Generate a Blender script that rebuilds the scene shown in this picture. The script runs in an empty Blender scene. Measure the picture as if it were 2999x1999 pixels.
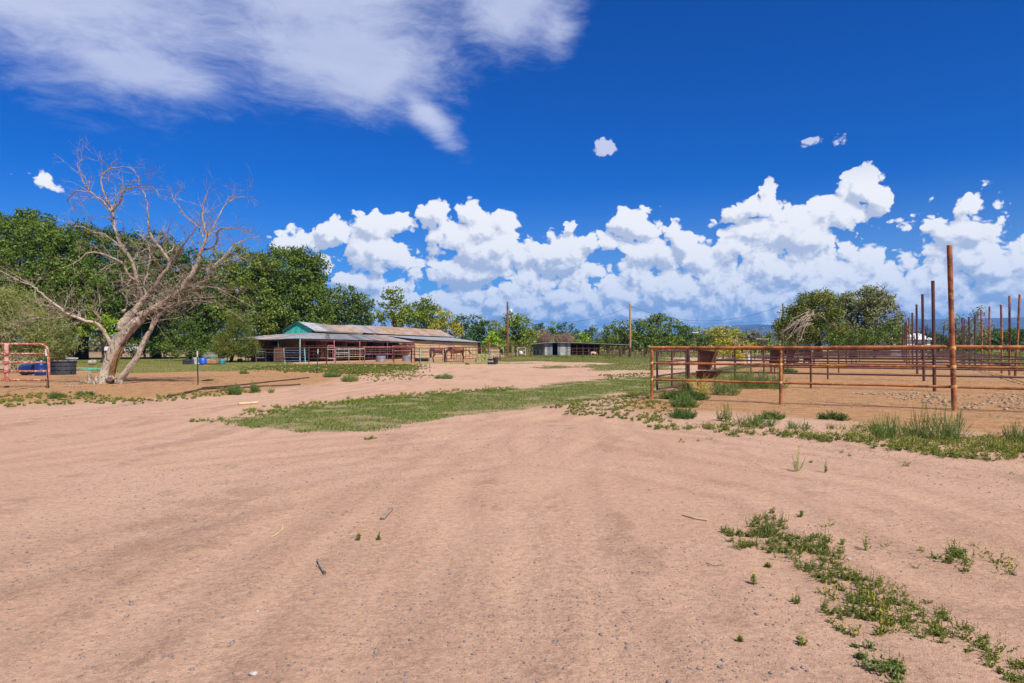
import bpy, bmesh, math, random
import numpy as np
from mathutils import Vector, Matrix, Euler, noise as mnoise

rng = random.Random(7)
nrs = np.random.RandomState(11)
sc = bpy.context.scene
C = sc.collection

# ------------------------------------------------------------------ camera
CAM_H = 1.62
FPX = 2000.0          # focal length in pixels of the 2999 px wide photograph
HZ = 1013.0           # row of the horizon
cam_d = bpy.data.cameras.new('camera')
cam = bpy.data.objects.new('camera', cam_d)
C.objects.link(cam)
cam.location = (0, 0, CAM_H)
cam.rotation_euler = (math.radians(90), 0, 0)
cam_d.sensor_width = 36.0
cam_d.lens = 36.0 * FPX / 2999.0
cam_d.shift_y = (HZ - 999.5) / 2999.0
cam_d.clip_start = 0.05
cam_d.clip_end = 60000
sc.camera = cam
sc.render.resolution_x, sc.render.resolution_y = 1024, 683
sc.view_settings.view_transform = 'Standard'
sc.view_settings.look = 'None'
sc.view_settings.exposure = 0.52
sc.view_settings.gamma = 1.0
sc.view_settings.use_curve_mapping = False
sc.render.engine = 'CYCLES'
sc.cycles.use_denoising = True
sc.cycles.max_bounces = 6
sc.cycles.diffuse_bounces = 2
sc.cycles.transparent_max_bounces = 8
sc.cycles.volume_bounces = 0

# ------------------------------------------------------------------ sun and sky
SUN_EL = math.radians(50)
SUN_TO = Vector((0.58, -0.81, 0)).normalized()          # horizontal direction towards the sun
sun_vec = Vector((SUN_TO.x * math.cos(SUN_EL), SUN_TO.y * math.cos(SUN_EL), math.sin(SUN_EL)))
sd = bpy.data.lights.new('sun', 'SUN')
sd.energy = 5.0
sd.angle = math.radians(0.53)
sd.color = (1.0, 0.955, 0.88)
sun = bpy.data.objects.new('sun', sd)
C.objects.link(sun)
sun.rotation_euler = (-sun_vec).to_track_quat('-Z', 'Y').to_euler()
sun.location = (0, 0, 50)

W = bpy.data.worlds.new('World')
sc.world = W
W.use_nodes = True
W.cycles.sampling_method = 'NONE'
wt = W.node_tree
wt.nodes.clear()

class NT:
    """tiny helper for building node graphs"""
    def __init__(s, t): s.t = t
    def n(s, typ, **kw):
        o = s.t.nodes.new(typ)
        for k, v in kw.items(): setattr(o, k, v)
        return o
    def put(s, sock, v):
        if v is None: return
        if isinstance(v, bpy.types.NodeSocket): s.t.links.new(v, sock)
        else: sock.default_value = v
    def m(s, op, a, b=None, c=None, clamp=False):
        o = s.n('ShaderNodeMath', operation=op); o.use_clamp = clamp
        s.put(o.inputs[0], a); s.put(o.inputs[1], b)
        if c is not None: s.put(o.inputs[2], c)
        return o.outputs[0]
    def v(s, op, a, b=None, c=None):
        o = s.n('ShaderNodeVectorMath', operation=op)
        s.put(o.inputs[0], a); s.put(o.inputs[1], b)
        if c is not None:
            s.put(o.inputs[3] if op == 'SCALE' else o.inputs[2], c)
        return o.outputs['Value'] if op in ('LENGTH', 'DOT_PRODUCT', 'DISTANCE') else o.outputs[0]
    def scale(s, a, f):
        o = s.n('ShaderNodeVectorMath', operation='SCALE'); s.put(o.inputs[0], a); s.put(o.inputs['Scale'], f); return o.outputs[0]
    def ss(s, x, lo, hi, a=0.0, b=1.0, kind='SMOOTHSTEP'):
        o = s.n('ShaderNodeMapRange', interpolation_type=kind)
        s.put(o.inputs['Value'], x); s.put(o.inputs['From Min'], lo); s.put(o.inputs['From Max'], hi)
        s.put(o.inputs['To Min'], a); s.put(o.inputs['To Max'], b)
        return o.outputs['Result']
    def mix(s, f, a, b, mode='MIX'):
        o = s.n('ShaderNodeMix', data_type='RGBA', blend_type=mode)
        s.put(o.inputs[0], f)
        s.put(o.inputs[6], a if isinstance(a, bpy.types.NodeSocket) else (*a, 1.0))
        s.put(o.inputs[7], b if isinstance(b, bpy.types.NodeSocket) else (*b, 1.0))
        return o.outputs[2]
    def noise(s, vec, scale, detail=2, rough=0.5, dist=0.0, col=False, lac=2.0, dim='3D'):
        o = s.n('ShaderNodeTexNoise'); o.noise_dimensions = dim; s.put(o.inputs['Vector'], vec)
        s.put(o.inputs['Scale'], scale); s.put(o.inputs['Detail'], detail); s.put(o.inputs['Roughness'], rough)
        s.put(o.inputs['Distortion'], dist); s.put(o.inputs['Lacunarity'], lac)
        return o.outputs['Color' if col else 'Fac']
    def voro(s, vec, scale, detail=0, rough=0.5, feature='F1', out='Distance', smooth=None, rnd=1.0, dim='3D'):
        o = s.n('ShaderNodeTexVoronoi', feature=feature, voronoi_dimensions=dim); s.put(o.inputs['Vector'], vec)
        s.put(o.inputs['Scale'], scale); s.put(o.inputs['Randomness'], rnd)
        if 'Detail' in o.inputs: s.put(o.inputs['Detail'], detail); s.put(o.inputs['Roughness'], rough)
        if smooth is not None: s.put(o.inputs['Smoothness'], smooth)
        return o.outputs[out]
    def comb(s, x, y, z):
        o = s.n('ShaderNodeCombineXYZ'); s.put(o.inputs[0], x); s.put(o.inputs[1], y); s.put(o.inputs[2], z); return o.outputs[0]
    def sep(s, v):
        o = s.n('ShaderNodeSeparateXYZ'); s.put(o.inputs[0], v); return o.outputs

def azel(px, py):
    X = (px - 1500) / FPX; Z = (HZ - py) / FPX
    return math.atan(X), math.atan(Z / math.sqrt(1 + X * X))

def sky_blob(px, py, rx, ry):
    X = (px - 1500) / FPX
    a, e = azel(px, py)
    return a, e, rx / FPX / (1 + X * X), ry / FPX / math.sqrt(1 + X * X)

cum = []      # cumulus heads: centre and radii as seen from the yard
def cb(ox, oy, s, lst):
    for (x, y, rx, ry) in lst: cum.append(sky_blob(ox + x / s, oy + y / s, rx / s * 1.16, ry / s * 1.16))
cb(700, 500, 2.353, [
    (330, 510, 150, 85), (400, 425, 65, 70), (640, 425, 120, 100), (520, 500, 110, 60),
    (920, 400, 150, 120), (1080, 350, 110, 80), (930, 570, 190, 150), (1130, 640, 55, 85), (980, 680, 170, 55),
    (1230, 390, 100, 38), (1350, 300, 120, 95),
    (1590, 290, 100, 110), (1800, 380, 125, 120), (1480, 480, 190, 130), (1700, 520, 280, 190), (1560, 700, 340, 110),
    (2010, 470, 70, 70), (2190, 480, 90, 60), (2290, 380, 40, 35), (2200, 590, 230, 130), (840, 770, 230, 90), (560, 650, 90, 80), (690, 600, 60, 30)])
cb(1700, 400, 1.811, [
    (260, 455, 125, 80), (350, 490, 110, 60), (110, 560, 125, 62),
    (530, 550, 85, 95), (380, 610, 190, 80),
    (900, 400, 135, 80), (990, 310, 50, 80), (1050, 420, 75, 75), (950, 500, 150, 90), (880, 590, 190, 80),
    (1330, 420, 190, 100), (1480, 270, 120, 105), (1580, 340, 80, 85), (1180, 500, 200, 130), (1170, 610, 190, 75),
    (2050, 400, 100, 85), (1900, 470, 150, 60), (1740, 470, 105, 52), (1820, 580, 320, 60), (2010, 510, 180, 90), (2090, 600, 100, 50),
    (120, 55, 55, 50), (1270, 25, 105, 28), (2350, 480, 50, 50), (610, 660, 130, 60)])
cum.append(sky_blob(115, 525, 62, 34)); cum.append(sky_blob(90, 498, 26, 22)); cum.append(sky_blob(28, 508, 16, 8))
# out of the frame the bank of heads goes on round the horizon
for k in range(9):
    a = math.radians(48 + k * 33); e = math.radians(7 + 3.5 * math.sin(k * 2.3))
    cum.append((((a + math.pi) % (2 * math.pi)) - math.pi, e, 0.17, 0.075))

strat = [sky_blob(*b) for b in [(250, -150, 800, 430), (900, -120, 560, 400), (1000, 150, 420, 170), (1500, -20, 220, 190),
                                (1060, 220, 230, 120), (1630, 70, 120, 160), (400, 200, 330, 90)]]
strat.append((-1.15, 0.55, 0.7, 0.3)); strat.append((2.2, 0.6, 0.5, 0.2))

def density_group():
    g = bpy.data.node_groups.new('cumulus_height', 'ShaderNodeTree')
    g.interface.new_socket('P', in_out='INPUT', socket_type='NodeSocketVector')
    g.interface.new_socket('H', in_out='OUTPUT', socket_type='NodeSocketFloat')
    g.interface.new_socket('Big', in_out='OUTPUT', socket_type='NodeSocketFloat')
    k = NT(g); gi = k.n('NodeGroupInput'); go = k.n('NodeGroupOutput')
    P = gi.outputs[0]
    cur = None
    for (a, e, rx, ry) in cum:
        d = k.v('MULTIPLY_ADD', P, (1 / rx, 1 / ry, 0), (-a / rx, -e / ry, 0))
        l = k.v('DOT_PRODUCT', d, d)
        s = min(rx, ry) * 8.0 + (0.16 if min(rx, ry) > 0.018 else 0.08)
        t = k.m('MULTIPLY_ADD', l, -s, s)       # domes: larger clouds stand further out
        t = k.m('MINIMUM', t, 1.0) if False else t
        cur = t if cur is None else k.m('SMOOTH_MAX', cur, t, 0.10)
    cur = k.m('SMOOTH_MIN', k.m('MAXIMUM', cur, -1.0), 0.46, 0.2)
    # a lower bank that fills the sky near the horizon
    x, y, z = k.sep(P)
    topn = k.noise(k.comb(x, 0.0, 3.0), 7.0, 3, 0.55)
    top = k.ss(x, -0.55, 0.30, 0.055, 0.125)
    top = k.m('ADD', top, k.m('MULTIPLY', topn, 0.07))
    bank = k.m('MULTIPLY', k.m('SUBTRACT', top, y), 5.0)
    bank = k.m('MINIMUM', bank, 0.38)
    cur = k.m('SMOOTH_MAX', cur, bank, 0.08)
    fine = k.ss(y, 0.04, 0.30, 1.7, 0.85, 'LINEAR')    # clouds lower down are farther off, so their puffs look smaller
    Q = k.v('MULTIPLY', P, (1.0, 1.15, 1.0))
    w = k.noise(Q, 24.0, 3, 0.6, col=True)
    Q = k.v('MULTIPLY_ADD', w, (0.03, 0.03, 0.0), Q)
    v1 = k.voro(Q, 15.0, 0, 0.5, dim='2D')
    v2 = k.voro(Q, 36.0, 2.0, 0.55, dim='2D')
    bump = k.m('ADD', k.m('MULTIPLY', k.m('SUBTRACT', 0.50, v1), 0.34), k.m('MULTIPLY', k.m('SUBTRACT', 0.56, v2), 0.34))
    n3 = k.noise(Q, 90.0, 6, 0.68)
    bump = k.m('ADD', bump, k.m('MULTIPLY', k.m('SUBTRACT', n3, 0.5), 0.27))
    H = k.m('ADD', cur, bump)
    k.put(go.inputs[0], H); k.put(go.inputs[1], cur)
    return g

def build_world():
    k = NT(wt)
    out = k.n('ShaderNodeOutputWorld'); bg = k.n('ShaderNodeBackground')
    sky = k.n('ShaderNodeTexSky', sky_type='NISHITA')
    sky.sun_disc = False
    sky.sun_elevation = SUN_EL
    sky.sun_rotation = math.atan2(SUN_TO.x, SUN_TO.y)
    sky.altitude = 1200; sky.air_density = 1.0; sky.dust_density = 0.3; sky.ozone_density = 2.5
    tc = k.n('ShaderNodeTexCoord'); D = tc.outputs['Generated']
    x, y, z = k.sep(D)
    az = k.m('ARCTAN2', x, y)
    el = k.m('ARCSINE', z)
    P = k.comb(az, el, 0.0)
    # deep clear desert blue
    hs = k.n('ShaderNodeHueSaturation'); k.put(hs.inputs['Saturation'], 1.28); k.put(hs.inputs['Value'], 1.0)
    k.put(hs.inputs['Hue'], 0.503)
    k.put(hs.inputs['Color'], sky.outputs[0])
    S = k.mix(1.0, hs.outputs[0], (0.0, 0.64, 1.42), 'MULTIPLY')
    grp = density_group()
    def dens(p):
        o = k.n('ShaderNodeGroup'); o.node_tree = grp; k.put(o.inputs[0], p); return o.outputs
    h0 = dens(P)
    h1 = dens(k.v('ADD', P, (0.006, 0.0115, 0.0)))
    a_c = k.ss(h0[0], 0.0, 0.095)
    slope = k.m('SUBTRACT', h0[0], h1[0])
    big = k.m('SUBTRACT', h0[1], h1[1])
    n = k.noise(P, 9.0, 4, 0.6)
    lit = k.m('ADD', k.m('MULTIPLY', slope, 2.3), k.m('MULTIPLY', big, 2.3))
    lit = k.m('ADD', lit, k.m('MULTIPLY', k.m('SUBTRACT', n, 0.5), 0.55))
    lit = k.m('ADD', lit, k.ss(el, 0.06, 0.20, 0.60, 0.70))
    n_lo = k.noise(P, 13.0, 2, 0.5)
    lit = k.m('ADD', lit, k.m('MULTIPLY', k.m('SUBTRACT', n_lo, 0.5), 0.7))
    lit = k.m('ADD', lit, 0.06)
    lowel = k.ss(el, 0.01, 0.165, 1.0, 0.0)
    lit = k.m('SUBTRACT', lit, k.m('MULTIPLY', lowel, 0.22), clamp=True)
    dark = k.mix(lowel, (6.6, 7.3, 9.2), (3.2, 4.9, 8.3))
    white = k.mix(lowel, (12.4, 12.4, 12.7), (10.2, 11.0, 12.6))
    white = k.mix(k.ss(el, 0.20, 0.27), white, (7.6, 8.0, 10.6))
    cc = k.n('ShaderNodeValToRGB')
    cr = cc.color_ramp; cr.elements[0].position = 0.10; cr.elements[1].position = 1.08
    cr.interpolation = 'EASE'
    cr.elements[0].color = (0, 0, 0, 1); cr.elements[1].color = (1, 1, 1, 1)
    k.put(cc.inputs[0], lit)
    ccol = k.mix(cc.outputs[0], dark, white)
    # high thin sheet of cloud
    cur = None
    for q_, (a, e, rx, ry) in enumerate(strat):
        d = k.v('MULTIPLY_ADD', P, (1 / rx, 1 / ry, 0), (-a / rx, -e / ry, 0))
        t = k.m('SUBTRACT', 0.66 if q_ == 5 else 1.0, k.v('LENGTH', d))
        cur = t if cur is None else k.m('SMOOTH_MAX', cur, t, 0.25)
    # the feathered tail that runs down to the right
    ta, te, tr, _u = sky_blob(1250, 335, 215, 62)
    th = math.radians(-41); px_ = k.m('SUBTRACT', az, ta); py_ = k.m('SUBTRACT', el, te)
    ul = k.m('ADD', k.m('MULTIPLY', px_, math.cos(th) / tr), k.m('MULTIPLY', py_, math.sin(th) / tr))
    vl = k.m('ADD', k.m('MULTIPLY', px_, -math.sin(th) / 0.034), k.m('MULTIPLY', py_, math.cos(th) / 0.034))
    tl = k.m('SUBTRACT', 0.72, k.v('LENGTH', k.comb(ul, vl, 0.0)))
    cur = k.m('SMOOTH_MAX', cur, tl, 0.3)
    R = k.n('ShaderNodeMapping'); R.inputs['Rotation'].default_value = (0, 0, math.radians(24)); R.inputs['Scale'].default_value = (1.0, 2.6, 1.0)
    k.put(R.inputs['Vector'], P)
    wv = k.noise(P, 5.0, 3, 0.5, col=True)
    Q = k.v('MULTIPLY_ADD', wv, (0.16, 0.16, 0.0), R.outputs[0])
    s1 = k.noise(Q, 4.5, 7, 0.55)
    s2 = k.noise(Q, 26.0, 6, 0.65)
    sden = k.m('ADD', k.m('MULTIPLY', cur, 1.7), k.m('MULTIPLY', k.m('SUBTRACT', s1, 0.5), 1.35))
    sden = k.m('ADD', sden, k.m('MULTIPLY', k.m('SUBTRACT', s2, 0.5), 1.0))
    a_s = k.ss(sden, -0.15, 1.25)
    a_s = k.m('MULTIPLY', a_s, k.ss(z, 0.0, 0.15))
    scol = k.mix(k.ss(s1, 0.30, 0.70), (6.6, 7.3, 10.2), (8.0, 8.6, 11.0))
    col = k.mix(k.m('MULTIPLY', a_s, 0.88), S, scol)
    # thin veil between the heads near the horizon
    veil = k.m('MULTIPLY', k.ss(el, 0.02, 0.24, 0.62, 0.0), k.ss(az, -0.25, 0.2, 0.55, 1.0))
    col = k.mix(veil, col, (3.6, 5.6, 8.8))
    col = k.mix(a_c, col, ccol)
    k.put(bg.inputs['Color'], col)
    bg.inputs['Strength'].default_value = 0.056
    k.put(out.inputs[0], bg.outputs[0])
build_world()

# ================================================================== helpers
def lat(px): return (px - 1500.0) / FPX
def G(px, py):
    """ground point seen at that place of the photograph (flat yard)"""
    D = FPX * CAM_H / (py - HZ)
    return (lat(px) * D, D)
def P3(px, py, D): return Vector((lat(px) * D, D, CAM_H + (HZ - py) * D / FPX))
def ZZ(py, D): return CAM_H + (HZ - py) * D / FPX

# ---- value noise in numpy
_perm = nrs.permutation(256); _perm = np.concatenate([_perm, _perm, _perm])
_val = nrs.rand(256)
def vnoise(x, y):
    xi = np.floor(x).astype(int); yi = np.floor(y).astype(int)
    fx = x - xi; fy = y - yi
    fx = fx * fx * (3 - 2 * fx); fy = fy * fy * (3 - 2 * fy)
    xi &= 255; yi &= 255; x1 = (xi + 1) & 255; y1 = (yi + 1) & 255
    a = _val[_perm[_perm[xi] + yi]]; b = _val[_perm[_perm[x1] + yi]]
    c = _val[_perm[_perm[xi] + y1]]; d = _val[_perm[_perm[x1] + y1]]
    return (a + (b - a) * fx) * (1 - fy) + (c + (d - c) * fx) * fy
def fbm(x, y, oct=4, gain=0.5):
    x = np.asarray(x, float); y = np.asarray(y, float)
    s = 0; a = 1; t = 0
    for i in range(oct):
        s = s + a * vnoise(x * 2 ** i + 17.3 * i, y * 2 ** i - 9.1 * i); t += a; a *= gain
    return s / t
def sstep(x, a, b):
    t = np.clip((x - a) / (b - a), 0, 1); return t * t * (3 - 2 * t)

# ---- object tree
def tag(o, label=None, cat=None, group=None, kind=None):
    if label: o['label'] = label
    if cat: o['category'] = cat
    if group: o['group'] = group
    if kind: o['kind'] = kind
    return o
def thing(name, loc, label, cat, group=None, rz=0.0):
    o = bpy.data.objects.new(name, None); C.objects.link(o)
    o.empty_display_size = 0.2
    o.location = loc; o.rotation_euler = (0, 0, rz)
    return tag(o, label, cat, group)
def link(name, me, parent=None, loc=None):
    o = bpy.data.objects.new(name, me); C.objects.link(o)
    if parent is not None: o.parent = parent
    if loc is not None: o.location = loc
    return o
def copy_tree(o, parent=None):
    c = o.copy(); C.objects.link(c)
    if parent is not None: c.parent = parent
    for ch in list(o.children): copy_tree(ch, c)
    return c

def np_mesh(name, V, F, mat=None, smooth=False, cols=None):
    """V (n,3) float, F (m,k) int, all faces with k corners"""
    me = bpy.data.meshes.new(name)
    V = np.asarray(V, np.float32); F = np.asarray(F, np.int32)
    me.vertices.add(len(V)); me.vertices.foreach_set('co', V.ravel())
    m, k = F.shape
    me.loops.add(m * k); me.loops.foreach_set('vertex_index', F.ravel())
    me.polygons.add(m)
    me.polygons.foreach_set('loop_start', np.arange(0, m * k, k, dtype=np.int32))
    me.polygons.foreach_set('loop_total', np.full(m, k, np.int32))
    if smooth: me.polygons.foreach_set('use_smooth', np.ones(m, bool))
    me.update(calc_edges=True)
    if cols:
        for nm, arr in cols.items():
            at = me.attributes.new(nm, 'FLOAT', 'POINT'); at.data.foreach_set('value', np.asarray(arr, np.float32))
    if mat: me.materials.append(mat)
    return me

class MB:
    """collects simple shapes and links them as ONE mesh; o is the origin the mesh is stored relative to"""
    def __init__(s, o=(0, 0, 0)): s.v = []; s.f = []; s.o = Vector(o)
    def add(s, vs, fs):
        b = len(s.v); s.v += [tuple(Vector(v) - s.o) for v in vs]; s.f += [tuple(b + i for i in f) for f in fs]
    def box(s, c, d, rz=0.0, M=None):
        hx, hy, hz = d[0] / 2, d[1] / 2, d[2] / 2
        R = M if M is not None else Matrix.Rotation(rz, 3, 'Z')
        vs = [Vector(c) + R @ Vector((x * hx, y * hy, z * hz)) for z in (-1, 1) for y in (-1, 1) for x in (-1, 1)]
        s.add(vs, [(0, 2, 3, 1), (4, 5, 7, 6), (0, 1, 5, 4), (2, 6, 7, 3), (0, 4, 6, 2), (1, 3, 7, 5)])
        return s
    def beam(s, a, b, w, h, up=(0, 0, 1)):
        a = Vector(a); b = Vector(b); d = (b - a); L = d.length; d.normalize()
        u = Vector(up); x = d.cross(u)
        if x.length < 1e-4: x = d.cross(Vector((1, 0, 0)))
        x.normalize(); z = x.cross(d)
        M = Matrix((x, d, z)).transposed()
        return s.box((a + b) / 2, (w, L, h), M=M)
    def tube(s, pts, rad, n=8, cap=True):
        pts = [Vector(p) for p in pts]
        if not hasattr(rad, '__len__'): rad = [rad] * len(pts)
        vs = []; fs = []
        prev = None
        for i, p in enumerate(pts):
            d = (pts[min(i + 1, len(pts) - 1)] - pts[max(i - 1, 0)]).normalized()
            if prev is None:
                x = d.orthogonal().normalized()
            else:
                x = (prev - d * prev.dot(d))
                x = x.normalized() if x.length > 1e-5 else d.orthogonal().normalized()
            prev = x; y = d.cross(x)
            for k in range(n):
                a = 2 * math.pi * k / n
                vs.append(p + (x * math.cos(a) + y * math.sin(a)) * rad[i])
        for i in range(len(pts) - 1):
            for k in range(n):
                a = i * n + k; b = i * n + (k + 1) % n
                fs.append((a, b, b + n, a + n))
        if cap:
            fs.append(tuple(range(n - 1, -1, -1))); m = (len(pts) - 1) * n
            fs.append(tuple(m + k for k in range(n)))
        s.add(vs, fs); return s
    def lathe(s, c, prof, n=16, axis=None, sq=1.0):
        c = Vector(c); vs = []; fs = []
        M = Matrix.Identity(3) if axis is None else Vector(axis).to_track_quat('Z', 'Y').to_matrix()
        for (r, z) in prof:
            for k in range(n):
                a = 2 * math.pi * k / n
                vs.append(c + M @ Vector((math.cos(a) * r, math.sin(a) * r * sq, z)))
        for i in range(len(prof) - 1):
            for k in range(n):
                a = i * n + k; b = i * n + (k + 1) % n
                fs.append((a, b, b + n, a + n))
        fs.append(tuple(range(n - 1, -1, -1))); m = (len(prof) - 1) * n
        fs.append(tuple(m + k for k in range(n)))
        s.add(vs, fs); return s
    def build(s, name, mat, parent=None, smooth=False, bevel=0.0, kind=None, loc=None, me_only=False):
        me = bpy.data.meshes.new(name)
        me.from_pydata(s.v, [], s.f)
        if smooth:
            me.polygons.foreach_set('use_smooth', [True] * len(me.polygons))
        me.materials.append(mat); me.update()
        if me_only: return me
        o = link(name, me, parent, loc)
        if bevel:
            m = o.modifiers.new('bevel', 'BEVEL'); m.width = bevel; m.segments = 2; m.limit_method = 'ANGLE'
        if smooth and len(me.polygons) < 4000:
            try:
                me.set_sharp_from_angle(angle=math.radians(50))
            except Exception: pass
        if kind: o['kind'] = kind
        return o

# ================================================================== materials
def new_mat(name):
    m = bpy.data.materials.new(name); m.use_nodes = True
    t = m.node_tree; t.nodes.clear(); k = NT(t)
    out = k.n('ShaderNodeOutputMaterial'); b = k.n('ShaderNodeBsdfPrincipled')
    k.put(out.inputs['Surface'], b.outputs[0])
    b.inputs['Specular IOR Level'].default_value = 0.3
    return m, k, b, out
def bump(k, b, h, strength=0.5, dist=0.02, normal=None):
    o = k.n('ShaderNodeBump'); k.put(o.inputs['Height'], h); k.put(o.inputs['Strength'], strength); k.put(o.inputs['Distance'], dist)
    if normal: k.put(o.inputs['Normal'], normal)
    k.put(b.inputs['Normal'], o.outputs[0]); return o
def pos(k): return k.n('ShaderNodeNewGeometry').outputs['Position']
def obj(k): return k.n('ShaderNodeTexCoord').outputs['Object']

def mat_worn(name, c1, c2, c3=None, scale=3.0, rough=0.7, metal=0.0, bmp=0.3, spec=0.3, stretch=(1, 1, 1), thr=(0.42, 0.6), thr3=(0.6, 0.72)):
    """paint or metal worn in patches: c1 base, c2 second tone, c3 spots"""
    m, k, b, out = new_mat(name)
    P = k.v('MULTIPLY', pos(k), stretch)
    n1 = k.noise(P, scale, 5, 0.65)
    n2 = k.noise(P, scale * 3.7, 4, 0.6)
    c = k.mix(k.ss(n1, thr[0], thr[1]), c1, c2)
    if c3: c = k.mix(k.ss(n2, thr3[0], thr3[1]), c, c3)
    fine = k.noise(P, scale * 14, 3, 0.6)
    c = k.mix(1.0, c, k.mix(fine, (0.72, 0.72, 0.72), (1.2, 1.2, 1.2)), 'MULTIPLY')
    k.put(b.inputs['Base Color'], c); b.inputs['Roughness'].default_value = rough
    b.inputs['Metallic'].default_value = metal; b.inputs['Specular IOR Level'].default_value = spec
    if bmp: bump(k, b, k.m('ADD', n2, fine), bmp, 0.01)
    return m

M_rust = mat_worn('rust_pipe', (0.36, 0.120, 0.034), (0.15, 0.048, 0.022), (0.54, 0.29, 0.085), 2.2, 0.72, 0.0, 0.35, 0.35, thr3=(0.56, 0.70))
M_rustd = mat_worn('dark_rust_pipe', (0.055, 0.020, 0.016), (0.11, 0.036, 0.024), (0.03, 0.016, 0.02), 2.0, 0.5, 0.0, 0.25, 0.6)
M_rustp = mat_worn('pen_rust', (0.17, 0.060, 0.035), (0.09, 0.035, 0.025), (0.30, 0.13, 0.07), 1.6, 0.7)
M_pink = mat_worn('faded_pink_paint', (0.50, 0.20, 0.24), (0.30, 0.06, 0.10), (0.65, 0.45, 0.42), 2.0, 0.65)
M_white = mat_worn('chipped_white_paint', (0.62, 0.58, 0.50), (0.40, 0.30, 0.22), (0.25, 0.10, 0.06), 1.8, 0.6)
M_teal = mat_worn('pale_teal_paint', (0.16, 0.36, 0.30), (0.30, 0.50, 0.42), (0.20, 0.12, 0.08), 2.4, 0.6)
M_dteal = mat_worn('dark_teal_paint', (0.02, 0.10, 0.10), (0.03, 0.15, 0.14), (0.08, 0.05, 0.04), 3.0, 0.5)
M_bluep = mat_worn('dull_blue_paint', (0.05, 0.08, 0.14), (0.10, 0.13, 0.20), (0.16, 0.07, 0.05), 2.4, 0.5)
M_gate = mat_worn('salmon_gate_paint', (0.36, 0.105, 0.060), (0.25, 0.07, 0.035), (0.58, 0.34, 0.28), 3.5, 0.65, thr3=(0.5, 0.62))
M_gatew = mat_worn('salmon_gate_worn', (0.60, 0.33, 0.30), (0.40, 0.10, 0.05), (0.7, 0.5, 0.45), 5.0, 0.7)
M_tpost = mat_worn('green_steel', (0.012, 0.035, 0.022), (0.02, 0.05, 0.03), None, 5, 0.5)
M_whitep = mat_worn('plain_white_paint', (0.72, 0.70, 0.66), (0.60, 0.56, 0.5), None, 4, 0.5)
M_blkpl = mat_worn('black_plastic', (0.018, 0.019, 0.022), (0.035, 0.034, 0.035), (0.05, 0.045, 0.04), 3, 0.45, spec=0.5)
M_blkp2 = mat_worn('grey_black_rubber', (0.030, 0.032, 0.040), (0.05, 0.05, 0.058), (0.09, 0.08, 0.07), 4, 0.6, spec=0.4)
M_blue = mat_worn('blue_plastic', (0.008, 0.075, 0.42), (0.012, 0.10, 0.50), None, 3, 0.35, spec=0.5, bmp=0.05)
M_dblue = mat_worn('deep_blue_plastic', (0.005, 0.022, 0.10), (0.006, 0.032, 0.15), (0.02, 0.09, 0.16), 3, 0.35, spec=0.5, bmp=0.05)
M_cyan = mat_worn('teal_plastic', (0.02, 0.16, 0.18), (0.03, 0.22, 0.24), None, 3, 0.4, spec=0.5, bmp=0.05)
M_whpl = mat_worn('white_plastic', (0.70, 0.70, 0.68), (0.58, 0.57, 0.54), (0.4, 0.35, 0.28), 3, 0.4, spec=0.5, bmp=0.05)
M_orangew = mat_worn('orange_wood', (0.50, 0.24, 0.10), (0.36, 0.16, 0.07), None, 3, 0.8, stretch=(1, 1, 6))
M_oldwood = mat_worn('grey_wood', (0.33, 0.24, 0.17), (0.22, 0.16, 0.11), (0.12, 0.08, 0.055), 5, 0.9, bmp=0.6, stretch=(1, 1, 0.25))
M_brownw = mat_worn('brown_pole_wood', (0.20, 0.085, 0.040), (0.14, 0.055, 0.028), (0.28, 0.14, 0.075), 3, 0.85, bmp=0.5, stretch=(4, 4, 0.3))
M_tanpole = mat_worn('tan_pole_wood', (0.36, 0.21, 0.115), (0.27, 0.15, 0.08), (0.14, 0.08, 0.05), 3, 0.85, bmp=0.5, stretch=(4, 4, 0.3))
M_darkw = mat_worn('dark_post_wood', (0.05, 0.024, 0.016), (0.09, 0.04, 0.026), (0.02, 0.012, 0.01), 5, 0.9, bmp=0.6, stretch=(3, 3, 0.5))
M_galv = mat_worn('galvanised', (0.40, 0.42, 0.44), (0.30, 0.33, 0.36), (0.50, 0.5, 0.5), 3, 0.42, 0.6, 0.1, 0.5)
M_sheet = [mat_worn('grey_roof_sheet', (0.38, 0.38, 0.39), (0.29, 0.28, 0.28), (0.45, 0.44, 0.43), 1.2, 0.6, 0.2, 0.1),
           mat_worn('tan_roof_sheet', (0.33, 0.25, 0.20), (0.25, 0.17, 0.125), (0.38, 0.32, 0.27), 1.2, 0.7, 0.05, 0.1),
           mat_worn('rusty_roof_sheet', (0.32, 0.215, 0.145), (0.24, 0.15, 0.10), (0.38, 0.31, 0.25), 1.2, 0.75, 0.0, 0.1),
           mat_worn('pink_grey_roof_sheet', (0.34, 0.25, 0.24), (0.26, 0.19, 0.18), (0.30, 0.29, 0.30), 1.2, 0.7, 0.05, 0.1),
           mat_worn('dark_roof_sheet', (0.17, 0.165, 0.17), (0.24, 0.22, 0.21), (0.13, 0.11, 0.10), 1.2, 0.6, 0.1, 0.1),
           mat_worn('blue_grey_roof_sheet', (0.25, 0.28, 0.31), (0.31, 0.34, 0.36), None, 1.0, 0.5, 0.2, 0.1)]
M_shedm = [mat_worn('shed_sheet_grey', (0.24, 0.26, 0.29), (0.16, 0.18, 0.21), (0.32, 0.3, 0.27), 1.4, 0.55, 0.3, 0.1),
           mat_worn('shed_sheet_light', (0.44, 0.43, 0.40), (0.34, 0.32, 0.30), (0.28, 0.2, 0.14), 1.4, 0.6, 0.1, 0.1),
           mat_worn('shed_sheet_blue', (0.15, 0.18, 0.23), (0.22, 0.25, 0.3), None, 1.4, 0.5, 0.3, 0.1)]
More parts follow.
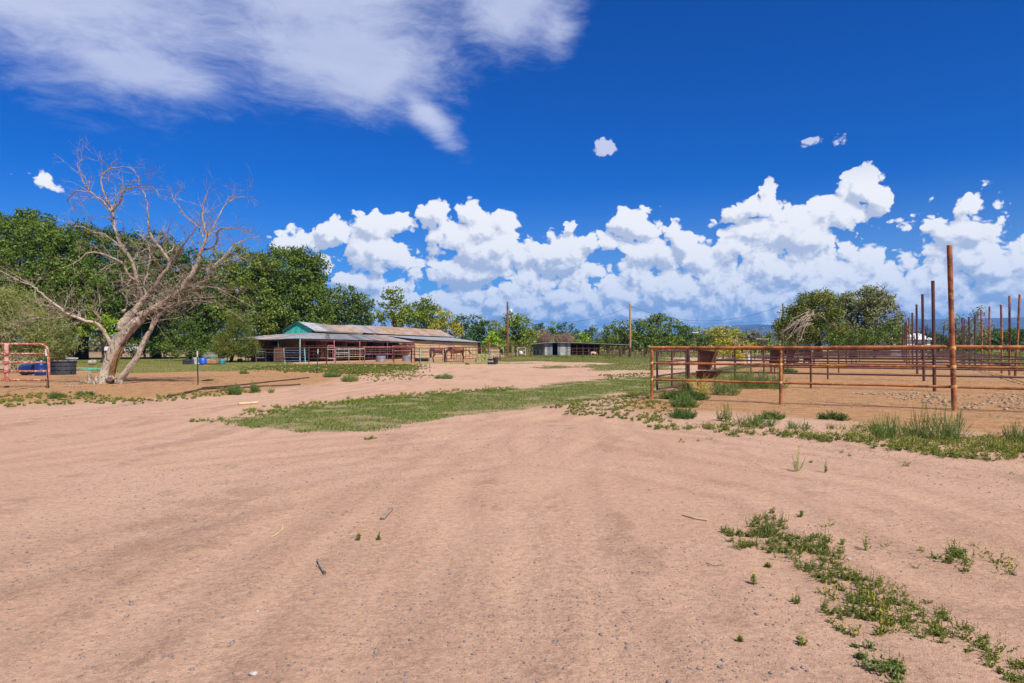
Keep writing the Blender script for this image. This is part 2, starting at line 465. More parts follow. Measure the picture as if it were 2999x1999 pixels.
M_tealg = mat_worn('teal_gable', (0.012, 0.52, 0.36), (0.02, 0.42, 0.30), (0.30, 0.52, 0.46), 0.9, 0.7, stretch=(2.5, 2.5, 0.6), thr3=(0.52, 0.62))
M_tan = mat_worn('tan_stucco', (0.47, 0.345, 0.185), (0.41, 0.295, 0.16), (0.34, 0.23, 0.12), 0.8, 0.9, bmp=0.2)
M_tand = mat_worn('stall_boards', (0.26, 0.16, 0.075), (0.19, 0.115, 0.055), (0.14, 0.08, 0.04), 1.4, 0.9, bmp=0.3, stretch=(1, 1, 5))
M_greyboard = mat_worn('grey_boards', (0.20, 0.18, 0.16), (0.13, 0.12, 0.11), None, 1.4, 0.85, bmp=0.3)
M_dark = mat_worn('black_and_painted_shade', (0.012, 0.010, 0.009), (0.02, 0.016, 0.013), None, 2, 0.9, bmp=0)  # near-black for painted shade in openings, also windows, wheels and canopy sheets
M_wire = mat_worn('cable', (0.02, 0.02, 0.025), (0.03, 0.03, 0.035), None, 2, 0.6, bmp=0)
M_whiteb = mat_worn('white_cladding', (0.66, 0.67, 0.69), (0.56, 0.57, 0.6), None, 0.5, 0.7, bmp=0.05)
M_stone = mat_worn('grey_pebble', (0.27, 0.21, 0.18), (0.17, 0.13, 0.125), (0.44, 0.39, 0.35), 30, 0.85, bmp=0.2)
M_manure = mat_worn('dry_clods', (0.38, 0.27, 0.17), (0.22, 0.14, 0.085), (0.5, 0.4, 0.3), 9, 0.95, bmp=0.6)
M_crumb = mat_worn('dark_crumb', (0.16, 0.085, 0.045), (0.09, 0.05, 0.03), (0.25, 0.15, 0.09), 14, 0.95, bmp=0.3)
M_straw = mat_worn('straw', (0.55, 0.42, 0.22), (0.42, 0.30, 0.14), (0.6, 0.52, 0.34), 6, 0.85, bmp=0.4)
M_hayb = mat_worn('green_hay', (0.40, 0.38, 0.14), (0.24, 0.24, 0.08), (0.5, 0.46, 0.22), 7, 0.95, bmp=0.9, stretch=(1, 1, 3))
M_hose = mat_worn('green_hose', (0.05, 0.42, 0.30), (0.06, 0.5, 0.36), None, 5, 0.4, bmp=0)
M_pipe = mat_worn('dark_poly_pipe', (0.045, 0.028, 0.022), (0.075, 0.042, 0.03), None, 4, 0.7, bmp=0.1)

def mat_leaf(name, c1, c2, c3, scale=0.35, trans=0.27, pat=0.5):
    m = bpy.data.materials.new(name); m.use_nodes = True
    t = m.node_tree; t.nodes.clear(); k = NT(t)
    out = k.n('ShaderNodeOutputMaterial')
    geo = k.n('ShaderNodeNewGeometry')
    n = k.noise(geo.outputs['Position'], scale, 3, 0.6)
    n = k.ss(n, pat - 0.13, pat + 0.15)
    c = k.mix(n, c1, c2)
    c = k.mix(k.ss(geo.outputs['Random Per Island'], 0.55, 1.0, 0.0, 0.8, 'LINEAR'), c, c3)
    oi = k.n('ShaderNodeObjectInfo')
    c = k.mix(1.0, c, k.mix(oi.outputs['Random'], (0.82, 0.86, 0.85), (1.15, 1.1, 1.0)), 'MULTIPLY')
    d = k.n('ShaderNodeBsdfDiffuse'); k.put(d.inputs['Color'], c)
    tr = k.n('ShaderNodeBsdfTranslucent'); k.put(tr.inputs['Color'], k.mix(1.0, c, (1.25, 1.35, 0.6), 'MULTIPLY'))
    g = k.n('ShaderNodeBsdfGlossy'); g.inputs['Roughness'].default_value = 0.45; g.inputs['Color'].default_value = (1, 1, 1, 1)
    mx = k.n('ShaderNodeMixShader'); mx.inputs[0].default_value = trans
    k.put(mx.inputs[1], d.outputs[0]); k.put(mx.inputs[2], tr.outputs[0])
    m2 = k.n('ShaderNodeMixShader'); m2.inputs[0].default_value = 0.012
    k.put(m2.inputs[1], mx.outputs[0]); k.put(m2.inputs[2], g.outputs[0])
    k.put(out.inputs['Surface'], m2.outputs[0])
    return m
L_elm = mat_leaf('elm_leaf', (0.058, 0.108, 0.017), (0.105, 0.158, 0.022), (0.17, 0.218, 0.034))
L_elmy = mat_leaf('elm_leaf_yellowing', (0.095, 0.160, 0.021), (0.17, 0.222, 0.026), (0.26, 0.29, 0.038))
L_dark = mat_leaf('dark_leaf', (0.048, 0.097, 0.018), (0.082, 0.138, 0.025), (0.134, 0.179, 0.041))
L_bright = mat_leaf('bright_leaf', (0.149, 0.262, 0.019), (0.238, 0.345, 0.025), (0.373, 0.442, 0.041))
L_yell = mat_leaf('yellow_leaf', (0.253, 0.262, 0.034), (0.373, 0.331, 0.041), (0.477, 0.386, 0.069))
L_feath = mat_leaf('feathery_leaf', (0.149, 0.193, 0.062), (0.238, 0.262, 0.076), (0.328, 0.304, 0.110))
L_pine = mat_leaf('pine_leaf', (0.119, 0.166, 0.030), (0.194, 0.207, 0.034), (0.253, 0.221, 0.041))
L_grey = mat_leaf('grey_green_leaf', (0.149, 0.172, 0.076), (0.224, 0.228, 0.103), (0.298, 0.276, 0.152))
L_brush = mat_leaf('brush_leaf', (0.13, 0.16, 0.045), (0.19, 0.20, 0.055), (0.27, 0.25, 0.06))
L_grass = mat_leaf('grass_blade', (0.085, 0.150, 0.022), (0.13, 0.185, 0.032), (0.22, 0.23, 0.065), scale=0.8)
L_lawn = mat_leaf('lawn_blade', (0.15, 0.185, 0.035), (0.19, 0.205, 0.045), (0.28, 0.25, 0.08), scale=0.5)
L_weed = mat_leaf('weed_leaf', (0.085, 0.150, 0.038), (0.115, 0.185, 0.045), (0.18, 0.24, 0.08), scale=1.5)
L_weedl = mat_leaf('light_weed_leaf', (0.15, 0.21, 0.06), (0.19, 0.24, 0.07), (0.30, 0.32, 0.12), scale=1.5)
L_amar = mat_leaf('amaranth_leaf', (0.11, 0.155, 0.030), (0.15, 0.18, 0.04), (0.28, 0.27, 0.07), scale=2.0)
L_dry = mat_leaf('dry_stem', (0.42, 0.33, 0.20), (0.50, 0.42, 0.28), (0.30, 0.2, 0.12), scale=1.5, trans=0.15)
L_yst = mat_leaf('yellow_stem', (0.626, 0.469, 0.097), (0.745, 0.580, 0.138), (0.507, 0.414, 0.083), scale=1.5, trans=0.2)
L_twigpk = mat_leaf('pink_grey_twig', (0.36, 0.25, 0.20), (0.42, 0.31, 0.25), (0.28, 0.19, 0.16), scale=0.6, trans=0.1)

def mat_bark(name, c1, c2, c3, s=1.0):
    m, k, b, out = new_mat(name)
    P = obj(k)
    w = k.noise(P, 1.3 * s, 3, 0.6, col=True)
    Q = k.v('MULTIPLY_ADD', w, (0.8, 0.8, 0.8), k.v('MULTIPLY', P, (1, 1, 0.35)))
    n = k.noise(Q, 9 * s, 6, 0.72)
    n2 = k.noise(P, 2.2 * s, 4, 0.6)
    c = k.mix(k.ss(n2, 0.36, 0.62), c1, c2)
    c = k.mix(k.ss(n, 0.50, 0.38), c, c3)
    k.put(b.inputs['Base Color'], c); b.inputs['Roughness'].default_value = 0.95; b.inputs['Specular IOR Level'].default_value = 0.15
    bump(k, b, n, 0.9, 0.05)
    return m
B_dead = mat_bark('bleached_wood', (0.48, 0.39, 0.30), (0.37, 0.29, 0.215), (0.11, 0.075, 0.05), 1.3)
B_dead2 = mat_bark('bare_branch_wood', (0.40, 0.325, 0.25), (0.27, 0.205, 0.155), (0.13, 0.085, 0.06), 1.5)
B_heart = mat_bark('split_heartwood', (0.30, 0.17, 0.075), (0.20, 0.11, 0.05), (0.07, 0.04, 0.022), 2.0)
B_bark = mat_bark('dark_bark', (0.055, 0.040, 0.030), (0.035, 0.026, 0.02), (0.015, 0.012, 0.01), 1.0)
B_barkl = mat_bark('pale_bark', (0.26, 0.20, 0.15), (0.18, 0.135, 0.10), (0.08, 0.06, 0.045), 1.0)

# ================================================================== ground
Vw = 2999.0 / 2352.0
def GP(lst):
    """corner list given in the 2352 px view of the photograph -> points on the yard"""
    return np.array([G(x * Vw, max(y * Vw, HZ + 14)) for x, y in lst])
def poly_sd(x, y, P):
    """signed distance to a polygon, positive inside"""
    inside = np.zeros(x.shape, bool); d2 = np.full(x.shape, 1e18)
    n = len(P)
    for i in range(n):
        ax, ay = P[i]; bx, by = P[(i + 1) % n]
        ex, ey = bx - ax, by - ay
        t = np.clip(((x - ax) * ex + (y - ay) * ey) / (ex * ex + ey * ey + 1e-9), 0, 1)
        d2 = np.minimum(d2, (x - ax - t * ex) ** 2 + (y - ay - t * ey) ** 2)
        cnd = ((ay > y) != (by > y)) & (x < (bx - ax) * (y - ay) / (by - ay + 1e-12) + ax)
        inside ^= cnd
    d = np.sqrt(d2)
    return np.where(inside, d, -d)

Z_TONGUE = GP([(500, 969), (560, 955), (700, 938), (850, 919), (1000, 905), (1150, 894), (1280, 881), (1400, 872), (1500, 866), (1560, 868), (1500, 892), (1440, 905),
               (1370, 915), (1290, 925), (1200, 937), (1120, 950), (1050, 958), (1000, 966), (930, 976), (850, 988), (760, 992), (690, 990), (620, 982), (560, 975)])
Z_LAWN = GP([(120, 822), (150, 836), (200, 846), (260, 853), (420, 855), (560, 850), (640, 843), (720, 838), (600, 826), (420, 820)])
Z_MID = GP([(1120, 829), (1230, 815), (1520, 815), (1560, 846), (1470, 850), (1300, 843), (1340, 838), (1420, 834), (1250, 830)])
Z_SIDE = GP([(1400, 905), (1450, 880), (1500, 868), (1560, 860), (1640, 846), (1760, 832), (1700, 850), (1620, 872), (1560, 890), (1500, 905), (1440, 915)])
Z_OR_L = GP([(-500, 845), (100, 848), (260, 855), (560, 852), (700, 836), (900, 826), (1100, 823), (1240, 818), (1240, 828), (1100, 831), (960, 836), (820, 862), (700, 888), (560, 903), (300, 917), (0, 926), (-500, 945)])
Z_OR_R = GP([(1420, 935), (1480, 905), (1560, 868), (1700, 842), (2000, 826), (3400, 826), (3600, 1000), (2352, 1000), (2150, 985), (1900, 965), (1650, 945), (1500, 945)])
Z_HAY = GP([(960, 832), (1060, 830), (1110, 829), (1180, 832), (1160, 837), (1080, 840), (990, 838)])
Z_FIELD = GP([(-900, 813.5), (560, 813.5), (560, 806.6), (-900, 806.6)])

TRACKS = [GP(t) for t in (
    [(700, 1700), (900, 1400), (1010, 1200), (1130, 1060), (1270, 975), (1440, 930), (1700, 915)],
    [(300, 1700), (640, 1350), (880, 1130), (1120, 1000), (1300, 950), (1460, 925)],
    [(-700, 1150), (0, 1075), (450, 1000), (640, 935), (900, 888), (1200, 862), (1500, 850)],
    [(-700, 1010), (0, 965), (400, 935), (700, 905), (960, 868), (1200, 845), (1400, 838)],
    [(1700, 1700), (1500, 1300), (1380, 1120), (1330, 1010), (1320, 960)],
    [(2352, 1320), (1900, 1130), (1500, 1060), (1200, 1040), (800, 1080), (200, 1210), (-500, 1400)],
    [(2500, 1180), (2000, 1075), (1600, 1020), (1330, 985), (1100, 985), (500, 1040), (-300, 1130)],
    [(1100, 1700), (1080, 1350), (1130, 1150), (1220, 1020), (1380, 940)])]
def line_d(x, y, P):
    d2 = np.full(x.shape, 1e9); sg = np.ones(x.shape)
    for i in range(len(P) - 1):
        ax, ay = P[i]; bx, by = P[i + 1]; ex, ey = bx - ax, by - ay
        t = np.clip(((x - ax) * ex + (y - ay) * ey) / (ex * ex + ey * ey + 1e-9), 0, 1)
        q = (x - ax - t * ex) ** 2 + (y - ay - t * ey) ** 2
        d2 = np.minimum(d2, q)
    return np.sqrt(d2)
def ruts(x, y):
    x = np.asarray(x, float); y = np.asarray(y, float)
    r = np.zeros(x.shape); b = np.zeros(x.shape)
    wob = (fbm(x * .35, y * .35, 3) - .5) * .5
    for i, P in enumerate(TRACKS):
        d = line_d(x, y, P) + wob
        fade = sstep(fbm(x * .25 + i * 9, y * .25, 3), .30, .55)
        r = np.maximum(r, np.exp(-((d - .78) / .17) ** 2) * fade)
        b = np.maximum(b, np.exp(-((d - .42) / .14) ** 2) * fade * .7 + np.exp(-((d - 1.12) / .12) ** 2) * fade * .8)
    return r, b
def relief(x, y):
    x = np.asarray(x, float); y = np.asarray(y, float)
    r = np.hypot(x, y)
    h = (fbm(x * 0.08, y * 0.08, 3) - 0.5) * 0.10 * sstep(r, 4, 30)
    h = h + (fbm(x * 0.9, y * 0.9, 3) - 0.5) * 0.030
    h = h + (fbm(x * 5 + 9, y * 5, 3) - 0.5) * 0.010 * (1 - sstep(r, 15, 40))
    h = h + 0.10 * np.exp(-((x + 10.5) / 9) ** 2 - ((y - 33) / 3.0) ** 2)             # low dirt bank left of the lane
    h = h + 0.38 * np.exp(-((x + 6) / 9) ** 2 - ((y - 99) / 10) ** 2)                  # the ground rises at the far end of the barn
    h = h + 0.22 * np.exp(-((x - 0.5) / 4) ** 2 - ((y - 86) / 5) ** 2)
    h = h + 0.05 * (fbm(x * 1.4 + 40, y * 1.4, 3) - 0.4) * sstep(x, 9.5, 13) * sstep(y, 14, 17)   # trodden corral soil
    near = np.hypot(x, y) < 45
    if near.any():
        rr_, bb_ = ruts(x[near], y[near]); h = np.array(h); h[near] += -.009 * rr_ + .007 * bb_
    return h
def gz(x, y): return float(relief(np.array([x]), np.array([y]))[0])
def GZ(px, py):
    x, y = G(px, py); return Vector((x, y, gz(x, y)))

def make_ground():
    rr = [0.0, 0.4, 0.8]
    r = 1.2
    while r < 420: rr.append(r); r *= 1.0105
    while r < 14000: rr.append(r); r *= 1.09
    rr = np.array(rr)
    # finer steps where the yard opens up ahead
    ang = []
    a = -180.0
    while a < 180.0:
        ang.append(a); a += 0.22 if abs(a) < 42 else (0.9 if abs(a) < 60 else 3.0)
    ang = np.radians(np.array(ang)); na = len(ang); nr = len(rr)
    R, A = np.meshgrid(rr, ang, indexing='ij')
    X = R * np.sin(A); Y = R * np.cos(A)
    Z = relief(X, Y)
    V = np.stack([X, Y, Z], -1).reshape(-1, 3)
    i = np.arange(nr - 1)[:, None]; j = np.arange(na)[None, :]; j2 = (j + 1) % na
    F = np.stack([i * na + j, i * na + j2, (i + 1) * na + j2, (i + 1) * na + j], -1).reshape(-1, 4)
    x, y = V[:, 0], V[:, 1]
    jit = (fbm(x * 0.35, y * 0.35, 4) - 0.5)
    def w(P, soft, jam, j=jit):
        return sstep(poly_sd(x, y, P) + j * jam, -soft, soft)
    D = np.hypot(x, y)
    gr = np.maximum.reduce([w(Z_TONGUE, 0.5, 2.2), w(Z_LAWN, 1.0, 6.0) * 1.0, w(Z_MID, 1.5, 8.0), w(Z_SIDE, 0.6, 2.5) * 0.8])
    jit2 = fbm(x * 0.15 + 5, y * 0.15, 4) - 0.5
    far = sstep(D + jit2 * 60, 88, 120)
    gr = np.maximum(gr, far * 0.85)
    orr = np.maximum(w(Z_OR_L, 0.8, 2.0), w(Z_OR_R, 0.5, 1.5))
    hay = w(Z_HAY, 0.8, 3.0)
    fld = w(Z_FIELD, 4.0, 3.0)
    rt, bt = ruts(x, y)
    me = np_mesh('ground', V, F, M_ground, True, {'rut': rt, 'berm': bt, 'grass': np.clip(gr, 0, 1) * (1 - fld), 'orange': orr, 'hay': hay, 'field': fld})
    return tag(link('ground', me), kind='structure')

def mat_ground():
    m, k, b, out = new_mat('yard_soil')
    P = pos(k)
    x, y, z = k.sep(P)
    at = lambda nm: (lambda o: o.outputs['Fac'])(k.n('ShaderNodeAttribute', attribute_name=nm))
    # stretched along the lane so that wheel marks read
    rot = k.n('ShaderNodeMapping'); rot.inputs['Rotation'].default_value = (0, 0, math.radians(-14)); rot.inputs['Scale'].default_value = (1.0, 0.20, 1.0)
    k.put(rot.inputs['Vector'], P)
    rot2 = k.n('ShaderNodeMapping'); rot2.inputs['Rotation'].default_value = (0, 0, math.radians(62)); rot2.inputs['Scale'].default_value = (1.0, 0.22, 1.0)
    k.put(rot2.inputs['Vector'], P)
    st = k.noise(rot.outputs[0], 0.9, 6, 0.62)
    st2 = k.noise(rot2.outputs[0], 0.8, 6, 0.62)
    big = k.noise(P, 0.30, 5, 0.6)
    mid = k.noise(P, 2.3, 6, 0.66)
    fine = k.noise(P, 55.0, 5, 0.8)
    grit = k.voro(P, 120.0, 0, out='Distance')
    gcol = k.voro(P, 120.0, 0, out='Color')
    base = k.mix(k.ss(big, 0.38, 0.62), (0.475, 0.290, 0.190), (0.51, 0.318, 0.215))
    grav = k.ss(k.m('ADD', k.m('MULTIPLY', st, 0.6), k.m('MULTIPLY', mid, 0.4)), 0.495, 0.60)
    spk = k.noise(P, 34.0, 4, 0.78)
    spk2 = k.ss(k.m('ADD', k.m('MULTIPLY', grav, 0.42), spk), 0.68, 0.84)
    base = k.mix(k.m('MULTIPLY', spk2, 0.34), base, (0.245, 0.135, 0.088))
    rut = at('rut')
    base = k.mix(k.m('MULTIPLY', rut, k.ss(spk, 0.62, 0.40, 0.0, 0.62)), base, (0.55, 0.345, 0.225))
    base = k.mix(k.m('MULTIPLY', at('berm'), k.ss(spk, 0.40, 0.62, 0.05, 0.6)), base, (0.26, 0.145, 0.092))
    pale = k.ss(st2, 0.54, 0.66)
    base = k.mix(k.m('MULTIPLY', pale, 0.45), base, (0.54, 0.345, 0.225))
    orange = k.mix(k.ss(mid, 0.4, 0.6), (0.42, 0.235, 0.108), (0.33, 0.175, 0.080))
    c = k.mix(at('orange'), base, orange)
    gn = k.noise(P, 1.6, 5, 0.7)
    ga = k.ss(k.m('ADD', at('grass'), k.m('MULTIPLY', k.m('SUBTRACT', gn, 0.5), 1.1)), 0.35, 0.75)
    gcolr = k.mix(k.ss(k.noise(P, 0.5, 4, 0.6), 0.4, 0.62), (0.16, 0.165, 0.048), (0.115, 0.155, 0.036))
    c = k.mix(k.m('MULTIPLY', ga, 0.62), c, gcolr)
    c = k.mix(k.m('MULTIPLY', at('hay'), k.ss(gn, 0.4, 0.55)), c, (0.46, 0.33, 0.14))
    c = k.mix(at('field'), c, (0.29, 0.16, 0.105))
    # small stones and grit
    gv = k.sep(gcol)[0]
    stone = k.m('MULTIPLY', k.ss(grit, 0.30, 0.22), k.ss(gv, k.m('SUBTRACT', 0.86, k.m('MULTIPLY', grav, 0.36)), 1.0, 0, 1.0, 'LINEAR') if False else k.ss(k.m('ADD', gv, k.m('MULTIPLY', grav, 0.22)), 0.76, 0.88))
    scol = k.mix(k.sep(gcol)[1], (0.16, 0.12, 0.115), (0.46, 0.40, 0.36))
    c = k.mix(k.m('MULTIPLY', stone, 0.9), c, scol)
    c = k.mix(1.0, c, k.mix(fine, (0.70, 0.70, 0.70), (1.26, 1.26, 1.26)), 'MULTIPLY')
    c = k.mix(1.0, c, k.mix(k.ss(k.noise(P, 15.0, 5, 0.75), 0.40, 0.66), (1.06, 1.06, 1.05), (0.84, 0.82, 0.80)), 'MULTIPLY')
    c = k.mix(k.ss(k.noise(P, 95.0, 2, 0.5), 0.64, 0.72, 0, 0.55), c, (0.20, 0.125, 0.10))
    # dark crumbs of soil and dung
    cr = k.noise(P, 11.0, 5, 0.75)
    crm = k.m('MULTIPLY', k.ss(cr, 0.615, 0.68), k.m('ADD', k.m('MULTIPLY', at('orange'), 0.8), 0.12))
    c = k.mix(crm, c, (0.12, 0.06, 0.035))
    k.put(b.inputs['Base Color'], c)
    b.inputs['Roughness'].default_value = 0.95; b.inputs['Specular IOR Level'].default_value = 0.12
    grain = k.noise(P, 130.0, 3, 0.7)
    h = k.m('ADD', k.m('MULTIPLY', mid, 0.65), k.m('MULTIPLY', fine, 0.30))
    h = k.m('ADD', h, k.m('MULTIPLY', grain, 0.12))
    h = k.m('ADD', h, k.m('MULTIPLY', cr, 0.45))
    h = k.m('ADD', h, k.m('MULTIPLY', stone, 0.12))
    h = k.m('ADD', h, k.m('MULTIPLY', k.noise(P, 6.5, 4, 0.6), k.m('ADD', 0.35, k.m('MULTIPLY', at('orange'), 0.9))))
    h = k.m('ADD', h, k.m('MULTIPLY', st, 0.25))
    bump(k, b, h, 0.75, 0.06)
    return m
M_ground = mat_ground()
make_ground()

# ---- blades of grass: every blade a thin bent leaf of two faces
def blades(name, pts, hmin, hmax, wid, mat, lean=0.5, parent=None, seed=1, two=True):
    rs = np.random.RandomState(seed)
    n = len(pts)
    h = rs.uniform(hmin, hmax, n); a = rs.uniform(0, 2 * np.pi, n); l = rs.uniform(0.1, lean, n) * h
    la = rs.uniform(0, 2 * np.pi, n)
    w = wid * rs.uniform(0.6, 1.3, n)
    dx, dy = np.cos(a) * w / 2, np.sin(a) * w / 2
    p = np.asarray(pts)
    b0 = p + np.stack([dx, dy, 0 * dx], -1); b1 = p - np.stack([dx, dy, 0 * dx], -1)
    mid = p + np.stack([np.cos(la) * l * 0.35, np.sin(la) * l * 0.35, h * 0.6], -1)
    m0 = mid + np.stack([dx, dy, 0 * dx], -1) * 0.8; m1 = mid - np.stack([dx, dy, 0 * dx], -1) * 0.8
    tip = p + np.stack([np.cos(la) * l, np.sin(la) * l, h], -1)
    V = np.stack([b0, b1, m1, m0, tip], 1).reshape(-1, 3)
    i = np.arange(n)[:, None] * 5
    F = np.concatenate([i + np.array([[0, 1, 2]]), i + np.array([[0, 2, 3]]), i + np.array([[3, 2, 4]])])
    return np_mesh(name, V, F, mat)

def scatter_poly(P, dens, thr, scale, seed, edge=0.5, jam=2.0):
    rs = np.random.RandomState(seed)
    x0, y0 = P.min(0) - 1; x1, y1 = P.max(0) + 1
    n = int(dens * (x1 - x0) * (y1 - y0))
    x = rs.uniform(x0, x1, n); y = rs.uniform(y0, y1, n)
    jit = (fbm(x * 0.35, y * 0.35, 4) - 0.5)
    sd = poly_sd(x, y, P) + jit * jam
    f = fbm(x * scale + seed, y * scale, 4, 0.6)
    keep = (sd > -0.2) & (f + np.clip(sd, 0, edge) / edge * 0.18 > thr + rs.uniform(-0.07, 0.07, n))
    x, y = x[keep], y[keep]
    return np.stack([x, y, relief(x, y) - 0.005], -1)

def grass_stuff():
    p = scatter_poly(Z_TONGUE, 1150, 0.585, 1.7, 3, edge=1.2, jam=2.6)
    keep = (p[:, 0] < -1.5) | (np.random.RandomState(1).uniform(0, 1, len(p)) < .62); p = p[keep]
    tag(link('grass', blades('grass', p, 0.015, 0.060, 0.011, L_grass, 1.3, seed=2)), 'short green grass growing in a tongue across the dirt yard', 'grass', kind='stuff')
    p = scatter_poly(Z_SIDE, 420, 0.58, 1.6, 5)
    tag(link('grass', blades('grass', p, 0.02, 0.07, 0.012, L_grass, 1.2, seed=3)), 'patchy grass beside the corral corner and its gate', 'grass', kind='stuff')
    p = scatter_poly(Z_LAWN, 110, 0.42, 0.6, 7, jam=5)
    tag(link('grass', blades('grass', p, 0.02, 0.06, 0.030, L_lawn, 1.2, seed=4)), 'green lawn between the dead tree and the chain-link fence', 'grass', kind='stuff')
    p = scatter_poly(Z_MID, 60, 0.50, 0.5, 9, jam=8)
    tag(link('grass', blades('grass', p, 0.03, 0.08, 0.040, L_lawn, 1.2, seed=5)), 'grass verge in front of the tin shed', 'grass', kind='stuff')
    # far rough pasture below the trees
    rs = np.random.RandomState(12)
    n = 60000
    D = rs.uniform(92, 190, n); X = rs.uniform(-0.62, 0.85, n) * D
    f = fbm(X * 0.12, D * 0.12, 4)
    k = (f > 0.42) & ~((X < -12) & (D > 90) & (D < 165))
    X, D = X[k], D[k]
    p = np.stack([X, D, relief(X, D)], -1)
    tag(link('pasture_grass', blades('pasture_grass', p, 0.06, 0.22, 0.11, L_brush, 0.8, seed=6)), 'rough pasture grass in front of the far trees', 'grass', kind='stuff')
grass_stuff()

# ---- pebbles
def rock_template(seed, n=1):
    bm = bmesh.new(); bmesh.ops.create_icosphere(bm, subdivisions=n, radius=1.0)
    rs = random.Random(seed)
    for v in bm.verts: v.co *= rs.uniform(0.7, 1.15)
    V = np.array([v.co[:] for v in bm.verts]); F = np.array([[v.index for v in f.verts] for f in bm.faces]); bm.free()
    return V, F
def rocks_mesh(name, p, size, mat, flat=0.55, sub=1, seed=0):
    rs = np.random.RandomState(seed)
    Vs, Fs = [], []; b = 0
    T = [rock_template(s, sub) for s in range(6)]
    n = len(p)
    which = rs.randint(0, 6, n)
    for t in range(6):
        idx = np.where(which == t)[0]
        if not len(idx): continue
        V, F = T[t]
        s = size[idx][:, None, None] * rs.uniform(0.7, 1.3, (len(idx), 1, 3)); s[..., 2] *= flat
        a = rs.uniform(0, 6.28, len(idx)); ca, sa = np.cos(a)[:, None], np.sin(a)[:, None]
        Q = V[None] * s
        x = Q[..., 0] * ca - Q[..., 1] * sa; y = Q[..., 0] * sa + Q[..., 1] * ca
        Q = np.stack([x, y, Q[..., 2]], -1) + p[idx][:, None]
        Vs.append(Q.reshape(-1, 3)); Fs.append((F[None] + (np.arange(len(idx)) * len(V))[:, None, None] + b).reshape(-1, 3)); b += len(idx) * len(V)
    return np_mesh(name, np.concatenate(Vs), np.concatenate(Fs), mat)
def gravel():
    rs = np.random.RandomState(21)
    n = 70000
    D = 2.6 * np.exp(rs.uniform(0, 1, n) ** 0.8 * math.log(24 / 2.6)); X = rs.uniform(-0.9, 0.9, n) * D
    f = fbm(X * 0.5, D * 0.25, 4)
    keep = rs.uniform(0, 1, n) < sstep(f, 0.42, 0.66) ** 1.5 * 0.95 + 0.05
    X, D = X[keep], D[keep]
    s = np.exp(rs.normal(-5.75, 0.5, len(X))) * (1 + 0.035 * D)
    s = np.clip(s, 0.0016, 0.016)
    p = np.stack([X, D, relief(X, D) + s * 0.2], -1)
    tag(link('gravel', rocks_mesh('gravel', p, s, M_stone, seed=2)), 'grey and white pebbles strewn over the dirt yard', 'gravel', kind='stuff')
    # dry clods in the corral
    n = 1500
    cx = rs.uniform(11.6, 17.5, n); cy = rs.uniform(17.2, 23.5, n)
    k = fbm(cx * 0.9, cy * 0.9, 3) > 0.54
    cx, cy = cx[k], cy[k]
    s = 0.012 + 0.055 * rs.uniform(0, 1, len(cx)) ** 2.5
    p = np.stack([cx, cy, relief(cx, cy) + s * 0.15], -1)
    tag(link('clods', rocks_mesh('clods', p, s, M_manure, flat=0.6, sub=2, seed=4)), 'pale dry clods heaped on the corral soil behind the tall pipe post', 'clods', kind='stuff')
gravel()
def dung():
    rs = np.random.RandomState(29); n = 5200
    u = rs.uniform(-9, 4.2, n); v = rs.uniform(-1.2, 26, n)
    x = 11.05 + .876 * u + .483 * v; y = 17.05 - .483 * u + .876 * v
    k = fbm(x * .6 + 7, y * .6, 3) > rs.uniform(.3, .62, n); x, y = x[k], y[k]
    s = .006 + .022 * rs.uniform(0, 1, len(x)) ** 3
    p = np.stack([x, y, relief(x, y) + s * .1], -1)
    tag(link('soil_crumbs', rocks_mesh('soil_crumbs', p, s, M_crumb, flat=0.5, seed=31)), 'dark crumbs of soil and dung scattered over the corral floor', 'crumbs', kind='stuff')
    n = 2600; x = rs.uniform(-24, -4, n); y = rs.uniform(24, 38, n); sd = poly_sd(x, y, Z_OR_L); k = (sd > 0) & (fbm(x * .5, y * .5, 3) > .45); x, y = x[k], y[k]
    s = .008 + .03 * rs.uniform(0, 1, len(x)) ** 3
    tag(link('soil_crumbs', rocks_mesh('soil_crumbs', np.stack([x, y, relief(x, y)], -1), s, M_crumb, flat=0.5, seed=33)), 'dark clods and bark bits on the orange dirt round the dead tree', 'crumbs', kind='stuff')
dung()

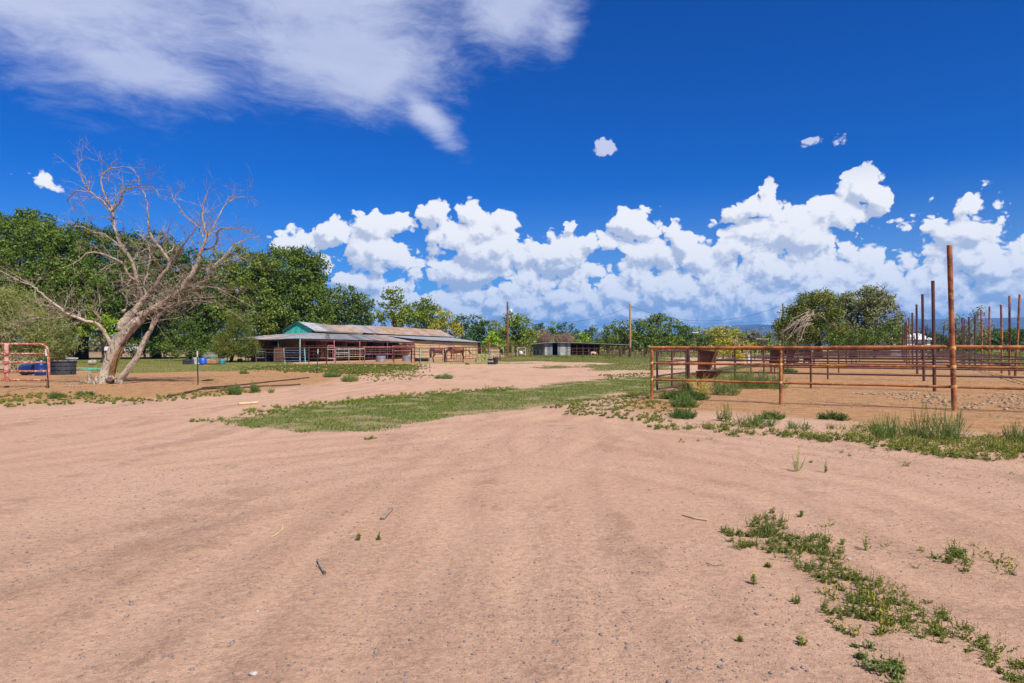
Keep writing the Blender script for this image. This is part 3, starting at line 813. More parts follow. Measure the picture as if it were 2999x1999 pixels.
# ================================================================== mountains
def mat_mountain():
    m, k, b, out = new_mat('mountain_rock')
    P = pos(k)
    n = k.noise(k.v('MULTIPLY', P, (1, 1, 2.2)), 0.004, 8, 0.62)
    n2 = k.noise(P, 0.02, 6, 0.7)
    c = k.mix(k.ss(n, 0.42, 0.6), (0.045, 0.045, 0.045), (0.11, 0.070, 0.060))
    c = k.mix(k.ss(n2, 0.52, 0.66), c, (0.03, 0.04, 0.03))
    k.put(b.inputs['Base Color'], c); b.inputs['Roughness'].default_value = 1.0; b.inputs['Specular IOR Level'].default_value = 0.0
    return m
M_mount = mat_mountain()
def ridge(name, prof, D0, depth, seed):
    xs = np.array([lat(p[0]) * D0 for p in prof]); hs = np.array([(HZ - p[1]) / FPX * D0 for p in prof])
    nx, ny = 360, 36
    X = np.linspace(xs[0], xs[-1], nx); H = np.interp(X, xs, hs) + CAM_H
    t = np.linspace(0, 1, ny)
    XX, T = np.meshgrid(X, t, indexing='ij'); HH = np.repeat(H[:, None], ny, 1)
    prof_t = np.where(T < 0.62, (T / 0.62) ** 1.35, 1 - (T - 0.62) / 0.38)
    YY = D0 - depth * 0.62 + T * depth
    g = fbm(XX / (D0 * 0.02), YY / (D0 * 0.10) + seed, 5, 0.6) - 0.5
    r = np.abs(fbm(XX / (D0 * 0.008) + seed, YY / (D0 * 0.05), 4, 0.6) - 0.5)
    ZZz = HH * np.clip(prof_t - (r * 0.9 + g * 0.25) * (1 - np.abs(2 * T / 1.24 - 1)) * (T < 0.62) * 1.0, 0, 2)
    ZZz += HH * (fbm(XX / (D0 * 0.012), YY * 0 + seed, 4) - 0.5) * 0.06 * (prof_t > 0.6)
    ZZz = np.where(T == 0, -20, ZZz); ZZz = np.where(T >= 1, -20, ZZz)
    V = np.stack([XX, YY, ZZz], -1).reshape(-1, 3)
    i = np.arange(nx - 1)[:, None]; j = np.arange(ny - 1)[None, :]
    F = np.stack([i * ny + j, (i + 1) * ny + j, (i + 1) * ny + j + 1, i * ny + j + 1], -1).reshape(-1, 4)
    tag(link(name, np_mesh(name, V, F, M_mount, True)), kind='structure')
ridge('hills', [(-2600, 1002), (-600, 1004), (300, 1003), (1200, 1000), (1450, 992), (1640, 984), (1702, 978), (1760, 971), (1830, 970), (1900, 976), (1980, 978), (2060, 974), (2111, 958), (2160, 950), (2230, 948.5), (2290, 949),
                (2420, 944), (2540, 934), (2624, 931), (2700, 931), (2780, 934), (2850, 932), (2908, 929), (2999, 925), (3150, 921), (3400, 916), (3900, 930), (5200, 960)], 7000, 2600, 3)

# ================================================================== trees
def leaf_mesh(name, cen, rad, per, size, mat, seed=0, flat=0.75, aspect=0.6, droop=0.0):
    """cen (n,3) clump centres, rad clump radius, per leaves each"""
    rs = np.random.RandomState(seed)
    n = len(cen)
    cnt = per
    c = np.repeat(cen, cnt, 0)
    N = len(c)
    off = rs.normal(0, 1, (N, 3)); off /= np.linalg.norm(off, axis=1, keepdims=True)
    off *= (rs.uniform(0, 1, (N, 1)) ** 0.45)
    r = np.repeat(rad if hasattr(rad, '__len__') else np.full(n, rad), cnt)[:, None]
    off = off * r; off[:, 2] *= flat
    off[:, 2] -= droop * np.abs(rs.normal(0, 1, N)) * r[:, 0]
    p = c + off
    nrm = off / (np.linalg.norm(off, axis=1, keepdims=True) + 1e-6) * 0.7 + rs.normal(0, 0.55, (N, 3)) + np.array([0, 0, 0.35])
    nrm /= np.linalg.norm(nrm, axis=1, keepdims=True)
    t = rs.normal(0, 1, (N, 3)); t -= nrm * (t * nrm).sum(1, keepdims=True); t /= np.linalg.norm(t, axis=1, keepdims=True) + 1e-9
    b = np.cross(nrm, t)
    s = (size * rs.uniform(0.55, 1.35, N))[:, None]
    a = t * s; b = b * s * aspect
    V = np.stack([p - a * 0.5, p + b * 0.5, p + a * 0.5, p - b * 0.5], 1).reshape(-1, 3)
    F = np.arange(N * 4).reshape(-1, 4)
    return np_mesh(name, V, F, mat)

def shell(ell, per_area, seed, fill=0.15, keep=0.86):
    """clump centres spread over the outer shells of a group of ellipsoids"""
    rs = np.random.RandomState(seed); out = []
    for (cx, cy, cz, rx, ry, rz) in ell:
        area = 4 * math.pi * ((rx * ry) ** 1.6 / 3 + (rx * rz) ** 1.6 / 3 + (ry * rz) ** 1.6 / 3) ** (1 / 1.6)
        n = max(6, int(area * per_area))
        d = rs.normal(0, 1, (n, 3)); d /= np.linalg.norm(d, axis=1, keepdims=True)
        r = np.where(rs.uniform(0, 1, n) < fill, rs.uniform(0.3, 0.8, n), rs.normal(0.95, 0.09, n))[:, None]
        lump = 1 + 0.22 * (fbm(d[:, 0] * 2.6 + cx + 50, d[:, 2] * 2.6 + d[:, 1] * 1.7 + cz + 50, 3) - 0.5)[:, None]
        p = d * r * lump * np.array([rx, ry, rz]) + np.array([cx, cy, cz])
        out.append(p)
    p = np.concatenate(out)
    p = p[p[:, 2] > 0.25]
    g = fbm(p[:, 0] * 0.45 + seed, p[:, 2] * 0.45 + p[:, 1] * 0.3, 3)
    p = p[(g > 0.30) | (rs.uniform(0, 1, len(p)) < 0.5)]
    return p[rs.uniform(0, 1, len(p)) < keep]

def wood(name, base, tips, r0, mat, parent, fork=0.3, seed=0, n=7):
    """trunk forking into limbs that run out to the tips"""
    rs = random.Random(seed); mb = MB(base)
    base = Vector(base)
    top = base + Vector((rs.uniform(-.3, .3), rs.uniform(-.3, .3), max((Vector(t).z - base.z) for t in tips) * fork))
    mb.tube([base - Vector((0, 0, 0.3)), base + Vector((0, 0, 0.15)), base.lerp(top, 0.5) + Vector((rs.uniform(-.15, .15), 0, 0)), top], [r0 * 1.5, r0 * 1.1, r0 * 0.9, r0 * 0.8], n)
    for t in tips:
        t = Vector(t); m1 = top.lerp(t, 0.4) + Vector((rs.uniform(-.5, .5), rs.uniform(-.5, .5), rs.uniform(-.2, .7)))
        mb.tube([top - Vector((0, 0, r0 * .5)), top.lerp(m1, .5), m1, m1.lerp(t, .55) + Vector((rs.uniform(-.3, .3), 0, rs.uniform(-.2, .3))), t], [r0 * .62, r0 * .5, r0 * .36, r0 * .2, r0 * .05], 6)
        for q in range(3):
            a = m1.lerp(t, rs.uniform(0, .7)); e = a + Vector((rs.uniform(-1, 1), rs.uniform(-1, 1), rs.uniform(0, 1))) * (t - m1).length * .5
            mb.tube([a, a.lerp(e, .5) + Vector((0, 0, .15)), e], [r0 * .16, r0 * .1, r0 * .03], 5)
    return mb.build(name, mat, parent, smooth=True)

def tree(name, base, ell, leaf, label, cat='tree', group=None, size=0.26, per_area=0.9, rad=0.75, per=34, r0=0.35, bark=None, seed=0, tips=None, fork=0.28, droop=0.1, keep=0.86, flat=0.75, extra=None, fill=0.15):
    root = thing(name, base, label, cat, group)
    B = np.array(base)
    cen = shell(ell, per_area, seed, keep=keep, fill=fill)
    rs = np.random.RandomState(seed + 5)
    radv = rad * rs.uniform(0.6, 1.35, len(cen))
    link('crown', leaf_mesh('crown', cen - B, radv, per, size, leaf, seed, droop=droop, flat=flat), root)
    if tips is None: tips = [(e[0], e[1], e[2] + e[5] * 0.2) for e in ell]
    wood('trunk', base, tips, r0, bark or B_bark, root, fork, seed)
    return root

def EL(D, lst, dy=1.0):
    """ellipsoids from (px, py, half width px, half height px[, extra depth m]) at distance D"""
    out = []
    for e in lst:
        px, py, hw, hh = e[:4]; d = D + (e[4] if len(e) > 4 else 0)
        rx = hw * d / FPX; rz = hh * d / FPX
        out.append((lat(px) * d, d, ZZ(py, d), rx, max(rx, rz) * 0.8 * dy, rz))
    return out
def ground_at(px, D):
    x = lat(px) * D; return (x, D, gz(x, D))

# --- the tall elms left of the barn
tree('elm_tree', ground_at(196, 80), EL(80, [(30, 740, 130, 120), (-90, 800, 130, 130), (130, 790, 120, 130, -2), (60, 860, 130, 90, -3), (200, 860, 110, 90, -3), (-60, 930, 120, 70, -2), (150, 930, 110, 55, -2), (90, 690, 85, 60)]),
     L_elm, 'tallest dark green elm at the left edge, two thick trunks behind the black tank', group='elms left of the barn', size=0.30, per=46, per_area=1.25, rad=0.95, r0=0.8, seed=1, fill=0.05,
     tips=[tuple(P3(60, 800, 80)), tuple(P3(160, 800, 80)), tuple(P3(-40, 850, 80)), tuple(P3(250, 880, 79)), tuple(P3(120, 700, 80))], fork=0.12)
tree('elm_tree', ground_at(240, 82), EL(83, [(270, 770, 110, 105), (350, 790, 110, 105, 2), (230, 700, 60, 40), (320, 860, 120, 80, -2), (400, 850, 100, 90), (300, 930, 110, 45)]),
     L_elm, 'broad green elm behind the dead tree, its crown level across the top', group='elms left of the barn', size=0.30, per=46, per_area=1.2, rad=0.95, r0=0.7, seed=2, fill=0.05)
tree('elm_tree', ground_at(455, 88), EL(88, [(440, 770, 95, 85), (520, 810, 90, 90), (560, 880, 90, 80, 1), (450, 880, 110, 90, -2), (500, 960, 120, 45, 0)]),
     L_dark, 'dark elm with deep shade under it, right of the dead tree trunk', group='elms left of the barn', size=0.32, per=46, per_area=1.1, rad=0.95, r0=0.6, seed=3, fill=0.08)
tree('elm_tree', ground_at(680, 92), EL(92, [(700, 780, 65, 55), (640, 840, 90, 90), (745, 830, 80, 75), (620, 920, 90, 80), (720, 920, 110, 90, -2), (800, 770, 60, 45)]),
     L_elmy, 'yellow-topped elm behind the small leaning pine', group='elms left of the barn', size=0.32, per=44, per_area=1.0, rad=0.95, r0=0.5, seed=4)
tree('elm_tree', ground_at(850, 95), EL(95, [(830, 800, 95, 70), (900, 810, 60, 60), (870, 880, 105, 80), (800, 890, 100, 90, -2), (920, 900, 48, 75), (850, 960, 120, 50, -1), (890, 755, 45, 25)]),
     L_elm, 'large shaggy elm rising behind the teal barn gable', group='elms left of the barn', size=0.34, per=46, per_area=1.05, rad=0.95, r0=0.7, seed=5)
tree('elm_tree', ground_at(1010, 105), EL(106, [(1010, 880, 55, 48), (1060, 900, 38, 42), (975, 915, 50, 48), (1030, 940, 65, 40)]),
     L_elm, 'rounded elm over the sagging part of the barn ridge', group='trees behind the barn', size=0.36, per=40, per_area=0.9, rad=1.0, r0=0.45, seed=6)
tree('cottonwood_tree', ground_at(1165, 112), EL(112, [(1150, 868, 32, 22), (1140, 905, 36, 30), (1185, 890, 26, 22), (1195, 925, 40, 26), (1150, 940, 50, 26)]),
     L_elmy, 'open-crowned cottonwood with a bare limb, behind the middle of the barn', group='trees behind the barn', size=0.38, per=30, per_area=0.75, rad=0.95, r0=0.5, seed=7, bark=B_barkl, keep=0.75)
tree('cottonwood_tree', ground_at(1250, 116), EL(116, [(1245, 905, 38, 27), (1270, 930, 42, 34), (1225, 940, 36, 32)]),
     L_elmy, 'green cottonwood left of the yellowing tree behind the barn', group='trees behind the barn', size=0.38, per=38, per_area=0.85, rad=0.95, r0=0.4, seed=8)
tree('mulberry_tree', ground_at(1300, 112), EL(112, [(1300, 945, 34, 32), (1325, 975, 26, 32), (1275, 975, 28, 26)]),
     L_yell, 'yellowing tree at the far end of the barn roof', group='trees behind the barn', size=0.36, per=38, per_area=0.9, rad=0.9, r0=0.35, seed=9)
# --- row of trees across the middle distance
row = [
    (1352, 125, [(1352, 945, 20, 24), (1360, 985, 30, 28)], L_dark, 'narrow dark tree just right of the yellowing one'),
    (1405, 128, [(1400, 948, 34, 26), (1420, 975, 40, 36), (1385, 985, 35, 32)], L_elm, 'tree with a spiky top left of the brown utility pole'),
    (1452, 118, [(1450, 1000, 26, 24), (1440, 1010, 26, 18)], L_bright, 'bright green bush below the tree by the brown pole'),
    (1468, 135, [(1462, 965, 26, 28), (1470, 990, 28, 26)], L_feath, 'thin pale tree directly behind the brown utility pole'),
    (1520, 122, [(1508, 935, 26, 22), (1532, 958, 30, 32), (1498, 965, 26, 32), (1545, 985, 30, 28), (1510, 1000, 50, 22)], L_elmy, 'full green tree right of the brown utility pole'),
    (1590, 150, [(1590, 965, 26, 18), (1612, 975, 20, 16), (1575, 985, 26, 20)], L_dark, 'dark tree behind the first bare pink shrub'),
    (1623, 160, [(1622, 962, 11, 20), (1624, 985, 14, 18)], L_bright, 'slim bright tree between the two bare pink shrubs'),
    (1665, 150, [(1655, 968, 26, 20), (1680, 975, 20, 22), (1665, 992, 34, 18)], L_dark, 'dark round tree behind the second bare pink shrub'),
    (1700, 145, [(1700, 990, 18, 14), (1706, 1000, 26, 12)], L_bright, 'low bright tree over the tin shed roof'),
    (1740, 150, [(1735, 978, 26, 18), (1722, 990, 22, 16)], L_elm, 'left one of the two leafy trees over the shed roof'),
    (1782, 152, [(1780, 975, 28, 20), (1795, 990, 26, 16)], L_elmy, 'right one of the two leafy trees over the shed roof'),
    (1828, 130, [(1822, 955, 26, 18), (1840, 972, 26, 24), (1818, 990, 28, 22)], L_elmy, 'tree standing just left of the tan utility pole'),
    (1890, 132, [(1880, 958, 30, 22), (1860, 975, 26, 20), (1905, 975, 32, 30), (1880, 1000, 50, 20)], L_elm, 'broad tree right of the tan utility pole'),
    (1940, 135, [(1928, 934, 30, 16), (1962, 958, 26, 26), (1938, 975, 34, 30), (1950, 1000, 50, 20), (1900, 945, 18, 14)], L_elmy, 'tallest cottonwood of the middle row, pale limbs showing through'),
    (2010, 150, [(2000, 962, 24, 16), (2022, 972, 26, 18), (2000, 990, 36, 18)], L_elm, 'lower tree right of the tallest middle cottonwood'),
    (2070, 155, [(2062, 975, 30, 18), (2085, 985, 30, 16)], L_yell, 'yellow-green tree behind the small light pole'),
    (2056, 140, [(2052, 990, 24, 18)], L_dark, 'small dark ball-shaped tree by the small light pole'),
    (2128, 160, [(2118, 970, 30, 18), (2150, 978, 28, 16), (2130, 992, 44, 14)], L_yell, 'yellow cottonwood left of the blue mountain gap'),
    (2172, 150, [(2176, 980, 20, 16), (2165, 992, 26, 14)], L_feath, 'grey-green tree over the flat canopy roof'),
]
for i, (px, D, e, lf, lab) in enumerate(row):
    tree('cottonwood_tree' if len(e) > 2 else 'poplar_tree', ground_at(px, D), EL(D, e), lf, lab, group='row of trees across the middle distance', size=0.42, per=30, per_area=0.7, rad=0.95, r0=0.32, seed=30 + i, bark=B_barkl if 'limbs' in lab else None)
# a low thicket behind everything closes the gaps
def thicket(name, pxs, D, top, leaf, label, seed, size=0.5):
    rs = np.random.RandomState(seed)
    px = np.arange(pxs[0], pxs[1], 9.0)
    px = px + rs.uniform(-4, 4, len(px))
    ell = []
    for q in px:
        d = D + rs.uniform(-8, 8); w = rs.uniform(9, 18); t = top + rs.uniform(-7, 12) + 8 * math.sin(q * 0.021 + seed)
        h = (1026 - t) / 2
        ell.append((lat(q) * d, d, ZZ(t + h, d), w * d / FPX, w * d / FPX, h * d / FPX))
    cen = shell(ell, 0.28, seed, keep=0.95)
    tag(link(name, leaf_mesh(name, cen, 1.5, 26, size * 1.15, leaf, seed)), label, 'thicket', kind='stuff')
thicket('thicket', (1340, 2320), 175, 992, L_elmy, 'far-off wood closing the view behind the tin shed', 41, 0.62)
thicket('thicket', (600, 1340), 140, 985, L_dark, 'dark undergrowth behind the barn', 42, 0.5)
thicket('thicket', (-250, 620), 200, 995, L_grey, 'distant scrub seen under the elms', 43, 0.7)
thicket('thicket', (2640, 3250), 190, 978, L_dark, 'dark distant trees at the foot of the mountains', 44, 0.7)
# under the elms
for i, (px, D, e, lf, lab) in enumerate([
    (560, 76, [(520, 1005, 45, 32), (565, 985, 42, 48), (600, 1010, 40, 30), (545, 1030, 50, 18)], L_elm, 'leafy green shrub under the elms behind the tubs'),
    (300, 66, [(300, 930, 42, 32), (330, 960, 30, 25), (270, 960, 32, 26)], L_bright, 'young bright green tree behind the dead trunk'),
    (420, 84, [(400, 1010, 60, 30), (455, 1000, 42, 34)], L_dark, 'dark shrub behind the two leaning trunks of the dead tree'),
    (470, 86, [(478, 985, 40, 50)], L_elm, 'mid green sapling left of the black trough')]):
    tree('shrub', ground_at(px, D), EL(D, e), lf, lab, cat='shrub', group='shrubs under the elms', size=0.24, per=34, per_area=1.1, rad=0.6, r0=0.14, seed=60 + i)

# pine-like conifer with a leaning trunk
def pine():
    b = (lat(676) * 68, 68, 0.0); b = (b[0], b[1], gz(b[0], b[1]))
    root = thing('pine_tree', b, 'small feathery pine with a leaning trunk beside the barn eave', 'tree')
    B = np.array(b)
    e = EL(68, [(700, 985, 42, 50), (672, 1000, 40, 36), (728, 1010, 32, 32), (700, 940, 26, 36), (690, 1020, 52, 20), (655, 1025, 30, 14)])
    cen = shell(e, 5.5, 71, keep=0.95)
    link('crown', leaf_mesh('crown', cen - B, 0.45, 40, 0.20, L_pine, 71, aspect=0.22, droop=0.25), root)
    mb = MB(b); p0 = Vector(b); p1 = P3(690, 1015, 68); p2 = P3(702, 950, 68)
    mb.tube([p0 - Vector((.05, 0, .2)), p0.lerp(p1, .6), p1, p2], [.19, .15, .12, .03], 7)
    mb.build('trunk', B_bark, root, True)
pine()

# feathery tamarisk at the left edge, nearer than the elms
def tamarisk():
    b = ground_at(40, 44)
    root = thing('tamarisk_tree', b, 'grey-green feathery tamarisk behind the salmon gate at the left edge', 'tree')
    B = np.array(b)
    e = EL(44, [(40, 905, 85, 62), (-60, 900, 90, 80), (120, 950, 75, 50), (20, 985, 110, 60), (-80, 1000, 90, 70), (150, 1005, 62, 38), (80, 1040, 80, 30), (200, 985, 40, 35)])
    cen = shell(e, 4.5, 81, keep=0.95, fill=0.1)
    link('crown', leaf_mesh('crown', cen - B, 0.55, 46, 0.19, L_feath, 81, aspect=0.2, droop=0.3), root)
    wood('trunk', b, [(x[0], x[1], x[2]) for x in e], 0.2, B_barkl, root, 0.2, 81)
tamarisk()
tag(link('twiggy_brush', leaf_mesh('twiggy_brush', shell(EL(41, [(60, 1080, 70, 26), (20, 1060, 60, 30), (110, 1095, 40, 14)]), 3, 83), 0.4, 26, 0.30, L_dry, 83, aspect=0.06)), 'dead twiggy brush under the tamarisk', 'brush', kind='stuff')

# bare pinkish shrubs behind the shed
def twig_fan(name, base, h, spread, n, mat, label, cat, seed, sub=3, group=None, r=0.03):
    rs = random.Random(seed); mb = MB(base); base = Vector(base)
    for i in range(n):
        a = rs.uniform(0, 6.28); s = rs.uniform(0, 1) ** .5 * spread; t = base + Vector((math.cos(a) * s, math.sin(a) * s * .6, h * (1 - 0.35 * (s / spread) ** 2) * rs.uniform(.75, 1)))
        m = base.lerp(t, .5) + Vector((rs.uniform(-.1, .1), 0, h * .06))
        mb.tube([base, m, t], [r * 1.6, r, r * .4], 4, False)
        for j in range(sub):
            q = m.lerp(t, rs.uniform(-.3, .8)); e = q + (t - m) * .5 + Vector((rs.uniform(-.25, .25), rs.uniform(-.25, .25), rs.uniform(-.1, .25))) * h * .35
            mb.tube([q, e], [r * .7, r * .3], 3, False)
    o = mb.build(name, mat); o.location = base
    return tag(o, label, cat, group)
twig_fan('bare_shrub', ground_at(1582, 138), 5.2, 3.0, 260, L_twigpk, 'wider bare pinkish shrub at the left end of the tin shed', 'shrub', 5, 4, 'bare shrubs behind the tin shed', r=0.04)
twig_fan('bare_shrub', ground_at(1656, 142), 4.8, 2.2, 200, L_twigpk, 'narrower bare pinkish shrub above the tin shed door', 'shrub', 6, 4, 'bare shrubs behind the tin shed', r=0.04)

# --- trees on the right behind the pens
tree('willow_tree', ground_at(2400, 84), EL(84, [(2390, 900, 62, 48), (2350, 935, 62, 45), (2420, 950, 60, 50), (2330, 975, 50, 28), (2400, 870, 40, 28), (2300, 960, 26, 30)]),
     L_pine, 'rounded willow whose left side hangs over bare broken branches', group='big trees behind the pens', size=0.26, per=60, per_area=1.6, rad=0.9, r0=0.45, seed=91, droop=0.35)
tree('elm_tree', ground_at(2500, 88), EL(88, [(2530, 880, 60, 38), (2570, 870, 42, 32), (2500, 930, 70, 45), (2590, 930, 50, 45), (2560, 980, 85, 30), (2480, 985, 70, 26), (2630, 960, 26, 40), (2480, 880, 25, 20)]),
     L_grey, 'grey-green elm with a ragged top right of the willow', group='big trees behind the pens', size=0.28, per=48, per_area=1.4, rad=0.85, r0=0.5, seed=92, keep=0.85)
tree('shrub', ground_at(2560, 80), EL(80, [(2540, 985, 60, 24), (2600, 975, 45, 28), (2480, 990, 50, 20)]),
     L_elm, 'bright lower foliage at the foot of the grey-green elm', cat='shrub', size=0.24, per=34, per_area=1.1, rad=0.6, r0=0.12, seed=93)
tree('shrub', ground_at(2145, 72), EL(72, [(2120, 1010, 32, 24), (2160, 1005, 36, 26), (2190, 1020, 26, 18), (2140, 1030, 55, 18)]),
     L_yell, 'overgrown yellow-green bush under the flat canopy', cat='shrub', size=0.2, per=30, per_area=1.3, rad=0.5, r0=0.1, seed=94, droop=0.3)
tag(link('dead_bush', leaf_mesh('dead_bush', shell(EL(70.5, [(2165, 1002, 24, 15), (2190, 1015, 18, 12)]), 2.2, 95) - np.array(ground_at(2165, 70.5)), 0.45, 26, 0.24, L_twigpk, 95, aspect=0.1)), 'brown dead bush tangled in the green one under the canopy', 'shrub').location = ground_at(2165, 70.5)
tree('shrub', ground_at(2235, 100), EL(100, [(2225, 985, 34, 24), (2255, 995, 30, 20), (2210, 1000, 26, 16)]), L_grey, 'olive shrubbery behind the right end of the canopy', cat='shrub', size=0.3, per=28, per_area=0.9, rad=0.7, r0=0.12, seed=96)
tree('tamarisk_tree', ground_at(2850, 92), EL(92, [(2860, 935, 30, 22), (2820, 950, 45, 35), (2890, 965, 34, 30), (2790, 975, 36, 28), (2845, 985, 60, 26), (2870, 905, 16, 10)]),
     L_grey, 'thin grey tamarisk between the right-hand rows of posts', size=0.26, per=18, per_area=0.85, rad=0.8, r0=0.25, seed=97, bark=B_barkl, keep=0.7)
tree('elm_tree', ground_at(2940, 150), EL(150, [(2930, 985, 45, 18), (2960, 980, 40, 20), (2900, 992, 40, 14)]), L_dark, 'dark low tree in front of the mountain at the right edge', size=0.5, per=30, per_area=0.6, rad=1.1, r0=0.3, seed=98)
# brush field on the right
def brush_field():
    rs = np.random.RandomState(101)
    n = 5200
    v = rs.uniform(6, 95, n); u = rs.uniform(5.3, 30, n)
    X = 11.05 + .876 * u + .483 * v; Y = 17.05 - .483 * u + .876 * v
    k = fbm(X * 0.2, Y * 0.2, 3) > 0.36
    X, Y = X[k], Y[k]
    cen = np.stack([X, Y, relief(X, Y) + rs.uniform(0.15, 0.75, len(X)) ** 1.2], -1)
    tag(link('desert_brush', leaf_mesh('desert_brush', cen, 0.55, 30, 0.17, L_brush, 101, aspect=0.35)), 'yellow-green desert brush covering the field right of the corral', 'brush', kind='stuff')
brush_field()
tag(link('dry_grass', leaf_mesh('dry_grass', shell(EL(86, [(2560 + 30 * i, 1026, 22, 8) for i in range(8)]), 2.0, 103), 0.5, 26, 0.24, L_dry, 103, aspect=0.12)), 'strip of tall dry grass beyond the last corral rails', 'grass', kind='stuff')

# leafless tree behind the pens
def bare_tree():
    b = Vector(ground_at(2700, 80)); rs = random.Random(8); mb = MB(b)
    def grow(p, d, L, r, lev):
        q = p + d * L; m = p.lerp(q, .5) + Vector((rs.uniform(-1, 1), rs.uniform(-1, 1), rs.uniform(-.3, 1))) * L * .08
        mb.tube([p, m, q], [r, r * .8, r * .55], 5, False)
        if lev == 0: return
        for i in range(3 if lev > 1 else 4):
            nd = (d + Vector((rs.uniform(-1, 1), rs.uniform(-.7, .7), rs.uniform(-.2, .8))) * .62).normalized()
            grow(m.lerp(q, rs.uniform(.3, 1)), nd, L * rs.uniform(.55, .85), r * .5, lev - 1)
    for tx, tz in ((-.3, 1), (.1, 1), (.75, .6), (.9, .4), (.5, .9)):
        grow(b, Vector((tx, rs.uniform(-.2, .2), tz)).normalized(), 1.6, .11, 4)
    o = mb.build('bare_tree', B_bark); o.location = b
    tag(o, 'leafless dark tree spreading behind the row of tall pipe posts', 'tree')
bare_tree()
# broken bare branches hanging on the willow's left side
def broken():
    rs = random.Random(18); o0 = P3(2330, 945, 82); mb = MB(o0)
    for i in range(26):
        a = P3(2372 + rs.uniform(-8, 14), 905 + rs.uniform(0, 45), 80.5)
        e = P3(2300 + rs.uniform(-20, 60), 990 + rs.uniform(-35, 12), 80 + rs.uniform(-1.5, 1))
        m = a.lerp(e, .5) + Vector((rs.uniform(-.4, .2), -.3, rs.uniform(.1, .7)))
        mb.tube([a, m, e], [.05, .035, .012], 5, False)
        for j in range(3):
            q = m.lerp(e, rs.uniform(0, .9)); w = q + Vector((rs.uniform(-.7, .3), rs.uniform(-.3, .3), rs.uniform(-.6, .4)))
            mb.tube([q, w], [.02, .008], 4, False)
    for i in range(9):
        a = P3(2375, 925, 80.5); e = P3(2345 + rs.uniform(-10, 80), 895 + rs.uniform(0, 55), 80)
        m = a.lerp(e, .5) + Vector((0, -.3, .3)); mb.tube([a, m, e], [.06, .04, .012], 5, False)
    o = mb.build('broken_branches', B_dead2); o.location = o0
    tag(o, 'bleached broken branches hanging from the left side of the willow', 'branches')
broken()

# ================================================================== pipe corral on the right
CU = Vector((0.876, -0.483, 0)); CV = Vector((0.483, 0.876, 0)); C0 = Vector((11.05, 17.05, 0))
def CP(u, v, z=0.0):
    p = C0 + CU * u + CV * v
    return Vector((p.x, p.y, gz(p.x, p.y) * (1 if z == 0 else 0) + z))
def pipe_part(name, a, b, r, mat, parent, o, n=10, wob=0.0, seed=0, kind=None, label=None):
    mb = MB(o); a = Vector(a); b = Vector(b)
    if wob:
        rs = random.Random(seed); k = 5
        pts = [a.lerp(b, i / k) + (Vector((rs.uniform(-1, 1), rs.uniform(-1, 1), rs.uniform(-1, 1))) * wob if 0 < i < k else Vector()) for i in range(k + 1)]
    else: pts = [a, b]
    mb.tube(pts, r, n)
    ob = mb.build(name, mat, parent, True)
    if label: ob['label'] = label
    return ob
def weld(p, r, parent, o, mat):
    mb = MB(o); mb.lathe(p, [(r * .75, -r * 1.05), (r * 1.12, -r * .5), (r * 1.16, 0), (r * 1.12, r * .5), (r * .75, r * 1.05)], 10)
    return mb.build('weld_joint', mat, parent, True)
M_weld = mat_worn('pale_weld_rust', (0.62, 0.36, 0.14), (0.48, 0.22, 0.06), (0.7, 0.55, 0.4), 9, 0.8)

# near fence run, left corner post to beyond the right edge
o = CP(-7.75, 0)
front = thing('pipe_fence', o, 'rusty orange three-rail pipe fence nearest the camera on the right', 'fence')
HT, HM, HL = 1.57, 1.10, 0.60
cols = [(-7.75, HT, .046, 'post'), (-4.07, HT, .044, 'post'), (0.0, 4.14, .062, 'tall_post'), (4.2, 4.2, .062, 'tall_post')]
for u, h, r, nm in cols:
    p = CP(u, 0); q = CP(u, 0, h - (.05 if h < 2 else 0)); q.x += 0.05 if h > 2 and u == 0 else 0
    if u == 0: q = CP(0, 0, h) + Vector((-0.13, 0, 0))
    pipe_part(nm, p - Vector((0, 0, .3)), q, r, M_rust, front, o, 12)
    for z, rr in ((HM, .038), (HL, .036)) + (((HT, .05),) if h > 2 else ()):
        f = z / h; c = (p.lerp(q, f)); c.z = z
        weld(c, rr + .012 if h < 2 else r * 1.03, front, o, M_weld)
prev = -7.75
for u, h, r, nm in cols[1:]:
    for z, rr in ((HT, .050), (HM, .036), (HL, .034)):
        a = CP(prev - (0.06 if prev < -7 and z == HT else 0), 0, z); b = CP(u, 0, z)
        dz = {0.0: 0.03}.get(u, 0) if z == HT else 0
        pipe_part('rail', a + Vector((0, 0, 0.03 if prev == 0 and z == HT else 0)), b + Vector((0, 0, dz)), rr, M_rust, front, o, 12, 0.006, int(u * 10 + z * 100))
    prev = u

# gate in the side fence
o = CP(-7.65, 0.25)
g = thing('pipe_gate', o, 'dark rusty pipe gate at the left corner of the corral', 'gate')
for v in (0.30, 1.95, 3.75): pipe_part('upright', CP(-7.68, v, .28), CP(-7.68, v, 1.47), .032, M_rustd, g, o, 8)
for z in (1.47, 1.12, .70, .29): pipe_part('rail', CP(-7.68, .3, z), CP(-7.68, 3.75, z), .028, M_rustd, g, o, 8)
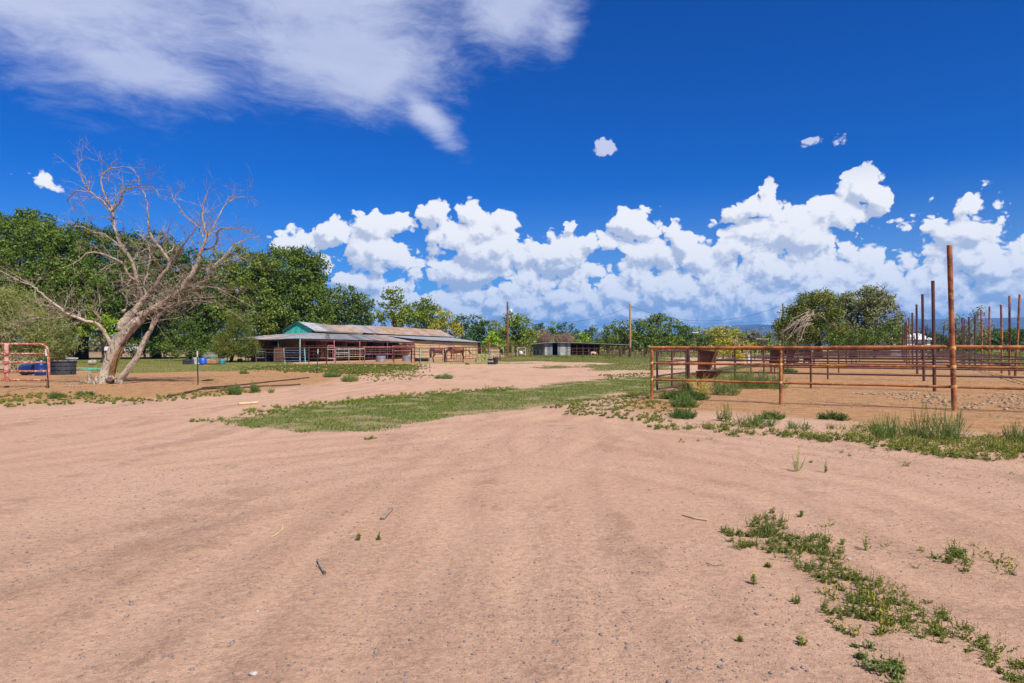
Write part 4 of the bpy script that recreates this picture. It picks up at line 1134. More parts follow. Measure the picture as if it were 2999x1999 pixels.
# side fence beyond the gate
vs_ = [4.14, 8.4, 12.6, 16.8, 21.0, 25.2, 29.4, 33.6, 37.8, 42.0, 46.2, 50.4]
o = CP(-7.7, 4.14)
sf = thing('pipe_fence', o, 'dark side fence running away behind the rusty feeders', 'fence')
for i, v in enumerate(vs_):
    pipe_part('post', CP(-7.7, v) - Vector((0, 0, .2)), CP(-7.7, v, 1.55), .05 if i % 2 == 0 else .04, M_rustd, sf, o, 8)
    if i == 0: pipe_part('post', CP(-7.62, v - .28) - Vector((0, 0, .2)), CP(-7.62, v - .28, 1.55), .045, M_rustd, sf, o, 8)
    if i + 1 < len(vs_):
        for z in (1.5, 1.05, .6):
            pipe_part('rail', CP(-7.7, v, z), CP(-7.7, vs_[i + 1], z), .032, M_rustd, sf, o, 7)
# cross fences
ORD = ['first', 'second', 'third', 'fourth', 'fifth', 'sixth', 'seventh', 'eighth', 'ninth']
for i in range(9):
    v = 8.4 * (i + 1)
    o = CP(-7.7, v)
    cf = thing('pipe_fence', o, '%s dark cross fence counted back from the near orange one' % ORD[i], 'fence', 'cross fences of the corral')
    tall = 4.0 + rng.uniform(-.12, .12)
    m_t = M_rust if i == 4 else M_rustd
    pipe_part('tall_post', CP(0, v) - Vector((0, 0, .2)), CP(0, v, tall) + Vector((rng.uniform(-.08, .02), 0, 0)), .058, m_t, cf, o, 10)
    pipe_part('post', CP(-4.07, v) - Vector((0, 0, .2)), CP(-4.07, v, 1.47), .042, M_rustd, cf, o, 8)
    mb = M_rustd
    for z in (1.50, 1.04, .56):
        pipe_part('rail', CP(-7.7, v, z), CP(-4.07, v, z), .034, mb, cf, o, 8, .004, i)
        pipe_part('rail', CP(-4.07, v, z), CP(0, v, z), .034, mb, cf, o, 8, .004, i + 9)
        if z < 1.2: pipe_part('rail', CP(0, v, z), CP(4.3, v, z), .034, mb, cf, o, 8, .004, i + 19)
    if i >= 2:
        r_h = {2: 4.35, 3: 4.2, 4: 4.0, 5: 3.95, 6: 3.9}.get(i, 3.9)
        pipe_part('tall_post', CP(4.3, v) - Vector((0, 0, .2)), CP(4.3, v, r_h), .055, M_rust if i < 4 else M_rustd, cf, o, 10)
# posts of the right-hand row that stand between the cross fences
def v_of(px, u=4.3):
    k = lat(px); bx = 11.05 + .876 * u; by = 17.05 - .483 * u
    return (bx - k * by) / (k * .876 - .483)
for px, top, mt, lean, desc in ((2987, 861, M_rust, 12, 'rightmost tall post, leaning right, bleached at its top'), (2932, 891, M_rust, -5, 'second tall orange post from the right edge'),
                                (2874, 905, M_rust, -3, 'crooked tall orange post, fourth from the right edge'), (2838, 928, M_rustd, -3, 'dark tall post left of the crooked orange one'),
                                (2818, 930, M_rustd, -2, 'dark tall post among the thin grey tamarisk branches')):
    v = v_of(px - lean * .5); p = CP(4.3, v); D = p.y
    if px == 2987: v = 25.4; p = CP(4.5, 24.9); D = p.y
    q = Vector((lat(px) * D, D, ZZ(top, D)))
    t = thing('pipe_post', p, desc, 'post', 'tall posts in the right-hand row')
    mbx = MB(p); m1 = p.lerp(q, .5) + Vector((.03, 0, 0))
    mbx.tube([p - Vector((0, 0, .2)), m1, q], [.062, .060, .056], 10)
    mbx.build('pole', mt, t, True)
    mbx = MB(p); mbx.lathe(q, [(.058, -.03), (.062, 0), (.05, .015)], 10); mbx.build('cap', M_weld if mt is M_rust else M_rustd, t, True)
# rails along the right-hand row
o = CP(4.3, 16.8)
rf = thing('pipe_fence', o, 'dark rails linking the tall posts on the right-hand side', 'fence')
for i in range(1, 9):
    for z in (1.04, .56):
        pipe_part('rail', CP(4.3, 8.4 * i, z), CP(4.3, 8.4 * (i + 1), z), .032, M_rustd, rf, o, 7)

# feeders: a hopper over a trough
def feeder(v, label, u=-7.42, rust=M_rustp, s=0.84, rz=0.0):
    p = CP(u, v); t = thing('feeder', p, label, 'feeder', 'rusty feeders on the side fence', rz=math.atan2(CV.y, CV.x) - math.pi / 2)
    def part(nm, fn, mt=rust):
        mb = MB(); fn(mb); return mb.build(nm, mt, t)
    W2 = .34 * s
    def hopper(mb):   # open box wider at the top: outer and inner skins
        T = [(-W2, -.12, 1.50), (W2 + .12, -.34, 1.42), (W2 + .12, .34, 1.42), (-W2, .34, 1.50)]
        Bt = [(-W2, -.10, .74), (W2 * .45, -.16, .74), (W2 * .45, .16, .74), (-W2, .16, .74)]
        k = .93
        Ti = [(x * k, y * k, z) for x, y, z in T]; Bi = [(x * .9, y * .9, z + .03) for x, y, z in Bt]
        f = []
        for i in range(4):
            j = (i + 1) % 4
            f += [(i, j, 4 + j, 4 + i), (8 + j, 8 + i, 12 + i, 12 + j), (i, 8 + i, 8 + j, j), (4 + i, 4 + j, 12 + j, 12 + i)]
        mb.add(T + Bt + Ti + Bi, f)
    def trough(mb):
        T = [(-W2 - .02, -.34, .70), (W2 + .24, -.34, .70), (W2 + .24, .34, .70), (-W2 - .02, .36, .70)]
        Bt = [(-W2, -.24, .42), (W2 + .02, -.24, .42), (W2 + .02, .24, .42), (-W2, .24, .42)]
        Ti = [(x * .95, y * .95, z) for x, y, z in T]; Bi = [(x * .93, y * .93, z + .03) for x, y, z in Bt]
        f = [(7, 6, 5, 4), (12, 13, 14, 15)]
        for i in range(4):
            j = (i + 1) % 4
            f += [(i, j, 4 + j, 4 + i), (8 + j, 8 + i, 12 + i, 12 + j), (i, 8 + i, 8 + j, j)]
        mb.add(T + Bt + Ti + Bi, f)
    part('hopper', hopper); part('trough', trough)
    for y in (-.2, .2): part('bracket', lambda mb: mb.beam((W2 * .4, y, .86), (W2 + .28, y, .70), .02, .02), M_rustd)
    for y in (-.22, .22): part('leg', lambda mb: mb.beam((-W2 + .04, y, -.05), (-W2 + .04, y, .45), .04, .04), M_rustd)
    part('mounting_arm', lambda mb: mb.beam((-W2 - .25, 0, .60), (-W2, 0, .60), .05, .05), M_rustd)
    return t
for v, lb in ((5.6, 'nearest rusty hopper feeder over its trough among green weeds'), (23.4, 'brown feeder box standing behind the second near post'), (31.0, 'dented rust-red feeder with a torn rim'),
              (42.2, 'pale rusty feeder between two darker ones'), (51.0, 'farthest rusty feeder on the side fence')):
    feeder(v, lb)
# white sheet standing in the second pen
p = Vector((lat(2195) * 58, 58, 0)); t = thing('water_tank', p, 'white upright tank with a sloping lid standing in a far pen', 'tank')
MB(p).box(p + Vector((0, 0, .42)), (.32, .3, .84)).build('tank_body', M_whpl, t, bevel=.02)
MB(p).beam(p + Vector((-.2, 0, .90)), p + Vector((.18, 0, .84)), .34, .04).build('lid', M_whpl, t)
p = Vector((lat(2212) * 60, 60, 0)); t = thing('leaning_stick', p, 'pale stick leaning up beside the white tank', 'stick')
MB(p).tube([p, p + Vector((.25, 0, 1.35))], .025, 6).build('shaft', M_straw, t)

# ================================================================== dead tree
def dead_tree():
    DT = 29.0; SC = 1.96
    base = ground_at(318, DT)
    root = thing('dead_tree', base, 'dead bleached tree leaning right, bare branches spreading over the lawn', 'tree')
    rs = random.Random(5)
    def T(x, y, dy=0.0):
        d = DT + dy
        return P3(x / SC, 440 + y / SC, d)
    u = DT / FPX / SC    # metres per traced pixel
    # --- trunk: thick, fluted, twisted mesh with a hollow
    def trunk_mesh(path, n=22, seed=0, flute=.10, mat=B_dead, name='trunk', cav=None):
        mb_v = []; mb_f = []
        pts = [p for p, r in path]; rad = [r for p, r in path]
        # resample
        P = []; R = []
        for i in range(len(pts) - 1):
            k = 7
            for j in range(k):
                t = j / k; P.append(pts[i].lerp(pts[i + 1], t)); R.append(rad[i] * (1 - t) + rad[i + 1] * t)
        P.append(pts[-1]); R.append(rad[-1])
        for _ in range(2):
            P = [P[0]] + [(P[i - 1] + P[i] * 2 + P[i + 1]) / 4 for i in range(1, len(P) - 1)] + [P[-1]]
        prev = None
        for i, p in enumerate(P):
            d = (P[min(i + 1, len(P) - 1)] - P[max(i - 1, 0)]).normalized()
            x = Vector((0, -1, 0)) if prev is None else prev
            x = (x - d * x.dot(d)).normalized(); prev = x; y = d.cross(x)
            for k in range(n):
                a = 2 * math.pi * k / n
                tw = a + i * 0.05
                f = 1 + flute * math.sin(3 * tw + seed) + flute * .6 * math.sin(5 * tw + 1.3 + seed) + .35 * flute * math.sin(11 * tw)
                f += .16 * (mnoise.noise(Vector((math.cos(a) * 1.5, math.sin(a) * 1.5, i * .16 + seed))))
                if cav:
                    ca, cw, cd, i0, i1 = cav
                    if i0 <= i <= i1:
                        da = (a - ca + math.pi) % (2 * math.pi) - math.pi
                        f -= cd * math.exp(-(da / cw) ** 2) * math.sin(math.pi * (i - i0) / (i1 - i0)) ** .5
                mb_v.append(p + (x * math.cos(a) + y * math.sin(a)) * R[i] * f * .90)
        for i in range(len(P) - 1):
            for k in range(n):
                mb_f.append((i * n + k, i * n + (k + 1) % n, (i + 1) * n + (k + 1) % n, (i + 1) * n + k))
        mb_f.append(tuple((len(P) - 1) * n + k for k in range(n)))
        mb = MB(base); mb.add(mb_v, mb_f)
        return mb.build(name, mat, root, True)
    bz = Vector((0, 0, -.25))
    trunk_mesh([(T(600, 1335) + bz, 48 * u), (T(603, 1300), 40 * u), (T(612, 1245), 33 * u), (T(640, 1160), 33 * u), (T(680, 1095), 34 * u), (T(725, 1045), 36 * u), (T(770, 995), 33 * u), (T(815, 955, .1), 27 * u)], seed=1, cav=(5.2, .5, .38, 8, 26), n=28)
    # the torn back half with the open heartwood
    trunk_mesh([(T(632, 1335, .1) + bz, 34 * u), (T(632, 1290, .05), 26 * u), (T(650, 1225, .0), 22 * u), (T(672, 1175, .0), 18 * u), (T(700, 1130, .05), 13 * u), (T(716, 1100, .1), 9 * u)], seed=4, flute=.2, mat=B_heart, name='split_trunk')
    trunk_mesh([(T(672, 1335) + bz, 24 * u), (T(690, 1310), 20 * u), (T(740, 1250), 17 * u), (T(790, 1185), 17 * u), (T(815, 1130), 15 * u), (T(838, 1075), 17 * u), (T(862, 1040), 12 * u), (T(885, 985), 14 * u), (T(905, 950), 11 * u)], seed=7, n=16, name='second_trunk')
    trunk_mesh([(T(700, 1025), 26 * u), (T(712, 990), 30 * u), (T(745, 955), 27 * u), (T(775, 925), 23 * u), (T(800, 890), 20 * u), (T(815, 858), 12 * u)], seed=9, n=16, name='broken_limb')
    trunk_mesh([(T(515, 1338, -.1) + bz, 15 * u), (T(515, 1300, -.1), 13 * u), (T(514, 1278, -.1), 12 * u)], seed=12, n=12, name='stub')
    # gnarled root crown
    mb = MB(base)
    for i in range(46):
        x = rs.uniform(465, 700); y = rs.uniform(1318, 1345); r = rs.uniform(6, 17) * u
        p = T(x, y, rs.uniform(-.25, .35)); p.z = max(p.z, gz(p.x, p.y) + .02)
        p.z = gz(p.x, p.y) + rs.uniform(0, .28) * (1 if 540 < x < 670 else .35)
        d = Vector((rs.uniform(-1, 1), rs.uniform(-1, 1), rs.uniform(0, 1.4))).normalized()
        mb.tube([p - d * r * 1.5, p, p + d * r * 1.3], [r * .7, r, r * .45], 6)
    mb.build('root_crown', B_dead2, root, False)
    # --- limbs traced from the photograph, with their own depth
    L = [
     ([(800, 950), (850, 925), (930, 880), (1010, 820), (1080, 740), (1130, 660), (1142, 615), (1160, 570), (1185, 500), (1168, 400), (1172, 300), (1192, 230)], 26, 2, -.3),
     ([(1160, 575), (1240, 540), (1252, 460), (1300, 448), (1380, 452), (1430, 482)], 7, 1.5, -.8),
     ([(1185, 505), (1240, 410), (1290, 322), (1350, 272), (1420, 270)], 6, 1.5, .8),
     ([(1168, 500), (1140, 440), (1080, 390), (1040, 340), (1000, 282), (985, 232)], 6, 1.5, .2),
     ([(1128, 662), (1200, 680), (1270, 622), (1350, 540), (1420, 510), (1500, 490)], 8, 1.5, 1.2),
     ([(1012, 820), (1100, 772), (1200, 742), (1262, 650), (1350, 600), (1450, 652)], 7, 1.5, -1.2),
     ([(1000, 830), (1100, 800), (1220, 782), (1330, 830), (1450, 900)], 7, 1.5, -1.6),
     ([(930, 884), (1000, 892), (1100, 862), (1250, 880), (1400, 980)], 6, 1.3, 1.6),
     ([(815, 860), (880, 792), (930, 720), (972, 660), (942, 590), (890, 522), (852, 440), (852, 350), (832, 255), (800, 190)], 16, 1.8, -.6),
     ([(972, 662), (1030, 590), (1082, 500), (1150, 422)], 8, 1.5, -1.2),
     ([(940, 600), (1000, 560), (985, 520)], 5, 1.5, .4),
     ([(818, 860), (792, 762), (742, 720), (692, 640), (600, 600), (520, 582), (442, 640), (382, 662)], 13, 1.8, -.9),
     ([(790, 762), (760, 642), (702, 552), (662, 460), (646, 350), (612, 270), (580, 190), (610, 120), (700, 95), (760, 112), (797, 155)], 12, 1.8, .3),
     ([(646, 352), (590, 290), (522, 240), (480, 180), (456, 120), (450, 72), (482, 50)], 7, 1.4, .8),
     ([(522, 242), (450, 230), (405, 262), (395, 300), (440, 350)], 4.5, 1.2, .6),
     ([(646, 350), (690, 280), (720, 222), (800, 210), (880, 212), (922, 262)], 8, 1.4, -.4),
     ([(702, 555), (600, 482), (540, 470), (480, 440), (380, 410)], 6, 1.3, -.6),
     ([(760, 642), (800, 590), (870, 560), (850, 620)], 5, 1.3, .5),
     ([(905, 950), (1000, 880), (1080, 852), (1250, 840), (1330, 800)], 9, 1.5, -.6),
     ([(642, 1130), (602, 1052), (560, 1000), (470, 970), (400, 942), (330, 892), (250, 832), (192, 782), (120, 750), (0, 692)], 15, 2, -.7),
     ([(572, 1010), (578, 965), (545, 935), (528, 895)], 11, 3, -.2),
     ([(560, 955), (578, 920), (575, 852), (560, 810)], 5, 1.5, .3),
     ([(400, 944), (300, 972), (220, 962), (100, 990), (0, 1002)], 7, 1.5, .5),
     ([(192, 784), (100, 722), (0, 662)], 5, 1.3, -.5),
     ([(200, 790), (205, 850), (215, 880)], 4, 1.2, 0),
     ([(470, 972), (440, 920), (370, 900), (300, 905)], 5, 1.3, .5),
     ([(700, 925), (762, 872), (800, 870)], 9, 3, .5),
     ([(860, 900), (900, 830), (990, 800), (1060, 700)], 8, 1.5, .9),
     ([(800, 880), (760, 800), (700, 750), (600, 765)], 6, 1.5, 1.0),
     ([(850, 870), (830, 760), (850, 680), (860, 560), (800, 480)], 8, 1.5, 1.3),
     ([(930, 720), (900, 640), (850, 620), (790, 560)], 7, 1.5, -1.2),
     ([(220, 962), (120, 1010), (0, 1070)], 3.5, 1, 1.0),
    ]
    paths = []
    for pts, r0, r1, dd in L:
        n = len(pts); W_ = []
        for i, (x, y) in enumerate(pts):
            t = i / (n - 1)
            W_.append(T(x, y, dd * t * 2.2))
        # smooth subdivision with some kinks
        S = []
        for i in range(n - 1):
            for j in range(4):
                t = j / 4
                p0 = W_[max(i - 1, 0)]; p1 = W_[i]; p2 = W_[i + 1]; p3 = W_[min(i + 2, n - 1)]
                S.append(0.5 * ((2 * p1) + (p2 - p0) * t + (2 * p0 - 5 * p1 + 4 * p2 - p3) * t * t + (3 * p1 - p0 - 3 * p2 + p3) * t ** 3))
        S.append(W_[-1])
        m = len(S)
        S = [s + Vector((rs.uniform(-1, 1), rs.uniform(-1, 1), rs.uniform(-1, 1))) * (.03 if 0 < i < m - 1 else 0) for i, s in enumerate(S)]
        R = [max(.9 * (r0 * (1 - (i / (m - 1)) ** .8) + r1 * (i / (m - 1)) ** .8) * u, .010) for i in range(m)]
        paths.append((S, R))
        mb = MB(base); mb.tube(S, R, 9 if r0 > 9 else 6)
        mb.build('limb', B_dead if r0 > 14 else B_dead2, root, True)
    # --- fine branches and twigs
    mb = MB(base)
    def twig(p, d, L_, r, lev):
        k = 3; pts = [p]; dd = d.copy()
        for i in range(k):
            dd = (dd + Vector((rs.uniform(-1, 1), rs.uniform(-1, 1), rs.uniform(-1, .9))) * .28).normalized()
            pts.append(pts[-1] + dd * L_ / k)
        mb.tube(pts, [r, r * .8, r * .6, r * .35], 4 if r > .008 else 3, False)
        if lev > 0:
            for i in range(rs.choice((2, 3, 4))):
                q = pts[rs.choice((1, 2, 3))]
                s = (dd + Vector((rs.uniform(-1, 1), rs.uniform(-1, 1), rs.uniform(-.7, 1))) * .95).normalized()
                twig(q, s, L_ * rs.uniform(.45, .75), r * .62, lev - 1)
    for S, R in paths:
        m = len(S)
        tot = sum((S[i + 1] - S[i]).length for i in range(m - 1))
        cnt = int(tot * 4.0)
        for c in range(cnt):
            i = int(rs.uniform(.12, 1) * (m - 1)); i = min(i, m - 2)
            d = (S[i + 1] - S[i]).normalized()
            s = (d * .7 + Vector((rs.uniform(-1, 1), rs.uniform(-1, 1), rs.uniform(-.5, 1)))).normalized()
            if R[i] > .16: continue
            twig(S[i], s, rs.uniform(.35, 1.0), max(.007, min(.02, R[i] * .4)), 2)
    # the dense tangle in the middle of the crown
    for c in range(110):
        p = T(rs.uniform(760, 1080), rs.uniform(700, 960), rs.uniform(-.8, .8))
        a = rs.uniform(0, 6.28)
        twig(p, Vector((math.cos(a), rs.uniform(-.5, .5), math.sin(a) * .8)).normalized(), rs.uniform(.4, 1.1), .012, 1)
    mb.build('twigs', B_dead2, root, False)
    # fallen bits round the foot
    for i in range(7):
        x = rs.uniform(-18.4, -14.5); y = rs.uniform(25.2, 28.6); a = rs.uniform(0, 3.14); l = rs.uniform(.2, .9)
        z = gz(x, y) + .02; p = Vector((x, y, z)); d = Vector((math.cos(a), math.sin(a) * .5, 0)) * l
        m = MB(p); m.tube([p, p + d * .5 + Vector((0, 0, .03)), p + d], [.022, .018, .008], 6)
        tag(m.build('fallen_branch', B_dead2, None, True, loc=p), ['longest', 'thickest', 'nearest', 'farthest', 'most crooked', 'leftmost', 'rightmost'][i] + ' bleached branch fallen on the dirt by the dead tree', 'branch', 'fallen branches by the dead tree')
dead_tree()

# ================================================================== barn
BO = Vector((-22.0, 75.0, 0)); BA = Vector((.45, .893, 0)); BN = Vector((-.893, .45, 0))
def BP(t, w, z): 
    p = BO + BA * t + BN * w; return Vector((p.x, p.y, z))
def t_at(px, w):
    k = lat(px); b = BO + BN * w
    return (b.x - k * b.y) / (k * BA.y - BA.x)
def interp(t, tab):
    return float(np.interp(t, [a for a, b in tab], [b for a, b in tab]))
def build_barn():
    root = thing('barn', BO, 'long low stable barn with patched metal roofs and a teal gable end', 'barn')
    rs = random.Random(31)
    def sheet(P, u0, u1, mat, rows=2, nc=8, name='roof_sheet', amp=.022):
        """corrugated sheet: P(u, v) in metres, u across the sheet, v 0..1 down the slope"""
        mb = MB(BO); vs = []; fs = []
        N = nc * 2
        for r in range(rows + 1):
            for c in range(N + 1):
                u = u0 + (u1 - u0) * c / N
                p = P(u, r / rows); p = p + Vector((0, 0, amp * (1 if c % 2 else -1)))
                vs.append(p)
        for r in range(rows):
            for c in range(N):
                a = r * (N + 1) + c; fs.append((a, a + 1, a + N + 2, a + N + 1))
        mb.add(vs, fs)
        o = mb.build(name, mat, root)
        s = o.modifiers.new('thick', 'SOLIDIFY'); s.thickness = .012
        return o
    ridge_z = [(0, 4.33), (2.5, 4.22), (5, 4.10), (7.2, 4.10), (8.4, 4.20), (14, 4.17), (22, 4.10), (29, 4.02)]
    eave_z = [(0, 3.34), (5, 3.24), (8.3, 3.20), (8.4, 3.22), (16, 3.08), (29, 2.98)]
    HWid = 1.92
    def main_r(t, v): return BP(t, HWid + (-.35 - HWid) * v, interp(t, ridge_z) * (1 - v) + interp(t, eave_z) * v)
    def main_l(t, v): return BP(t, HWid + (HWid + .35) * v, interp(t, ridge_z) * (1 - v) + (interp(t, eave_z)) * v)
    t = -.12; i = 0
    while t < 28.95:
        w = .82
        if t < 2.3: m = M_sheet[0]
        elif t < 3.4: m = M_sheet[4]
        elif t < 8.3: m = M_sheet[1]
        elif t < 9.1: m = M_sheet[5]
        elif t < 10.0: m = M_sheet[3]
        elif t < 10.8: m = M_sheet[4]
        elif t < 11.7: m = M_sheet[3]
        elif t < 25: m = M_sheet[rs.choice((1, 2, 2, 2, 1, 3))]
        else: m = M_sheet[rs.choice((1, 3, 1))]
        z = rs.uniform(0, .012)
        t1 = min(t + w + .03, 29.0)
        sheet(lambda u, v: main_r(u, v) + Vector((0, 0, z)), t, t1, m)
        t += w; i += 1
    t = -.12
    while t < 28.9:
        sheet(main_l, t, min(t + 1.65, 29.0), M_sheet[rs.choice((0, 1, 1))], nc=12); t += 1.62
    # lean-to over the stalls, front slope (skewed at the hip)
    top_z = [(-1, 3.06), (0, 3.06), (8, 3.0), (12.3, 3.02), (18, 2.97), (29, 2.86)]
    bot_z = [(-7, 2.36), (-2, 2.33), (5, 2.25), (12.3, 2.10)]
    def lean1(u, v):          # u 0..1 along
        a = BP(12.3 * u, 0.0, interp(12.3 * u, top_z)); tb = -7 + 19.3 * u
        b = BP(tb, -5.0, interp(tb, bot_z)); return a.lerp(b, v)
    n1 = 22
    for i in range(n1):
        m = M_sheet[rs.choice((0, 0, 0, 4, 5))] if i < 15 else M_sheet[rs.choice((0, 1, 3))]
        z = rs.uniform(0, .012)
        sheet(lambda u, v: lean1(u, v) + Vector((0, 0, z)), i / n1, (i + 1.03) / n1, m)
    def lean_end(u, v):
        a = BP(0, 3.84 * u, 3.06 - .12 * u); b = BP(-7, -5 + 10.6 * u, 2.36 - .14 * u + .03 * math.sin(u * 14))
        return a.lerp(b, v)
    for i in range(14):
        m = M_sheet[rs.choice((0, 0, 4, 3))]
        z = rs.uniform(0, .012)
        sheet(lambda u, v: lean_end(u, v) + Vector((0, 0, z)), i / 14, (i + 1.03) / 14, m)
    def lean_back(t, v): return BP(t * 36 - 7 * v * (1 - t), 3.84 + 1.8 * v, 3.0 - .7 * v)
    for i in range(18): sheet(lean_back, i / 18, (i + 1.02) / 18, M_sheet[0])
    # lower roof over the closed part
    def lean2(t, v):
        zt = interp(t, top_z) - .02; zb = interp(t, [(12.3, 2.52), (15, 2.42), (28.6, 2.16)])
        return BP(t, -5.05 * v - .0, zt * (1 - v) + zb * v)
    t = 12.35
    while t < 28.9:
        z = rs.uniform(0, .01)
        sheet(lambda u, v: lean2(u, v) + Vector((0, 0, z)), t, min(t + .85, 29.0), M_sheet[rs.choice((5, 5, 5, 0))]); t += .82
    # gable: upright painted sheets
    for i in range(7):
        a = .0 + 3.84 * i / 7; b = 3.84 * (i + 1) / 7 - .01
        def zt(w): return 4.33 - abs(w - HWid) / HWid * .96 - .05
        mb = MB(BO); y = -.02 - .006 * (i % 2)
        pts = [a, b] if not (a < HWid < b) else [a, HWid, b]
        vs = [BP(y, w, zt(w)) for w in pts] + [BP(y, w, 2.85) for w in reversed(pts)]
        k = len(vs)
        vs2 = [v + BA * .03 for v in vs]
        f = [tuple(range(k)), tuple(range(2 * k - 1, k - 1, -1))] + [(j, (j + 1) % k, k + (j + 1) % k, k + j) for j in range(k)]
        mb.add(vs + vs2, f); mb.build('gable_panel', M_tealg, root)
    for s in (-1, 1):
        MB(BO).beam(BP(-.14, HWid, 4.30), BP(-.14, HWid + s * (HWid + .38), 3.31), .05, .16).build('rake_board', M_dteal, root)
    # clerestory gap: shade painted as a near-black sheet, with short struts and rafter ends
    MB(BO).box(BP(4.2, .9, 3.05), (.05, 8.2, .42), math.atan2(-BA.x, BA.y)).build('clerestory_shade', M_dark, root)
    MB(BO).box(BP(22.5, .6, 2.95), (.05, 12.6, .32), math.atan2(-BA.x, BA.y)).build('clerestory_shade', M_dark, root)
    for tt in (2.2, 4.6, 6.9, 8.2): MB(BO).beam(BP(tt, -.05, 2.98), BP(tt, -.05, 3.24), .07, .07, up=BA).build('strut', M_greyboard, root)
    for k in range(22):
        tt = 17.5 + k * .52; MB(BO).beam(BP(tt, .5, interp(tt, eave_z) - .0), BP(tt, -.30, interp(tt, eave_z) - .09), .05, .08).build('rafter_end', M_oldwood, root)
    MB(BO).beam(BP(.1, -.3, 3.27), BP(8.3, -.3, 3.14), .05, .10).build('fascia_board', M_oldwood, root)
    # stall wall behind the porch: board panels between open doors
    def wall(t0, w0, t1, w1, z0, z1, mat, nm='wall_panel', th=.08, lab=None):
        a = BP(t0, w0, (z0 + z1) / 2); b = BP(t1, w1, (z0 + z1) / 2); d = b - a
        o = MB(BO).box((a + b) / 2, (d.length, th, z1 - z0), math.atan2(d.y, d.x)).build(nm, mat, root)
        if lab: o['label'] = lab
        return o
    segs = []
    tt = -3.4; door = [(-2.2, -.7), (1.1, 2.5), (4.4, 5.9), (7.9, 9.2), (11.0, 12.0)]
    cur = -3.4
    for d0, d1 in door:
        wall(cur, -1.2, d0, -1.2, 0, 2.75, M_tand); wall(d0 + .02, -1.2, d1 - .02, -1.2, 2.15, 2.75, M_tand, 'door_head')
        wall(d0 + .1, -.1, d1 - .1, -.1, 0, 1.15, M_greyboard, 'stall_door')
        cur = d1
    wall(cur, -1.2, 12.4, -1.2, 0, 2.75, M_tand)
    for k in range(5):   # partitions of the stalls, sheeted
        tt = [-.9, 2.4, 5.7, 9.1, 12.2][k]
        wall(tt + .05, -1.25, tt, -2.8, 0, 2.1, M_greyboard if k % 2 else M_tand, 'stall_partition')
    # end wall
    wall(-3.4, -1.2, -3.4, 1.6, 0, 2.6, M_tand); wall(-3.4, 1.62, -3.4, 3.4, 2.1, 2.6, M_tand, 'door_head'); wall(-3.4, 3.4, -3.4, 5.5, 0, 2.4, M_tand)
    MB(BO).box(BP(-3.46, .3, 1.5), (.03, .9, .9), math.atan2(BN.y, BN.x) - math.pi / 2).build('window', M_greyboard, root)
    MB(BO).box(BP(-.6, 2.5, 1.3), (.1, 5, 2.6), math.atan2(-BA.x, BA.y)).build('inner_shade_wall', M_dark, root)  # black sheet, the shade behind the open end painted in
    MB(BO).box(BP(12, 3.6, 1.4), (31, .12, 2.8), math.atan2(BA.y, BA.x)).build('rear_wall', M_tan, root)
    # closed part
    wall(12.6, -1.2, 12.6, -3.6, .0, 2.55, M_tan)
    wall(12.6, -3.6, 13.0, -4.55, .0, 2.4, M_tan)
    wall(13.0, -4.6, 16.4, -4.6, 0, 2.28, M_tan); wall(16.42, -4.6, 16.9, -4.6, 0, 2.25, M_tan)
    wall(16.92, -4.6, 28.7, -4.6, -.2, 2.12, M_tan)
    wall(28.7, -4.55, 28.7, 3.4, -.2, 2.3, M_tan)
    MB(BO).beam(BP(15.2, -4.66, 2.36), BP(28.7, -4.66, 2.13), .03, .07).build('fascia_board', mat_worn('green_trim', (.03, .09, .045), (.05, .12, .06), None, 2, .6), root)
    # porch posts
    for px, m, z0, z1 in ((879, M_teal, 0, 2.55), (979, M_pink, 0, 2.25), (1054, M_pink, 0, 2.2), (1135, M_bluep, 0, 2.15), (1214, M_pink, 0, 2.0)):
        tt = t_at(px, -4.9); MB(BO).tube([BP(tt, -4.9, z0), BP(tt, -4.9, z1)], .055, 8).build('porch_post', m, root, True)
        if m is M_pink: MB(BO).box(BP(tt, -4.0, z1 - .12), (.05, 1.8, .2), math.atan2(BN.y, BN.x) - math.pi / 2).build('brace_board', M_pink, root)
    MB(BO).beam(BP(-6.8, -4.9, 2.27), BP(-6.8, 5.4, 2.2), .07, .10).build('eave_beam', M_dteal, root)
    MB(BO).beam(BP(-6.8, -4.9, 2.27), BP(12.2, -4.9, 2.03), .07, .10).build('eave_beam', M_rustd, root)
    for w in (-2, 1, 5.2): MB(BO).tube([BP(-6.8, w, 0), BP(-6.8, w, 2.22)], .05, 8).build('porch_post', M_dteal, root, True)
    for tt in (7.5, 10.4): MB(BO).box(BP(tt, -.42, 2.98), (.5, .3, .16), math.atan2(BA.y, BA.x)).build('roof_weight', M_oldwood, root, bevel=.03)
build_barn()
p = BP(16.2, -5.1, 0.0); t = thing('feed_tub', (p.x, p.y, .9), 'blue tub hanging on the tan barn wall behind the horses', 'tub')
MB(p).lathe(p + Vector((0, 0, 1.0)), [(.20, 0), (.27, .42), (.29, .45), (.26, .45), (.19, .05)], 14).build('tub', M_blue, t, True).location = (0, 0, -.9)
MB(p).beam(p + Vector((0, .25, 1.42)), p + Vector((0, .5, 1.42)), .04, .04).build('hook', M_rustd, t).location = (0, 0, -.9)

